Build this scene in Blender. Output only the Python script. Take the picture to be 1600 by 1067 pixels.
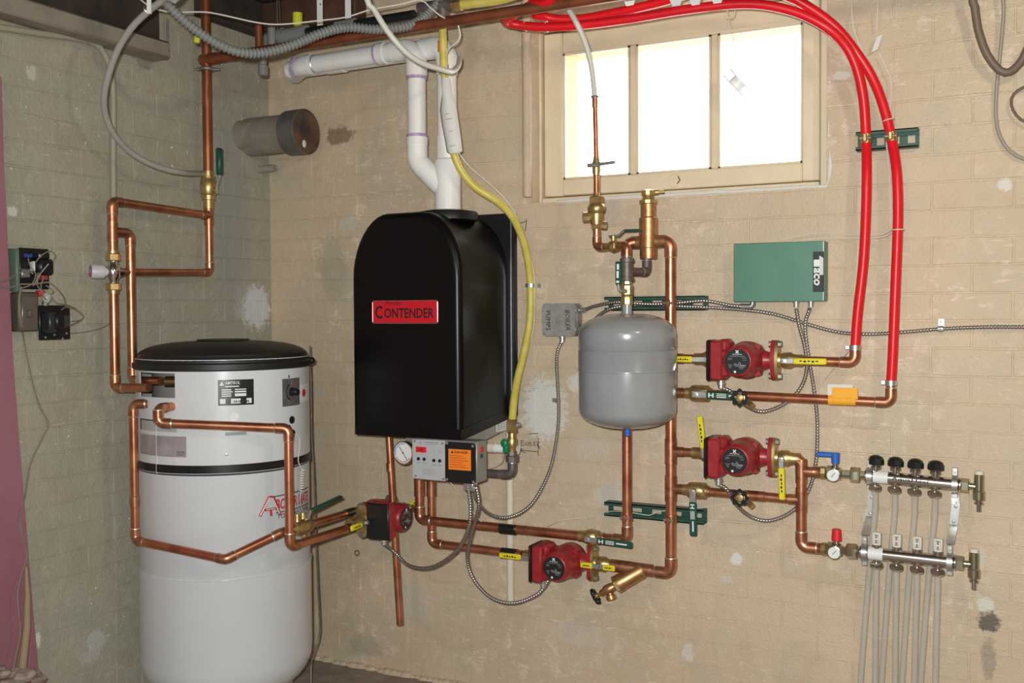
import bpy, bmesh, math, random
from mathutils import Vector, Matrix
V = Vector
random.seed(11)
scene = bpy.context.scene
for o in list(bpy.data.objects):
    bpy.data.objects.remove(o)
col = scene.collection

# ------------------------------------------------------------------ camera
F = 1600.0; CX = 800.0; CY = 533.5
YAW = math.radians(27.4); PIT = math.atan((533.5 - 485) / 1600); ROLL = 0.006
CAM = V((0, -3.45 * math.cos(YAW), 1.31))
fw = V((-math.sin(YAW) * math.cos(PIT), math.cos(YAW) * math.cos(PIT), -math.sin(PIT)))
r0 = fw.cross(V((0, 0, 1))).normalized(); u0 = r0.cross(fw)
CR = r0 * math.cos(ROLL) - u0 * math.sin(ROLL); CU = CR.cross(fw)
cam_data = bpy.data.cameras.new('camera'); cam = bpy.data.objects.new('camera', cam_data); col.objects.link(cam)
cam_data.sensor_fit = 'HORIZONTAL'; cam_data.sensor_width = 36; cam_data.lens = 36.0 * F / 1600
cam_data.clip_start = 0.02
m = Matrix((CR, CU, -fw)).transposed().to_4x4(); m.translation = CAM
cam.matrix_world = m
scene.camera = cam

# ------------------------------------------------------------------ world, lamps, exposure
w = bpy.data.worlds.new('overcast_sky'); scene.world = w; w.use_nodes = True
bg = w.node_tree.nodes['Background']
bg.inputs['Color'].default_value = (0.93, 0.97, 1.0, 1); bg.inputs['Strength'].default_value = 7.0

def lamp(name, kind, loc, energy, color, size, target=None):
    d = bpy.data.lights.new(name, kind); d.energy = energy; d.color = color
    if kind == 'AREA': d.shape = 'RECTANGLE'; d.size = size; d.size_y = size * 0.7
    else: d.shadow_soft_size = size
    o = bpy.data.objects.new(name, d); col.objects.link(o); o.location = loc
    if target is not None:
        o.rotation_euler = (V(target) - V(loc)).to_track_quat('-Z', 'Y').to_euler()
    return o
flash_at = CAM - CR * 0.045 + CU * 0.055 - fw * 0.03
lamp('camera_flash', 'AREA', flash_at, 64, (0.93, 1.0, 1.0), 0.05, flash_at + fw + CR * 0.18 + CU * 0.02)
lamp('ceiling_bulb', 'POINT', (0.45, -1.75, 2.22), 27, (1.0, 0.83, 0.61), 0.05)
lamp('ceiling_bulb_rear', 'POINT', (-0.6, -4.2, 2.2), 24, (1.0, 0.95, 0.85), 0.05)

scene.view_settings.view_transform = 'Standard'
scene.view_settings.look = 'None'
scene.view_settings.gamma = 1
scene.view_settings.use_curve_mapping = False
scene.view_settings.exposure = 0.1

# ------------------------------------------------------------------ geometry of the place
XL = -2.627                       # left wall plane (x), back wall plane is y = 0, floor z = 0
def ray(px, py): return fw + CR * ((px - CX) / F) - CU * ((py - CY) / F)
def P(px, py, z): return CAM + ray(px, py) * z
def W(px, py, off=0.0):
    d = ray(px, py); return CAM + d * ((-off - CAM.y) / d.y)
def L(px, py, off=0.0):
    d = ray(px, py); return CAM + d * ((XL + off - CAM.x) / d.x)
X = V((1, 0, 0)); Y = V((0, 1, 0)); Z = V((0, 0, 1))

# ------------------------------------------------------------------ materials
MATS = {}
def M(name, c, rough=0.5, metal=0.0, var=0.0, c2=None, scale=25, bump=0.0, bscale=120, spec=0.5, coat=0.0, trans=0.0, alpha=1.0, emit=None, estr=1.0, lo=0.4, hi=0.65, detail=4):
    if name in MATS: return MATS[name]
    m = bpy.data.materials.new(name); m.use_nodes = True; MATS[name] = m
    nt = m.node_tree; b = nt.nodes['Principled BSDF']
    b.inputs['Base Color'].default_value = (*c, 1); b.inputs['Roughness'].default_value = rough
    b.inputs['Metallic'].default_value = metal; b.inputs['Specular IOR Level'].default_value = spec
    b.inputs['Coat Weight'].default_value = coat; b.inputs['Coat Roughness'].default_value = 0.08
    b.inputs['Transmission Weight'].default_value = trans; b.inputs['Alpha'].default_value = alpha
    if emit: b.inputs['Emission Color'].default_value = (*emit, 1); b.inputs['Emission Strength'].default_value = estr
    g = nt.nodes.new('ShaderNodeNewGeometry')
    if c2 is not None or var:
        n = nt.nodes.new('ShaderNodeTexNoise'); n.inputs['Scale'].default_value = scale; n.inputs['Detail'].default_value = detail
        nt.links.new(g.outputs['Position'], n.inputs['Vector'])
        rp = nt.nodes.new('ShaderNodeValToRGB'); e = rp.color_ramp.elements
        e[0].position = lo; e[1].position = hi
        e[0].color = (*c, 1)
        e[1].color = (*(c2 if c2 is not None else [min(1, x * (1 + var)) for x in c]), 1)
        nt.links.new(n.outputs['Fac'], rp.inputs['Fac']); nt.links.new(rp.outputs['Color'], b.inputs['Base Color'])
    if bump:
        n2 = nt.nodes.new('ShaderNodeTexNoise'); n2.inputs['Scale'].default_value = bscale; n2.inputs['Detail'].default_value = 3
        nt.links.new(g.outputs['Position'], n2.inputs['Vector'])
        bp = nt.nodes.new('ShaderNodeBump'); bp.inputs['Strength'].default_value = bump; bp.inputs['Distance'].default_value = 0.004
        nt.links.new(n2.outputs['Fac'], bp.inputs['Height']); nt.links.new(bp.outputs['Normal'], b.inputs['Normal'])
    return m

COPPER = M('copper', (0.68, 0.29, 0.165), 0.34, 0.9, c2=(0.47, 0.17, 0.09), scale=16, bump=0.03)
COPPER_FIT = M('copper_fitting', (0.62, 0.29, 0.17), 0.36, 0.9, c2=(0.40, 0.165, 0.09), scale=40)
COPPER_OLD = M('old_copper', (0.33, 0.10, 0.045), 0.42, 0.55, c2=(0.22, 0.07, 0.035), scale=14)
BRASS = M('brass', (0.62, 0.46, 0.21), 0.38, 0.88, c2=(0.47, 0.33, 0.14), scale=45)
BRONZE = M('bronze', (0.58, 0.31, 0.15), 0.40, 0.85, c2=(0.44, 0.23, 0.10), scale=60, bump=0.05)
CHROME = M('nickel_plate', (0.66, 0.62, 0.57), 0.2, 1.0)
STEEL = M('zinc_steel', (0.62, 0.62, 0.61), 0.33, 0.9, var=0.2, scale=60)
STEEL_DULL = M('dull_steel', (0.42, 0.41, 0.40), 0.45, 0.8, c2=(0.30, 0.29, 0.28), scale=40)
ARMOR = M('armored_cable', (0.40, 0.38, 0.36), 0.34, 0.9)
GRAYFLEX = M('grey_flex', (0.22, 0.22, 0.21), 0.45)
SOLDER = M('solder', (0.75, 0.70, 0.62), 0.35, 0.9)
IRON = M('black_iron', (0.12, 0.10, 0.095), 0.5, 0.4, c2=(0.19, 0.15, 0.13), scale=50)
BLACK = M('black_plastic', (0.012, 0.012, 0.013), 0.38, spec=0.4)
BLACK_GLOSS = M('black_cover', (0.004, 0.004, 0.004), 0.3, spec=0.24, bump=0.008, bscale=30)
LID_BLACK = M('lid_black', (0.014, 0.014, 0.014), 0.5)
WHITE_TANK = M('white_tank', (0.66, 0.67, 0.69), 0.24, spec=0.5, coat=0.25, c2=(0.63, 0.64, 0.66), scale=3)
TANK_UP = M('white_jacket', (0.70, 0.71, 0.715), 0.26, spec=0.5, coat=0.2)
GREY_TANK = M('grey_tank', (0.27, 0.272, 0.28), 0.24, coat=0.35, c2=(0.295, 0.297, 0.305), scale=8)
RED_CAST = M('red_cast_paint', (0.30, 0.016, 0.024), 0.36, c2=(0.36, 0.026, 0.032), scale=60, bump=0.06, bscale=350)
RED_PEX = M('red_pex', (0.74, 0.010, 0.018), 0.36, spec=0.35)
PVC = M('white_pvc', (0.88, 0.85, 0.81), 0.3, c2=(0.90, 0.88, 0.85), scale=10)
PVC_CREAM = M('cream_pvc', (0.75, 0.68, 0.55), 0.35)
PURPLE = M('purple_primer', (0.44, 0.27, 0.50), 0.5, c2=(0.62, 0.48, 0.64), scale=60)
WHITE_PEX = M('white_pex', (0.62, 0.60, 0.53), 0.4)
CLEAR_PEX = M('clear_pex', (0.66, 0.62, 0.56), 0.25, alpha=0.42)
GREY_PEX = M('grey_pex', (0.36, 0.34, 0.31), 0.4)
YELLOW = M('yellow_jacket', (0.62, 0.50, 0.08), 0.4, c2=(0.70, 0.58, 0.16), scale=30, bump=0.06)
YELLOW_GRIP = M('yellow_grip', (0.80, 0.66, 0.02), 0.4)
GREEN_GRIP = M('green_grip', (0.008, 0.075, 0.05), 0.42)
GREEN_VALVE = M('green_knob', (0.005, 0.20, 0.07), 0.35)
GREEN_STRUT = M('green_strut', (0.022, 0.075, 0.05), 0.45, c2=(0.03, 0.09, 0.06), scale=30)
GREEN_BOX = M('green_box', (0.085, 0.225, 0.16), 0.42, c2=(0.10, 0.24, 0.17), scale=12)
BLUE = M('blue_grip', (0.03, 0.14, 0.52), 0.4)
RED = M('red_plastic', (0.68, 0.02, 0.025), 0.35)
ORANGE = M('orange_label', (0.95, 0.24, 0.02), 0.55)
ORANGE_TAG = M('orange_tag', (0.90, 0.42, 0.02), 0.6)
PRINT_BLACK = M('black_print', (0.012, 0.012, 0.012), 0.5)
PRINT_WHITE = M('white_print', (0.80, 0.80, 0.78), 0.45)
PRINT_GREY = M('grey_print', (0.33, 0.33, 0.34), 0.5)
PRINT_RED = M('red_print', (0.55, 0.03, 0.035), 0.45)
PRINT_PINK = M('pink_print', (0.62, 0.2, 0.38), 0.45)
PAPER = M('paper', (0.74, 0.71, 0.67), 0.7, bump=0.1, bscale=60)
PANEL_GREY = M('grey_panel', (0.48, 0.48, 0.49), 0.45)
BARE_GREY = M('bare_sheet_metal', (0.36, 0.35, 0.33), 0.38, 0.5, var=0.15, scale=20)
LCD = M('red_display', (0.45, 0.01, 0.02), 0.25, emit=(0.8, 0.02, 0.02), estr=0.25)
WIRE_WHITE = M('white_wire', (0.72, 0.68, 0.60), 0.45)
WIRE_TAN = M('tan_wire', (0.24, 0.20, 0.15), 0.6)
WOOD = M('brown_joist', (0.075, 0.032, 0.018), 0.7, c2=(0.11, 0.05, 0.03), scale=9, bump=0.2, bscale=50)
WOOD_DARK = M('dark_joist', (0.032, 0.022, 0.018), 0.75, c2=(0.05, 0.035, 0.028), scale=9, bump=0.2, bscale=50)
FRAME_PAINT = M('window_paint', (0.80, 0.68, 0.48), 0.42, c2=(0.76, 0.64, 0.45), scale=14, bump=0.08, bscale=90)
LEDGE_PAINT = M('ledge_paint', (0.30, 0.26, 0.20), 0.6, c2=(0.26, 0.22, 0.17), scale=18, bump=0.2)
PINK = M('pink_foam', (0.35, 0.15, 0.185), 0.6, c2=(0.31, 0.12, 0.15), scale=4)
FLUE_GREY = M('flue_grey', (0.15, 0.15, 0.15), 0.5, 0.5, c2=(0.21, 0.19, 0.17), scale=18)
FLUE_PAINT = M('flue_painted', (0.25, 0.205, 0.165), 0.6, c2=(0.31, 0.26, 0.21), scale=16, bump=0.2)
RUST = M('rust', (0.17, 0.085, 0.05), 0.7, 0.1, c2=(0.05, 0.04, 0.036), scale=11, bump=0.3, bscale=90)
PLASTER = M('white_plaster', (0.74, 0.72, 0.66), 0.8, bump=0.4, bscale=80)
HOSE_BROWN = M('brown_hose', (0.17, 0.12, 0.085), 0.55)
CARD = M('tan_cardboard', (0.34, 0.24, 0.15), 0.7)

def glass():
    m = bpy.data.materials.new('window_glass'); m.use_nodes = True; nt = m.node_tree
    nt.nodes.clear(); o = nt.nodes.new('ShaderNodeOutputMaterial')
    t = nt.nodes.new('ShaderNodeBsdfTransparent'); g = nt.nodes.new('ShaderNodeBsdfGlossy'); g.inputs['Roughness'].default_value = 0.02
    mx = nt.nodes.new('ShaderNodeMixShader'); f = nt.nodes.new('ShaderNodeFresnel'); f.inputs['IOR'].default_value = 1.45
    nt.links.new(f.outputs[0], mx.inputs[0]); nt.links.new(t.outputs[0], mx.inputs[1]); nt.links.new(g.outputs[0], mx.inputs[2])
    nt.links.new(mx.outputs[0], o.inputs[0]); return m
GLASS = glass()

def wall_paint(name, base, spots, wear=0.85):
    """painted masonry: mottled coat, chipped pale flecks, plus stains of a shape of their own: (point, radius, stretch, colour, strength)"""
    m = bpy.data.materials.new(name); m.use_nodes = True; nt = m.node_tree; N = nt.nodes; K = nt.links.new
    b = N['Principled BSDF']; b.inputs['Roughness'].default_value = 0.5; b.inputs['Specular IOR Level'].default_value = 0.35
    g = N.new('ShaderNodeNewGeometry')
    def noise(sc, det=4, rough=0.55):
        n = N.new('ShaderNodeTexNoise'); n.inputs['Scale'].default_value = sc; n.inputs['Detail'].default_value = det; n.inputs['Roughness'].default_value = rough
        K(g.outputs['Position'], n.inputs['Vector']); return n.outputs['Fac']
    def ramp(fac, a, bb):
        r = N.new('ShaderNodeMapRange'); r.inputs['From Min'].default_value = a; r.inputs['From Max'].default_value = bb; K(fac, r.inputs['Value']); return r.outputs[0]
    def mix(fac, c1, c2):
        x = N.new('ShaderNodeMixRGB'); K(fac, x.inputs[0])
        if isinstance(c1, tuple): x.inputs[1].default_value = (*c1, 1)
        else: K(c1, x.inputs[1])
        x.inputs[2].default_value = (*c2, 1); return x.outputs[0]
    def noise3(sc, stretch, det=5, rough=0.65):
        mp = N.new('ShaderNodeVectorMath'); mp.operation = 'MULTIPLY'; K(g.outputs['Position'], mp.inputs[0]); mp.inputs[1].default_value = stretch
        n = N.new('ShaderNodeTexNoise'); n.inputs['Scale'].default_value = sc; n.inputs['Detail'].default_value = det; n.inputs['Roughness'].default_value = rough
        K(mp.outputs[0], n.inputs['Vector']); return n.outputs['Fac']
    def mul(a_, b_):
        x = N.new('ShaderNodeMath'); x.operation = 'MULTIPLY'; K(a_, x.inputs[0]); K(b_, x.inputs[1]); return x.outputs[0]
    tint = lambda q: tuple(min(1, v * w_) for v, w_ in zip(base, q))
    c = mix(ramp(noise(2.3), 0.35, 0.65), base, tint((0.90, 0.91, 0.89)))
    c = mix(ramp(noise(4.1, 5, 0.6), 0.50, 0.66), c, tint((0.86, 0.93, 0.92)))          # cooler older coat
    c = mix(ramp(noise(9, 5), 0.55, 0.75), c, tint((0.88, 0.85, 0.83)))
    wv = N.new('ShaderNodeValue'); wv.outputs[0].default_value = wear
    worn = mul(ramp(noise(1.7, 3), 0.42, 0.58), wv.outputs[0])
    c = mix(mul(worn, ramp(noise(17, 6, 0.72), 0.55, 0.60)), c, tint((1.12, 1.16, 1.24)))  # rubbed patches
    c = mix(mul(worn, ramp(noise3(1.0, (16, 16, 70)), 0.60, 0.64)), c, tint((1.20, 1.28, 1.42)))   # pale ridges along the courses
    c = mix(ramp(noise3(1.0, (60, 60, 22), 6, 0.7), 0.685, 0.71), c, tint((0.62, 0.58, 0.55)))    # small dark chips
    c = mix(ramp(noise(60, 3, 0.6), 0.70, 0.73), c, (0.80, 0.77, 0.70))
    nz = noise(46, 6, 0.78)
    for (pt, rad, st, colr, k) in spots:
        sub = N.new('ShaderNodeVectorMath'); sub.operation = 'SUBTRACT'; K(g.outputs['Position'], sub.inputs[0]); sub.inputs[1].default_value = pt
        mul = N.new('ShaderNodeVectorMath'); mul.operation = 'MULTIPLY'; K(sub.outputs[0], mul.inputs[0]); mul.inputs[1].default_value = st
        ln = N.new('ShaderNodeVectorMath'); ln.operation = 'LENGTH'; K(mul.outputs[0], ln.inputs[0])
        ad = N.new('ShaderNodeMath'); ad.operation = 'MULTIPLY_ADD'; K(nz, ad.inputs[0]); ad.inputs[1].default_value = rad * 1.9; K(ln.outputs['Value'], ad.inputs[2])
        mr = N.new('ShaderNodeMapRange'); K(ad.outputs[0], mr.inputs['Value'])
        mr.inputs['From Min'].default_value = rad * 1.86; mr.inputs['From Max'].default_value = rad * 1.58; mr.inputs['To Max'].default_value = k
        c = mix(mr.outputs[0], c, colr)
    K(c, b.inputs['Base Color'])
    ad = N.new('ShaderNodeMath'); ad.operation = 'ADD'
    K(noise(30, 6, 0.65), ad.inputs[0]); K(noise(170, 3), ad.inputs[1])
    ad2 = N.new('ShaderNodeMath'); ad2.operation = 'MULTIPLY_ADD'; K(noise(9, 5, 0.6), ad2.inputs[0]); ad2.inputs[1].default_value = 2.2; K(ad.outputs[0], ad2.inputs[2])
    bp = N.new('ShaderNodeBump'); bp.inputs['Strength'].default_value = 0.42; bp.inputs['Distance'].default_value = 0.006
    K(ad2.outputs[0], bp.inputs['Height']); K(bp.outputs['Normal'], b.inputs['Normal'])
    return m

# ------------------------------------------------------------------ mesh building
BASE = {}
class MB:
    def __init__(s): s.v = []; s.f = []
    def add(s, vs, fs):
        k = len(s.v); s.v += [V(a) for a in vs]; s.f += [tuple(i + k for i in q) for q in fs]; return s
    def tube(s, pts, r, n=12, cap=True, radii=None):
        pts = [V(p) for p in pts]; m = len(pts)
        t = []
        for i in range(m):
            a = pts[max(0, i - 1)]; b = pts[min(m - 1, i + 1)]; d = b - a
            t.append(d.normalized() if d.length > 1e-9 else V((0, 0, 1)))
        ref = V((0, 0, 1)) if abs(t[0].z) < 0.9 else V((1, 0, 0))
        u = t[0].cross(ref).normalized(); vs = []
        for i in range(m):
            u = (u - t[i] * u.dot(t[i])).normalized(); w = t[i].cross(u)
            rr = radii[i] if radii else r
            for k in range(n):
                a = 2 * math.pi * k / n
                vs.append(pts[i] + (u * math.cos(a) + w * math.sin(a)) * rr)
        fs = [(i * n + k, i * n + (k + 1) % n, (i + 1) * n + (k + 1) % n, (i + 1) * n + k) for i in range(m - 1) for k in range(n)]
        if cap: fs += [tuple(range(n - 1, -1, -1)), tuple((m - 1) * n + k for k in range(n))]
        return s.add(vs, fs)
    def lathe(s, o, ax, prof, n=20, ref=None, rot=0.0):
        o = V(o); ax = V(ax).normalized()
        if ref is None: ref = V((0, 0, 1)) if abs(ax.z) < 0.9 else V((1, 0, 0))
        u = (V(ref) - ax * V(ref).dot(ax)).normalized(); w = ax.cross(u); vs = []
        for (t, r) in prof:
            for k in range(n):
                a = 2 * math.pi * k / n + rot
                vs.append(o + ax * t + (u * math.cos(a) + w * math.sin(a)) * max(r, 1e-5))
        m = len(prof)
        fs = [(i * n + k, i * n + (k + 1) % n, (i + 1) * n + (k + 1) % n, (i + 1) * n + k) for i in range(m - 1) for k in range(n)]
        fs += [tuple(range(n - 1, -1, -1)), tuple((m - 1) * n + k for k in range(n))]
        return s.add(vs, fs)
    def cyl(s, a, b, r, n=16, r2=None):
        a = V(a); b = V(b); return s.lathe(a, b - a, [(0, r), ((b - a).length, r if r2 is None else r2)], n)
    def box(s, o, ex, ey, ez, lo, hi, bv=0.0):
        o = V(o); ex = V(ex); ey = V(ey); ez = V(ez)
        if ex.cross(ey).dot(ez) < 0: ex, ey, ez, lo, hi = ey, ex, ez, (lo[1], lo[0], lo[2]), (hi[1], hi[0], hi[2])
        vs = []; idx = {}
        bv = min(bv, 0.49 * min(hi[i] - lo[i] for i in range(3)))
        if bv <= 0:
            for i in range(8):
                c = [hi[k] if (i >> k) & 1 else lo[k] for k in range(3)]
                vs.append(o + ex * c[0] + ey * c[1] + ez * c[2])
            return s.add(vs, [(0, 2, 3, 1), (4, 5, 7, 6), (0, 1, 5, 4), (2, 6, 7, 3), (0, 4, 6, 2), (1, 3, 7, 5)])
        for i in range(8):
            for a in range(3):
                c = []
                for k in range(3):
                    sg = (i >> k) & 1; v_ = hi[k] if sg else lo[k]
                    if k != a: v_ += -bv if sg else bv
                    c.append(v_)
                idx[(i, a)] = len(vs); vs.append(o + ex * c[0] + ey * c[1] + ez * c[2])
        fs = []
        for a in range(3):
            b, c = (a + 1) % 3, (a + 2) % 3
            for sg in (0, 1):
                q = [(sg << a) | (x << b) | (y << c) for x, y in ((0, 0), (1, 0), (1, 1), (0, 1))]
                q = [idx[(i, a)] for i in q]; fs.append(tuple(q if sg else q[::-1]))
            for sb in (0, 1):
                for sc in (0, 1):
                    i0 = (sb << b) | (sc << c); i1 = i0 | (1 << a)
                    q = (idx[(i0, b)], idx[(i1, b)], idx[(i1, c)], idx[(i0, c)])
                    fs.append(q if sb == sc else q[::-1])
        for i in range(8):
            q = (idx[(i, 0)], idx[(i, 1)], idx[(i, 2)])
            par = bin(i).count('1') % 2
            fs.append(q if par else q[::-1])
        return s.add(vs, fs)
    def prism(s, poly, o, ex, ey, h0, h1, ez=None):
        o = V(o); ex = V(ex); ey = V(ey); ez = V(ez) if ez is not None else ex.cross(ey)
        n = len(poly)
        vs = [o + ex * a + ey * b + ez * h for h in (h0, h1) for a, b in poly]
        ar = sum(poly[i][0] * poly[(i + 1) % n][1] - poly[(i + 1) % n][0] * poly[i][1] for i in range(n))
        flip = (ar < 0) != (ex.cross(ey).dot(ez) < 0)
        fs = [(i, (i + 1) % n, n + (i + 1) % n, n + i) for i in range(n)] + [tuple(range(n - 1, -1, -1)), tuple(range(n, 2 * n))]
        return s.add(vs, [f[::-1] for f in fs] if flip else fs)
    def ball(s, c, r, sc=(1, 1, 1), n=14):
        c = V(c); vs = []; m = n // 2
        for i in range(m + 1):
            a = math.pi * i / m
            for k in range(n):
                b = 2 * math.pi * k / n
                vs.append(c + V((r * sc[0] * math.sin(a) * math.cos(b), r * sc[1] * math.sin(a) * math.sin(b), r * sc[2] * math.cos(a))))
        return s.add(vs, [(i * n + k, (i + 1) * n + k, (i + 1) * n + (k + 1) % n, i * n + (k + 1) % n) for i in range(m) for k in range(n)])
    def ring(s, c, ax, R, r, n=20, k=8):
        c = V(c); ax = V(ax).normalized(); ref = V((0, 0, 1)) if abs(ax.z) < 0.9 else V((1, 0, 0))
        u = ax.cross(ref).normalized(); w = ax.cross(u); vs = []
        for i in range(n):
            a = 2 * math.pi * i / n; d = u * math.cos(a) + w * math.sin(a)
            for j in range(k):
                b = 2 * math.pi * j / k; vs.append(c + d * (R + r * math.cos(b)) + ax * (r * math.sin(b)))
        return s.add(vs, [(i * k + j, ((i + 1) % n) * k + j, ((i + 1) % n) * k + (j + 1) % k, i * k + (j + 1) % k) for i in range(n) for j in range(k)])
    def build(s, name, mat, parent=None, ang=38, origin=None):
        if parent is not None: o3 = BASE[parent.name]
        elif origin is not None: o3 = V(origin)
        else:
            xs = [v.x for v in s.v]; ys = [v.y for v in s.v]
            o3 = V(((min(xs) + max(xs)) / 2, (min(ys) + max(ys)) / 2, min(v.z for v in s.v)))
        me = bpy.data.meshes.new(name); me.from_pydata([tuple(v - o3) for v in s.v], [], s.f)
        bm = bmesh.new(); bm.from_mesh(me); bmesh.ops.recalc_face_normals(bm, faces=bm.faces); bm.to_mesh(me); bm.free()
        me.materials.append(mat); me.shade_smooth(); me.set_sharp_from_angle(angle=math.radians(ang))
        ob = bpy.data.objects.new(name, me); col.objects.link(ob)
        if parent is not None: ob.parent = parent
        else: ob.location = o3
        BASE[ob.name] = o3
        return ob

def tag(o, label, cat, group=None):
    o['label'] = label; o['category'] = cat
    if group: o['group'] = group
    return o
def struct(o): o['kind'] = 'structure'; return o
def thing(name, label, cat, loc, group=None):
    o = bpy.data.objects.new(name, None); col.objects.link(o); o.location = V(loc); o.empty_display_size = 0.03
    BASE[o.name] = V(loc); return tag(o, label, cat, group)

def up_to(p, z=2.455, dx=0.0, dy=0.0): return V((p.x + dx, p.y + dy, z))
def spline(pts, step=0.02):
    pts = [V(p) for p in pts]; q = [pts[0] * 2 - pts[1]] + pts + [pts[-1] * 2 - pts[-2]]; out = []
    for i in range(1, len(q) - 2):
        a, b, c, d = q[i - 1:i + 3]; n = max(2, int((c - b).length / step))
        for k in range(n):
            t = k / n
            out.append(0.5 * ((2 * b) + (c - a) * t + (2 * a - 5 * b + 4 * c - d) * t * t + (3 * b - a - 3 * c + d) * t ** 3))
    out.append(pts[-1]); return out

def resample(pts, step):
    out = [pts[0].copy()]; acc = 0.0
    for a, b in zip(pts, pts[1:]):
        d = (b - a).length
        if d < 1e-9: continue
        t = step - acc
        while t <= d:
            out.append(a + (b - a) * (t / d)); t += step
        acc = (acc + d) % step if d + acc >= step else acc + d
    return out

def pipe_run(T, pts, r, mat=None, fit=None, n=14, name='pipe', bend=1.35):
    """straight tubes with socketed elbows at the corners"""
    mat = mat or COPPER; fit = fit or COPPER_FIT
    pts = [V(p) for p in pts]; cut = [0.0] * len(pts)
    for i in range(1, len(pts) - 1):
        d1 = (pts[i] - pts[i - 1]).normalized(); d2 = (pts[i + 1] - pts[i]).normalized()
        th = d1.angle(d2)
        if th < 0.03: continue
        Rb = r * bend; t = Rb * math.tan(th / 2); cut[i] = t
        arc = []
        c_dir = (d2 - d1).normalized(); cc = pts[i] + c_dir * (Rb / math.cos(th / 2))
        p0 = pts[i] - d1 * t; axn = d1.cross(d2).normalized(); v0 = p0 - cc
        for k in range(9):
            arc.append(cc + Matrix.Rotation(th * k / 8, 3, axn) @ v0)
        sl = r * 1.5
        path = [pts[i] - d1 * (t + sl), pts[i] - d1 * (t + sl * 0.12)] + arc + [pts[i] + d2 * (t + sl * 0.12), pts[i] + d2 * (t + sl)]
        MB().tube(path, r * 1.13, n).build('elbow', fit, T)
        for q, dd in ((path[0], -d1), (path[-1], d2)):
            MB().lathe(q - dd * 0.001, dd, [(0, r * 1.1), (0.002, r * 1.08), (0.004, r * 1.01)], n).build('solder_ring', SOLDER, T)
    for i in range(len(pts) - 1):
        d = (pts[i + 1] - pts[i]).normalized()
        a = pts[i] + d * cut[i]; b = pts[i + 1] - d * cut[i + 1]
        if (b - a).dot(d) > 0.004: MB().cyl(a, b, r, n).build(name, mat, T)
def coupling(T, p, d, r, l=None, mat=None, name='coupling'):
    l = l or r * 2.6; d = V(d).normalized(); p = V(p)
    MB().lathe(p - d * l / 2, d, [(0, r * 1.02), (0.0015, r * 1.13), (l - 0.0015, r * 1.13), (l, r * 1.02)], 14).build(name, mat or COPPER_FIT, T)
def tee(T, p, d, br, r, rb=None, mat=None):
    d = V(d).normalized(); br = V(br).normalized(); p = V(p); rb = rb or r
    b = MB().cyl(p - d * r * 2.3, p + d * r * 2.3, r * 1.13, 14); b.cyl(p, p + br * r * 2.4, rb * 1.13, 14)
    b.build('tee', mat or COPPER_FIT, T)
def hexnut(T, p, d, l, r, mat, name='nut', parent=None):
    d = V(d).normalized()
    return MB().lathe(V(p), d, [(0, r * 0.93), (l * 0.12, r), (l * 0.88, r), (l, r * 0.93)], 6).build(name, mat, T, ang=25)

def text_part(parent, txt, o, eu, ev, h, mat, width=None, fn=None, name='lettering', shear=0.0, bold=0.0, space=1.0):
    cu = bpy.data.curves.new('t', 'FONT'); cu.body = txt; cu.size = 1.0; cu.shear = shear; cu.offset = bold; cu.space_character = space
    cu.resolution_u = 2
    ob = bpy.data.objects.new('t', cu); col.objects.link(ob)
    dg = bpy.context.evaluated_depsgraph_get(); me = bpy.data.meshes.new_from_object(ob.evaluated_get(dg))
    bpy.data.objects.remove(ob); bpy.data.curves.remove(cu)
    vs = [v.co.copy() for v in me.vertices]; fs = [tuple(p.vertices) for p in me.polygons]; bpy.data.meshes.remove(me)
    x0 = min(v.x for v in vs); x1 = max(v.x for v in vs); y0 = min(v.y for v in vs); y1 = max(v.y for v in vs)
    sy = h / (y1 - y0); sx = (width / (x1 - x0)) if width else sy
    b = MB()
    if fn is None:
        o = V(o); eu = V(eu); ev = V(ev); fn = lambda a, c: o + eu * a + ev * c
    b.add([fn((v.x - x0) * sx, (v.y - y0) * sy) for v in vs], fs)
    return b.build(name, mat, parent)

def flat(parent, name, mat, o, eu, ev, rects, nrm, d=0.0006):
    """thin printed rectangles given as (u0,v0,u1,v1)"""
    b = MB()
    for (a, c, e, g) in rects: b.box(o, eu, ev, nrm, (a, c, 0), (e, g, d))
    return b.build(name, mat, parent)

def disc_poly(r, n=24, sy=1.0): return [(r * math.cos(2 * math.pi * k / n), r * sy * math.sin(2 * math.pi * k / n)) for k in range(n)]
def rrect(w, h, r, n=4):
    out = []
    for cx, cy, a0 in ((w / 2 - r, h / 2 - r, 0), (-w / 2 + r, h / 2 - r, 90), (-w / 2 + r, -h / 2 + r, 180), (w / 2 - r, -h / 2 + r, 270)):
        for k in range(n + 1):
            a = math.radians(a0 + 90 * k / n); out.append((cx + r * math.cos(a), cy + r * math.sin(a)))
    return out

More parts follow.
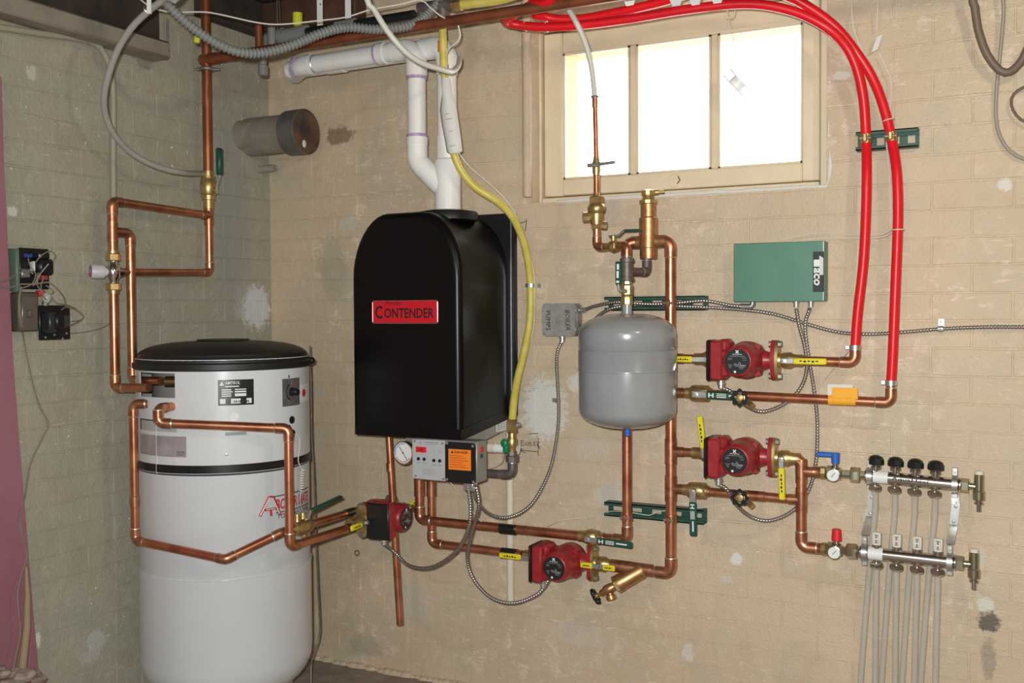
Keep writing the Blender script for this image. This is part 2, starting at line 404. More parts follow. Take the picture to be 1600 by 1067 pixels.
# ================================================================== SETTING
OX0, OX1, OZ0, OZ1 = -1.545, -0.56, 1.665, 2.29       # window opening in the back wall
WT = 0.34                                             # wall thickness
def v3(p): return tuple(p)
back_spots = [
    (v3(W(850, 640)), 0.10, (1, 1, 0.75), (0.76, 0.73, 0.68), 0.85),
    (v3(W(905, 600)), 0.05, (1, 1, 1.2), (0.74, 0.71, 0.66), 0.7),
    (v3(W(955, 775)), 0.06, (0.8, 1, 1.1), (0.60, 0.54, 0.47), 0.8),
    (v3(W(925, 700)), 0.05, (0.6, 1, 1.2), (0.62, 0.56, 0.48), 0.5),
    (v3(W(1150, 873)), 0.024, (1, 1, 1), (0.74, 0.72, 0.68), 1.0),
    (v3(W(1135, 905)), 0.022, (1, 1, 1.4), (0.62, 0.54, 0.46), 0.9),
    (v3(W(1075, 1020)), 0.03, (1.3, 1, 0.8), (0.68, 0.62, 0.55), 0.9),
    (v3(W(1540, 945)), 0.026, (1, 1, 1), (0.70, 0.67, 0.61), 0.9),
    (v3(W(1545, 972)), 0.035, (1, 1, 1), (0.09, 0.08, 0.07), 0.85),
    (v3(W(1545, 1030)), 0.05, (2.2, 1, 0.7), (0.22, 0.19, 0.16), 0.5),
    (v3(W(1530, 870)), 0.03, (1.6, 1, 0.8), (0.62, 0.58, 0.52), 0.8),
    (v3(W(1570, 288)), 0.022, (1, 1, 1), (0.74, 0.70, 0.62), 0.9),
    (v3(W(1315, 118)), 0.024, (0.7, 1, 1.5), (0.72, 0.67, 0.58), 0.9),
    (v3(W(530, 212)), 0.06, (0.8, 1, 1.4), (0.21, 0.13, 0.07), 0.75),
    (v3(W(520, 420)), 0.10, (1.2, 1, 0.7), (0.42, 0.37, 0.27), 0.5),
    (v3(W(545, 350)), 0.05, (1, 1, 1.2), (0.60, 0.55, 0.47), 0.6),
    (v3(W(640, 940)), 0.09, (0.8, 1, 1), (0.55, 0.50, 0.42), 0.6),
    (v3(W(570, 1010)), 0.06, (0.6, 1, 1.3), (0.40, 0.34, 0.27), 0.5),
    (v3(W(990, 985)), 0.06, (0.5, 1, 1.4), (0.52, 0.43, 0.27), 0.4),
    (v3(W(900, 990)), 0.07, (0.6, 1, 1.3), (0.60, 0.54, 0.46), 0.5),
    (v3(W(955, 330)), 0.05, (1.2, 1, 0.8), (0.38, 0.37, 0.36), 0.35),
]
left_spots = [
    (v3(L(400, 480)), 0.062, (1, 0.62, 0.62), (0.66, 0.67, 0.68), 1.0),
    (v3(L(372, 470)), 0.04, (1, 1.2, 0.5), (0.55, 0.54, 0.50), 0.6),
    (v3(L(360, 330)), 0.16, (1, 1.3, 0.35), (0.33, 0.325, 0.30), 0.7),
    (v3(L(150, 1000)), 0.05, (1, 1, 1.2), (0.52, 0.50, 0.45), 0.8),
    (v3(L(140, 1025)), 0.04, (1, 0.7, 1.6), (0.48, 0.45, 0.40), 0.8),
    (v3(L(60, 1000)), 0.018, (1, 1.6, 0.6), (0.72, 0.70, 0.64), 0.9),
    (v3(L(50, 115)), 0.02, (1, 1, 0.7), (0.62, 0.58, 0.50), 0.8),
    (v3(L(213, 960)), 0.035, (1, 1, 1), (0.40, 0.35, 0.27), 0.8),
    (v3(L(20, 330)), 0.02, (1, 1, 1), (0.68, 0.65, 0.58), 0.9),
    (v3(L(225, 90)), 0.05, (1, 0.8, 1), (0.22, 0.19, 0.15), 0.7),
]
PAINT_B = wall_paint('painted_brick_beige', (0.66, 0.51, 0.365), back_spots)
PAINT_L = wall_paint('painted_brick_grey', (0.43, 0.385, 0.30), left_spots, 0.4)
PAINT_PLAIN = wall_paint('painted_plain', (0.44, 0.38, 0.28), [])

RX1, RY0, HC = 2.3, -5.0, 2.46
wb = MB()
for (x0, x1, z0, z1) in ((XL - 0.3, OX0, -0.2, HC + 0.2), (OX1, RX1 + 0.3, -0.2, HC + 0.2), (OX0, OX1, -0.2, OZ0), (OX0, OX1, OZ1, HC + 0.2)):
    wb.box((0, 0, 0), X, Y, Z, (x0, 0.0019, z0), (x1, WT, z1))
wall_back = struct(wb.build('wall_back', PAINT_B, origin=(0, 0, 0)))
wall_left = struct(MB().box((0, 0, 0), X, Y, Z, (XL - 0.3, RY0, -0.2), (XL - 0.0019, 0.0019, HC + 0.2)).build('wall_left', PAINT_L, origin=(XL, 0, 0)))
wall_right = struct(MB().box((0, 0, 0), X, Y, Z, (RX1, RY0, -0.2), (RX1 + 0.2, 0.004, HC + 0.2)).build('wall_right', PAINT_PLAIN, origin=(RX1, 0, 0)))
wall_front = struct(MB().box((0, 0, 0), X, Y, Z, (XL - 0.3, RY0 - 0.2, -0.2), (RX1 + 0.2, RY0, HC + 0.2)).build('wall_front', PAINT_PLAIN, origin=(0, RY0, 0)))
FLOOR = M('concrete_floor', (0.26, 0.195, 0.155), 0.8, c2=(0.34, 0.28, 0.23), scale=14, bump=0.5, bscale=60, detail=8)
struct(MB().box((0, 0, 0), X, Y, Z, (XL - 0.3, RY0 - 0.2, -0.2), (RX1 + 0.2, 0.05, 0.0)).build('floor', FLOOR, origin=(0, 0, 0)))
ceiling = struct(MB().box((0, 0, 0), X, Y, Z, (XL - 0.3, RY0 - 0.2, HC), (RX1 + 0.2, 0.34, HC + 0.15)).build('ceiling', WOOD_DARK, origin=(0, 0, HC)))
# rubble line where wall and floor meet
rb = MB(); random.seed(3)
for i in range(46):
    x = -2.45 + i * 0.021 * 1.2
    rb.ball((x, -0.004 - random.random() * 0.008, 0.0), 0.010 + random.random() * 0.014, (1.3, 0.9, 0.8), 8)
o = rb.build('crumbled_mortar', PAINT_B); tag(o, 'crumbs of paint and mortar along the foot of the back wall', 'rubble'); o['kind'] = 'stuff'

# --- bricks: each a painted brick standing proud of its recessed joint
BW, BH, BT = 0.2045, 0.0765, 0.012
def brick_mesh(name, w, h, mat, seed):
    rnd = random.Random(seed)
    nx, nz = 5, 3; bv = 0.0026; vs = []; fs = []
    sk = rnd.uniform(-0.0006, 0.0006)
    for j in range(nz):
        for i in range(nx):
            u = i / (nx - 1); t = j / (nz - 1)
            edge = i in (0, nx - 1) or j in (0, nz - 1)
            jig = 0.0014 if edge else 0.0
            vs.append(V(((u - 0.5) * (w - 2 * bv) + rnd.uniform(-jig, jig), -rnd.uniform(0.0, 0.0005) + sk * (t - 0.5), (t - 0.5) * (h - 2 * bv) + rnd.uniform(-jig, jig))))
    for j in range(nz - 1):
        for i in range(nx - 1):
            a = j * nx + i; fs.append((a, a + 1, a + nx + 1, a + nx))
    rim = [i for i in range(nx)] + [j * nx + nx - 1 for j in range(1, nz)] + [(nz - 1) * nx + i for i in range(nx - 2, -1, -1)] + [j * nx for j in range(nz - 2, 0, -1)]
    k0 = len(vs)
    for i in rim:
        p = vs[i]; vs.append(V((p.x + math.copysign(bv if abs(p.x) > w * 0.4 else 0, p.x), 0.0045, p.z + math.copysign(bv if abs(p.z) > h * 0.35 else 0, p.z))))
    m_ = len(rim)
    for i in range(m_): fs.append((rim[i], k0 + i, k0 + (i + 1) % m_, rim[(i + 1) % m_]))
    me = bpy.data.meshes.new(name); me.from_pydata([tuple(v) for v in vs], [], fs)
    me.materials.append(mat); me.shade_smooth(); me.set_sharp_from_angle(angle=math.radians(22)); return me
def lay_bricks(wall, mat, rot, u0, u1, zoff, to_world, holes, limit, seed):
    rnd = random.Random(seed)
    full = [brick_mesh('brick', BW - 0.0012, BH - 0.0012, mat, seed * 10 + k) for k in range(9)]
    spots = []
    row = 0; z = zoff
    while z < HC - 0.02:
        u = u0 - (BW / 2 if row % 2 else 0)
        while u < u1:
            a, b = max(u, u0), min(u + BW, u1)
            segs = [(a, b)]
            for (h0, h1, z0, z1) in holes:
                if z + BH > z0 and z < z1:
                    ns = []
                    for (p, q) in segs:
                        if q <= h0 or p >= h1: ns.append((p, q))
                        else:
                            if p < h0: ns.append((p, h0))
                            if q > h1: ns.append((h1, q))
                    segs = ns
            for (p, q) in segs:
                if q - p > 0.02: spots.append(((p + q) / 2, z + BH / 2, (q - p)))
            u += BW
        z += BH; row += 1
    out = []
    for (uc, zc, wd) in spots:
        pw = to_world(uc, zc); v_ = pw - CAM; dz = v_.dot(fw)
        inside = dz > 0.3 and -60 < CX + F * v_.dot(CR) / dz < 1660 and -60 < CY - F * v_.dot(CU) / dz < 1120
        out.append((0 if inside else 1, v_.length, uc, zc, wd))
    out.sort()
    rest = MB()
    for i, (ins, dist, uc, zc, wd) in enumerate(out):
        me = rnd.choice(full); pw = to_world(uc, zc); tilt = rnd.uniform(-0.004, 0.004); dep = rnd.uniform(-0.0003, 0.0006)
        mt = Matrix.Translation(pw - BASE[wall.name]) @ Matrix.Rotation(rot, 4, 'Z') @ Matrix.Translation((0, dep, 0)) @ Matrix.Rotation(tilt, 4, 'X') @ Matrix.Diagonal((wd / BW, 1, 1, 1))
        if ins == 0 and i < limit:
            b = bpy.data.objects.new('brick', me); col.objects.link(b); b.parent = wall; b.matrix_local = mt
        else:
            mw = Matrix.Translation(BASE[wall.name]) @ mt
            rest.add([mw @ v.co for v in me.vertices], [tuple(p.vertices) for p in me.polygons])
    if rest.v:
        o = rest.build('brickwork', mat, wall, ang=22); o['kind'] = 'stuff'
ZOFF = W(1450, 372).z % BH - BH
lay_bricks(wall_back, PAINT_B, 0.0, XL, 1.0, ZOFF, lambda u, z: V((u, 0, z)), [(OX0, OX1, OZ0, HC)], 300, 1)
lay_bricks(wall_left, PAINT_L, math.pi / 2, -2.4, -0.0, ZOFF, lambda u, z: V((XL, u, z)), [], 300, 2)

# --- window
wn = struct(bpy.data.objects.new('window_1', None)); col.objects.link(wn); wn.location = (-1.05, 0.1, OZ0); BASE[wn.name] = V((-1.05, 0.1, OZ0))
SX0, SX1, SZ0, SZ1 = -1.512, -0.598, 1.695, 2.245
GX0, GX1, GZ0, GZ1 = -1.443, -0.650, 1.752, 2.172
fr = MB()
fr.box((0, 0, 0), X, Y, Z, (OX0 - 0.005, 0.085, OZ0 - 0.01), (SX0 - 0.004, 0.19, OZ1 + 0.01), 0.004)
fr.box((0, 0, 0), X, Y, Z, (SX1 + 0.004, 0.085, OZ0 - 0.01), (OX1 + 0.005, 0.19, OZ1 + 0.01), 0.004)
fr.box((0, 0, 0), X, Y, Z, (SX0 - 0.002, 0.085, OZ0 - 0.01), (SX1 + 0.002, 0.19, SZ0 - 0.005), 0.003)
fr.box((0, 0, 0), X, Y, Z, (SX0 - 0.002, 0.085, SZ1 + 0.003), (SX1 + 0.002, 0.19, OZ1 + 0.01), 0.003)
fr.box((0, 0, 0), X, Y, Z, (SX0 - 0.006, 0.1415, SZ0 - 0.006), (SX0 + 0.02, 0.188, SZ1 + 0.006)); fr.box((0, 0, 0), X, Y, Z, (SX1 - 0.02, 0.1415, SZ0 - 0.006), (SX1 + 0.006, 0.188, SZ1 + 0.006))
fr.box((0, 0, 0), X, Y, Z, (SX0, 0.1415, SZ0 - 0.006), (SX1, 0.188, SZ0 + 0.02)); fr.box((0, 0, 0), X, Y, Z, (SX0, 0.1415, SZ1 - 0.02), (SX1, 0.188, SZ1 + 0.006))
fr.build('window_frame', FRAME_PAINT, wn)
MX = [(-1.1935, 0.024), (-0.922, 0.024)]
for nm, bx in (('stile', (SX0, SX0 + (GX0 - SX0), SZ0, SZ1)), ('stile', (GX1, SX1, SZ0, SZ1)), ('rail', (GX0, GX1, SZ0, GZ0)), ('rail', (GX0, GX1, GZ1, SZ1))):
    MB().box((0, 0, 0), X, Y, Z, (bx[0], 0.10, bx[2]), (bx[1], 0.14, bx[3]), 0.004).build(nm, FRAME_PAINT, wn)
for (mx, mw) in MX:
    MB().box((mx, 0, 0), X, Y, Z, (-mw / 2, 0.106, GZ0), (mw / 2, 0.136, GZ1), 0.004).build('mullion', FRAME_PAINT, wn)
ed = [GX0, MX[0][0], MX[1][0], GX1]
for k in range(3):
    a, b = ed[k] + (0.012 if k else 0), ed[k + 1] - (0.012 if k < 2 else 0)
    p = MB().box((0, 0, 0), X, Y, Z, (a - 0.004, 0.122, GZ0 - 0.004), (b + 0.004, 0.125, GZ1 + 0.004)).build('pane', GLASS, wn)
    bd = MB()
    bd.box((0, 0, 0), X, Y, Z, (a, 0.108, GZ0), (a + 0.006, 0.121, GZ1)); bd.box((0, 0, 0), X, Y, Z, (b - 0.006, 0.108, GZ0), (b, 0.121, GZ1))
    bd.box((0, 0, 0), X, Y, Z, (a, 0.108, GZ0), (b, 0.121, GZ0 + 0.006)); bd.box((0, 0, 0), X, Y, Z, (a, 0.108, GZ1 - 0.006), (b, 0.121, GZ1))
    bd.build('glazing_bead', FRAME_PAINT, wn)
xa_ = W(905, 180, -0.30).x
sf = MB().box((0, 0, 0), X, Y, Z, (OX0 - 0.004, 0.285, OZ0 - 0.004), (xa_, 0.315, OZ1 + 0.004), 0.003)
sf.box((0, 0, 0), X, Y, Z, (xa_, 0.285, W(950, 92, -0.30).z), (OX1 + 0.004, 0.315, OZ1 + 0.004), 0.003)
sf.build('storm_frame', M('storm_paint', (0.74, 0.70, 0.52), 0.5), wn)
# catch mark in the middle of the bottom rail
MB().lathe((-1.05, 0.1, 1.722), -Y, [(0, 0.022), (0.003, 0.020), (0.0045, 0.0)], 20).build('catch_plate', FRAME_PAINT, wn)
MB().tube([V((-1.038, 0.098, 1.735)), V((-1.03, 0.094, 1.722)), V((-1.04, 0.097, 1.712))], 0.002, 6).build('hook', IRON, wn)
# rounded plaster reveal on the left and a white bead imitating daylight on the opening's edge
rv = MB(); prof = [(-1.548, 0.0), (-1.532, 0.004), (-1.524, 0.02), (-1.522, 0.085), (-1.55, 0.085)]
rv.prism([(a, b) for a, b in prof], (0, 0, OZ0), X, Y, 0, OZ1 - OZ0, Z)
rv.build('reveal_plaster', PAINT_B, wn)
random.seed(5)
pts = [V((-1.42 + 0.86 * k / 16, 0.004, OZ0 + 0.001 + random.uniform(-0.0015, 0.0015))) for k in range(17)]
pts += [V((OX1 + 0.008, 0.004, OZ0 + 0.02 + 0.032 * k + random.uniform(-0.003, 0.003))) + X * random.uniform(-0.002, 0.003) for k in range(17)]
MB().tube(pts, 0.006, 8, radii=[random.uniform(0.0045, 0.0075) for _ in pts[:20]] + [random.uniform(0.002, 0.0045) for _ in pts[20:]]).build('daylight_rim_bead', PLASTER, wn)

# --- timber and ledge at the top
t = MB(); a = W(316, 30, 0.03); b = W(566, 22, 0.03)
hz = W(400, 44, 0.0).z
hd = tag(MB().box((0, 0, 0), X, Y, Z, (XL + 0.01, -0.075, 2.352), (-2.165, -0.003, HC - 0.003), 0.004).build('header_board', WOOD), 'brown rough header board at the top of the back wall, left of the vent pipes', 'board')
for k, yj in enumerate((-0.62, -1.05, -1.48)):
    tag(MB().box((0, 0, 0), X, Y, Z, (XL + 0.12, yj - 0.022, 2.385), (RX1 - 0.01, yj + 0.022, HC - 0.002), 0.003).build('ceiling_joist', WOOD_DARK),
        ('dark ceiling joist nearest the back wall', 'dark ceiling joist second from the back wall', 'dark ceiling joist third from the back wall')[k], 'joist', 'ceiling joists')
p0 = L(0, 40, 0.05); p1 = L(255, 72, 0.05)
zt = (L(130, 30, 0.05).z, L(130, 60, 0.05).z)
lg = tag(MB().box((0, 0, 0), X, Y, Z, (XL + 0.003, p0.y - 0.5, zt[1]), (XL + 0.085, p1.y, zt[0]), 0.008).build('wall_ledge', LEDGE_PAINT), 'painted beige ledge beam along the top of the left wall', 'ledge')
tag(MB().box((0, 0, 0), X, Y, Z, (XL + 0.003, -2.4, zt[0] + 0.006), (XL + 0.05, L(250, 45, 0.05).y, HC - 0.003), 0.004).build('sill_plate', WOOD_DARK), 'dark timber sill plate on the ledge of the left wall', 'timber')
tag(MB().box((0, 0, 0), X, Y, Z, (XL + 0.003, L(318, 30, 0.05).y, 2.335), (XL + 0.05, -0.08, HC - 0.003), 0.004).build('timber_block', WOOD_DARK), 'dark timber block at the top of the left wall, close to the corner', 'timber')

# ================================================================== WATER TANK AND ITS PIPES
TC = P(350, 600, 3.3); TX, TY = TC.x, TC.y; TR = 0.27
def TS(px, py, dr=0.0):
    d = ray(px, py); ox, oy = CAM.x - TX, CAM.y - TY
    a = d.x ** 2 + d.y ** 2; b = 2 * (ox * d.x + oy * d.y); c = ox * ox + oy * oy - (TR + dr) ** 2
    D = b * b - 4 * a * c
    return CAM + d * ((-b - math.sqrt(max(D, 0))) / (2 * a))
def tang(p): return math.atan2(p.y - TY, p.x - TX)
def tpt(a, z, dr=0.0): return V((TX + (TR + dr) * math.cos(a), TY + (TR + dr) * math.sin(a), z))
def tpatch(b, a0, a1, z0, z1, dr, th=0.001, n=10):
    vs = []
    for i in range(n + 1):
        a = a0 + (a1 - a0) * i / n
        vs += [tpt(a, z0, dr), tpt(a, z1, dr), tpt(a, z1, dr - th), tpt(a, z0, dr - th)]
    fs = [(i * 4 + k, i * 4 + (k + 1) % 4, i * 4 + 4 + (k + 1) % 4, i * 4 + 4 + k) for i in range(n) for k in range(4)] + [(0, 1, 2, 3), (n * 4 + 3, n * 4 + 2, n * 4 + 1, n * 4)]
    return b.add(vs, fs)
def tquad(px0, py0, px1, py1):
    p = TS(px0, py0); q = TS(px1, py1); r_ = TS((px0 + px1) / 2, py0); s_ = TS((px0 + px1) / 2, py1)
    return tang(p), tang(q), min(s_.z, r_.z), max(s_.z, r_.z)
zr = lambda py: TS(350, py).z
Z_LID, Z_BAND, Z_SEAM = zr(578), zr(733), zr(908)
tank = thing('water_heater_tank', 'tall white indirect water heater tank with black domed lid in the corner', 'water tank', (TX, TY, 0))
MB().lathe((TX, TY, 0), Z, [(0.0, 0.20), (0.002, 0.205), (0.10, 0.205), (0.16, 0.19)], 40).build('base_ring', WHITE_TANK, tank)
prof = [(0.085, 0.06)]
for k in range(1, 9):
    a = math.pi / 2 * k / 8; prof.append((0.085 + 0.135 * (1 - math.cos(a)), 0.06 + (TR - 0.06) * math.sin(a) ** 0.8))
prof += [(Z_SEAM - 0.010, TR), (Z_SEAM - 0.003, TR + 0.0015), (Z_SEAM, TR + 0.0015), (Z_SEAM + 0.0005, TR - 0.0045), (Z_SEAM + 0.003, TR - 0.0045), (Z_SEAM + 0.006, TR - 0.003), (Z_BAND - 0.02, TR - 0.003)]
MB().lathe((TX, TY, 0), Z, prof, 72).build('tank_body', WHITE_TANK, tank, ang=60)
# upper jacket, with a cut-out window on the left
a_w0, a_w1, zw0, zw1 = tquad(219, 621, 273, 583)
jk = MB(); A0 = a_w1; A1 = a_w0 + 2 * math.pi
while A1 < A0: A1 += 2 * math.pi
while A1 > A0 + 2 * math.pi: A1 -= 2 * math.pi
tpatch(jk, A0, A1, Z_BAND - 0.014, Z_LID + 0.03, 0.0, 0.003, 60)
tpatch(jk, a_w0, a_w1, Z_BAND - 0.014, zw0, 0.0, 0.003, 8)
tpatch(jk, a_w0, a_w1, zw1, Z_LID + 0.03, 0.0, 0.003, 8)
jk.build('upper_jacket', TANK_UP, tank, ang=50)
INNER = M('inner_shell', (0.30, 0.29, 0.27), 0.5)
MB().lathe((TX, TY, 0), Z, [(Z_BAND, TR - 0.05), (Z_LID + 0.02, TR - 0.05)], 40).build('inner_shell', INNER, tank)
b = MB(); ae = tang(TS(245, 700)); tpatch(b, ae, ae + 2 * math.pi - 0.02, Z_BAND - 0.012, Z_BAND + 0.012, 0.002, 0.003, 64); b.build('black_band', BLACK, tank, ang=50)
b = MB(); tpatch(b, ae - 0.006, ae + 0.006, Z_BAND - 0.016, zr(632), 0.0015, 0.002, 2); b.build('jacket_seam', TANK_UP, tank)
lid = [(Z_LID - 0.004, TR + 0.004), (Z_LID, TR + 0.008), (Z_LID + 0.016, TR + 0.008), (Z_LID + 0.020, TR + 0.002), (Z_LID + 0.026, TR + 0.002), (Z_LID + 0.034, TR - 0.006)]
for k in range(1, 9):
    a = math.pi / 2 * k / 8; lid.append((Z_LID + 0.034 + 0.045 * math.sin(a), 0.085 + (TR - 0.006 - 0.085) * math.cos(a) ** 0.9))
lid += [(Z_LID + 0.080, 0.084), (Z_LID + 0.085, 0.082), (Z_LID + 0.086, 0.0)]
ld = MB().lathe((TX, TY, 0), Z, lid, 72).build('lid', LID_BLACK, tank, ang=28)
MB().ball(tpt(tang(TS(485, 566)), Z_LID + 0.012, 0.009), 0.010, (1, 1, 1.2), 10).build('lid_clip', BLACK, tank)
# labels
def tlabel(name, mat, q, dr=0.0016, **k):
    b = MB(); tpatch(b, *q, dr, 0.001, k.get('n', 8)); return b.build(name, mat, tank)
LABEL_BLACK = M('label_black', (0.014, 0.016, 0.014), 0.3)
q = tquad(341, 633, 396, 593); rl = tlabel('rating_label', LABEL_BLACK, q)
w_ = abs(q[1] - q[0]) * TR; h_ = q[3] - q[2]
def tfn(q, dr):
    sgn = 1 if q[1] > q[0] else -1
    return lambda u, v: tpt(q[0] + sgn * u / TR, q[2] + v, dr)
f_ = tfn(q, 0.0026)
b = MB(); s_ = 1 if q[1] > q[0] else -1
def lrow(b, u0, u1, v0, v1): tpatch(b, q[0] + s_ * u0 * w_ / TR, q[0] + s_ * u1 * w_ / TR, q[2] + v0 * h_, q[2] + v1 * h_, 0.0024, 0.0006, 2)
for (u0, u1, v0, v1) in ((0.05, 0.93, 0.07, 0.26), (0.10, 0.36, 0.35, 0.39), (0.10, 0.36, 0.43, 0.47), (0.10, 0.40, 0.51, 0.55), (0.10, 0.36, 0.59, 0.63), (0.46, 0.78, 0.35, 0.46), (0.46, 0.78, 0.50, 0.56), (0.46, 0.78, 0.60, 0.64), (0.20, 0.58, 0.72, 0.76)): lrow(b, u0, u1, v0, v1)
b.build('print_lines', PRINT_WHITE, rl)
b = MB()
for k in range(12): lrow(b, 0.40 + k * 0.038, 0.40 + k * 0.038 + 0.012 + 0.010 * (k % 3), 0.10, 0.19)
b.build('barcode', PRINT_BLACK, rl)
text_part(rl, 'AMTROL', None, None, None, 0.009, PRINT_WHITE, width=w_ * 0.42, fn=lambda u, v: f_(u + 0.19 * w_, v + 0.82 * h_), shear=0.2, bold=0.01)
MB().add([f_(0.04 * w_, 0.78 * h_), f_(0.16 * w_, 0.78 * h_), f_(0.11 * w_, 0.94 * h_)], [(0, 1, 2)]).build('logo', PRINT_WHITE, rl)
# thermostat plate and knob
q = tquad(441, 634, 467, 591); tp = tlabel('thermostat_plate', STEEL_DULL, q, 0.002)
pc = TS(455, 612); nrm = V((pc.x - TX, pc.y - TY, 0)).normalized()
kn = MB().lathe(pc + nrm * 0.002, nrm, [(0, 0.014), (0.004, 0.0135), (0.022, 0.011), (0.024, 0.009), (0.024, 0.0)], 18)
kn.build('thermostat_knob', BLACK, tp)
tt = V((-nrm.y, nrm.x, 0)); arc = [pc + nrm * 0.004 + (tt * math.cos(a) + Z * math.sin(a)) * 0.026 for a in [math.radians(120 + 12 * k) for k in range(12)]]
if tt.dot(CR) < 0: tt = -tt; arc = [pc + nrm * 0.004 + (tt * math.cos(a) + Z * math.sin(a)) * 0.026 for a in [math.radians(110 + 12 * k) for k in range(12)]]
MB().tube(arc, 0.0016, 6).build('dial_arc', PRINT_BLACK, tp)
arc = [pc + nrm * 0.004 + (tt * math.cos(a) + Z * math.sin(a)) * 0.026 for a in [math.radians(50 + 10 * k) for k in range(5)]]
MB().tube(arc, 0.002, 6).build('dial_arc', PRINT_RED, tp)
q = tquad(468, 627, 481, 600); st = tlabel('sticker', PRINT_WHITE, q)
pc2 = TS(474.5, 613.5, 0.002); n2 = V((pc2.x - TX, pc2.y - TY, 0)).normalized()
MB().lathe(pc2, n2, [(0, 0.0125), (0.0012, 0.0125)], 20).build('stamp', PRINT_RED, st)
# grey label lower left, grey square, holes, screws
q = tquad(220, 713, 291, 681); gl = tlabel('supply_label', M('mauve_label', (0.30, 0.26, 0.27), 0.3, c2=(0.42, 0.38, 0.38), scale=12), q)
f2 = tfn(q, 0.0026); w2 = abs(q[1] - q[0]) * TR
text_part(gl, 'BOILER', None, None, None, 0.0055, PRINT_BLACK, fn=lambda u, v: f2(u + w2 - 0.030, v + 0.012))
text_part(gl, 'SUPPLY', None, None, None, 0.0055, PRINT_BLACK, fn=lambda u, v: f2(u + w2 - 0.030, v + 0.004))
q = tquad(221, 674, 276, 657); bs = tlabel('blank_plate', M('blank_plate', (0.44, 0.44, 0.43), 0.4), q, 0.0014)
b = MB(); tpatch(b, q[0], q[0] + (q[1] - q[0]) * 0.5, q[3] - 0.002, q[3] + 0.001, 0.0026); tpatch(b, q[0], q[0] + (q[1] - q[0]) * 0.03, q[2], q[3], 0.0026); b.build('dark_edge', BLACK, bs)
for (hx, hy, hr) in ((456, 656, 0.0125), (451, 668, 0.009), (457, 677, 0.0125)):
    p = TS(hx, hy); n_ = V((p.x - TX, p.y - TY, 0)).normalized()
    MB().lathe(p - n_ * 0.002, n_, [(0, hr), (0.004, hr * 0.95), (0.005, 0)], 16).build('cable_hole_plug', BLACK, tank)
for (hx, hy) in ((354, 710), (451, 588)):
    p = TS(hx, hy); n_ = V((p.x - TX, p.y - TY, 0)).normalized()
    MB().lathe(p, n_, [(0, 0.005), (0.002, 0.004), (0.003, 0)], 12).build('screw', STEEL, tank)
p = TS(366, 651); n_ = V((p.x - TX, p.y - TY, 0)).normalized()
MB().lathe(p, n_, [(0, 0.0135), (0.001, 0.0135)], 20).build('round_sticker', PRINT_WHITE, tank)
q = tquad(352, 680, 385, 675); tlabel('smudge_label', PRINT_GREY, q)
# printed logo
def pr(px, py): p = TS(px, py); return tang(p), p.z
a0, z0 = pr(436, 783); a1, z1 = pr(484, 766); sg = 1 if a1 > a0 else -1
slope = 0.0
bm_f = lambda dz: (lambda u, v: tpt(a0 + sg * u / TR, pr(436, 795)[1] + v + dz, 0.001))
wt = abs(pr(481, 780)[0] - pr(431, 795)[0]) * TR
base_a = pr(431, 795)[0]
zb = pr(433, 797)[1]
fn = lambda u, v: tpt(base_a + sg * u / TR, zb + v, 0.001)
text_part(tank, 'BOILER MATE', None, None, None, 0.034, PRINT_RED, width=wt, fn=fn, bold=0.02, shear=0.1)
b = MB(); tpatch(b, base_a - sg * 0.02, base_a + sg * wt / TR, zb + 0.042, zb + 0.0445, 0.0012); tpatch(b, base_a, base_a + sg * wt / TR, zb - 0.009, zb - 0.0065, 0.0012); b.build('rule_lines', PRINT_BLACK, tank)
text_part(tank, 'TOP PERFORMER', None, None, None, 0.014, PRINT_BLACK, width=wt * 0.97, fn=lambda u, v: fn(u + 0.004, v - 0.027))
text_part(tank, 'BY AMTROL', None, None, None, 0.009, PRINT_PINK, width=wt * 0.3, fn=lambda u, v: fn(u + wt * 0.7, v - 0.040))
def stroke(pts, r_, mat, dr=0.0012): MB().tube([TS(a, c, dr) for a, c in pts], r_, 6).build('logo', mat, tank)
stroke([(406, 807), (421, 776), (427, 776), (438, 804)], 0.0042, PRINT_RED); stroke([(407, 805), (421.5, 778), (426, 778), (437, 802)], 0.0018, PRINT_WHITE, 0.0045)
stroke([(414, 797), (432, 794)], 0.0036, PRINT_RED); stroke([(423, 797), (424, 806)], 0.0036, PRINT_RED); stroke([(416, 796.5), (430, 794.5)], 0.0014, PRINT_WHITE, 0.0042)
# thin drain cock at the foot, behind
pb = V((TX + 0.215, TY + 0.10, 0.06))
MB().cyl(pb, pb + V((0.06, 0.02, 0)), 0.009, 10).cyl(pb + V((0.045, 0.015, -0.02)), pb + V((0.045, 0.015, 0.025)), 0.008, 10).build('drain_cock', BRASS, tank)
# white thermostat wire hanging in a coil
path = [TS(458, 678, 0.004), TS(467, 682, 0.010), TS(468, 700, 0.012), TS(466, 720, 0.012), TS(472, 733, 0.014)]
cw = spline(path, 0.01); c0 = TS(472, 735, 0.014); c1 = TS(471, 767, 0.016)
for k in range(80):
    t_ = k / 79; a = t_ * 8 * 2 * math.pi; c = c0.lerp(c1, t_); cw.append(c + (CR * math.cos(a) + fw * math.sin(a)) * 0.008)
cw += spline([c1, TS(469, 785, 0.016), P(478, 812, 3.02)], 0.01)
tag(MB().tube(cw, 0.0016, 6).build('thermostat_wire', WIRE_WHITE), 'thin white coiled wire hanging down the right side of the white tank', 'wire')

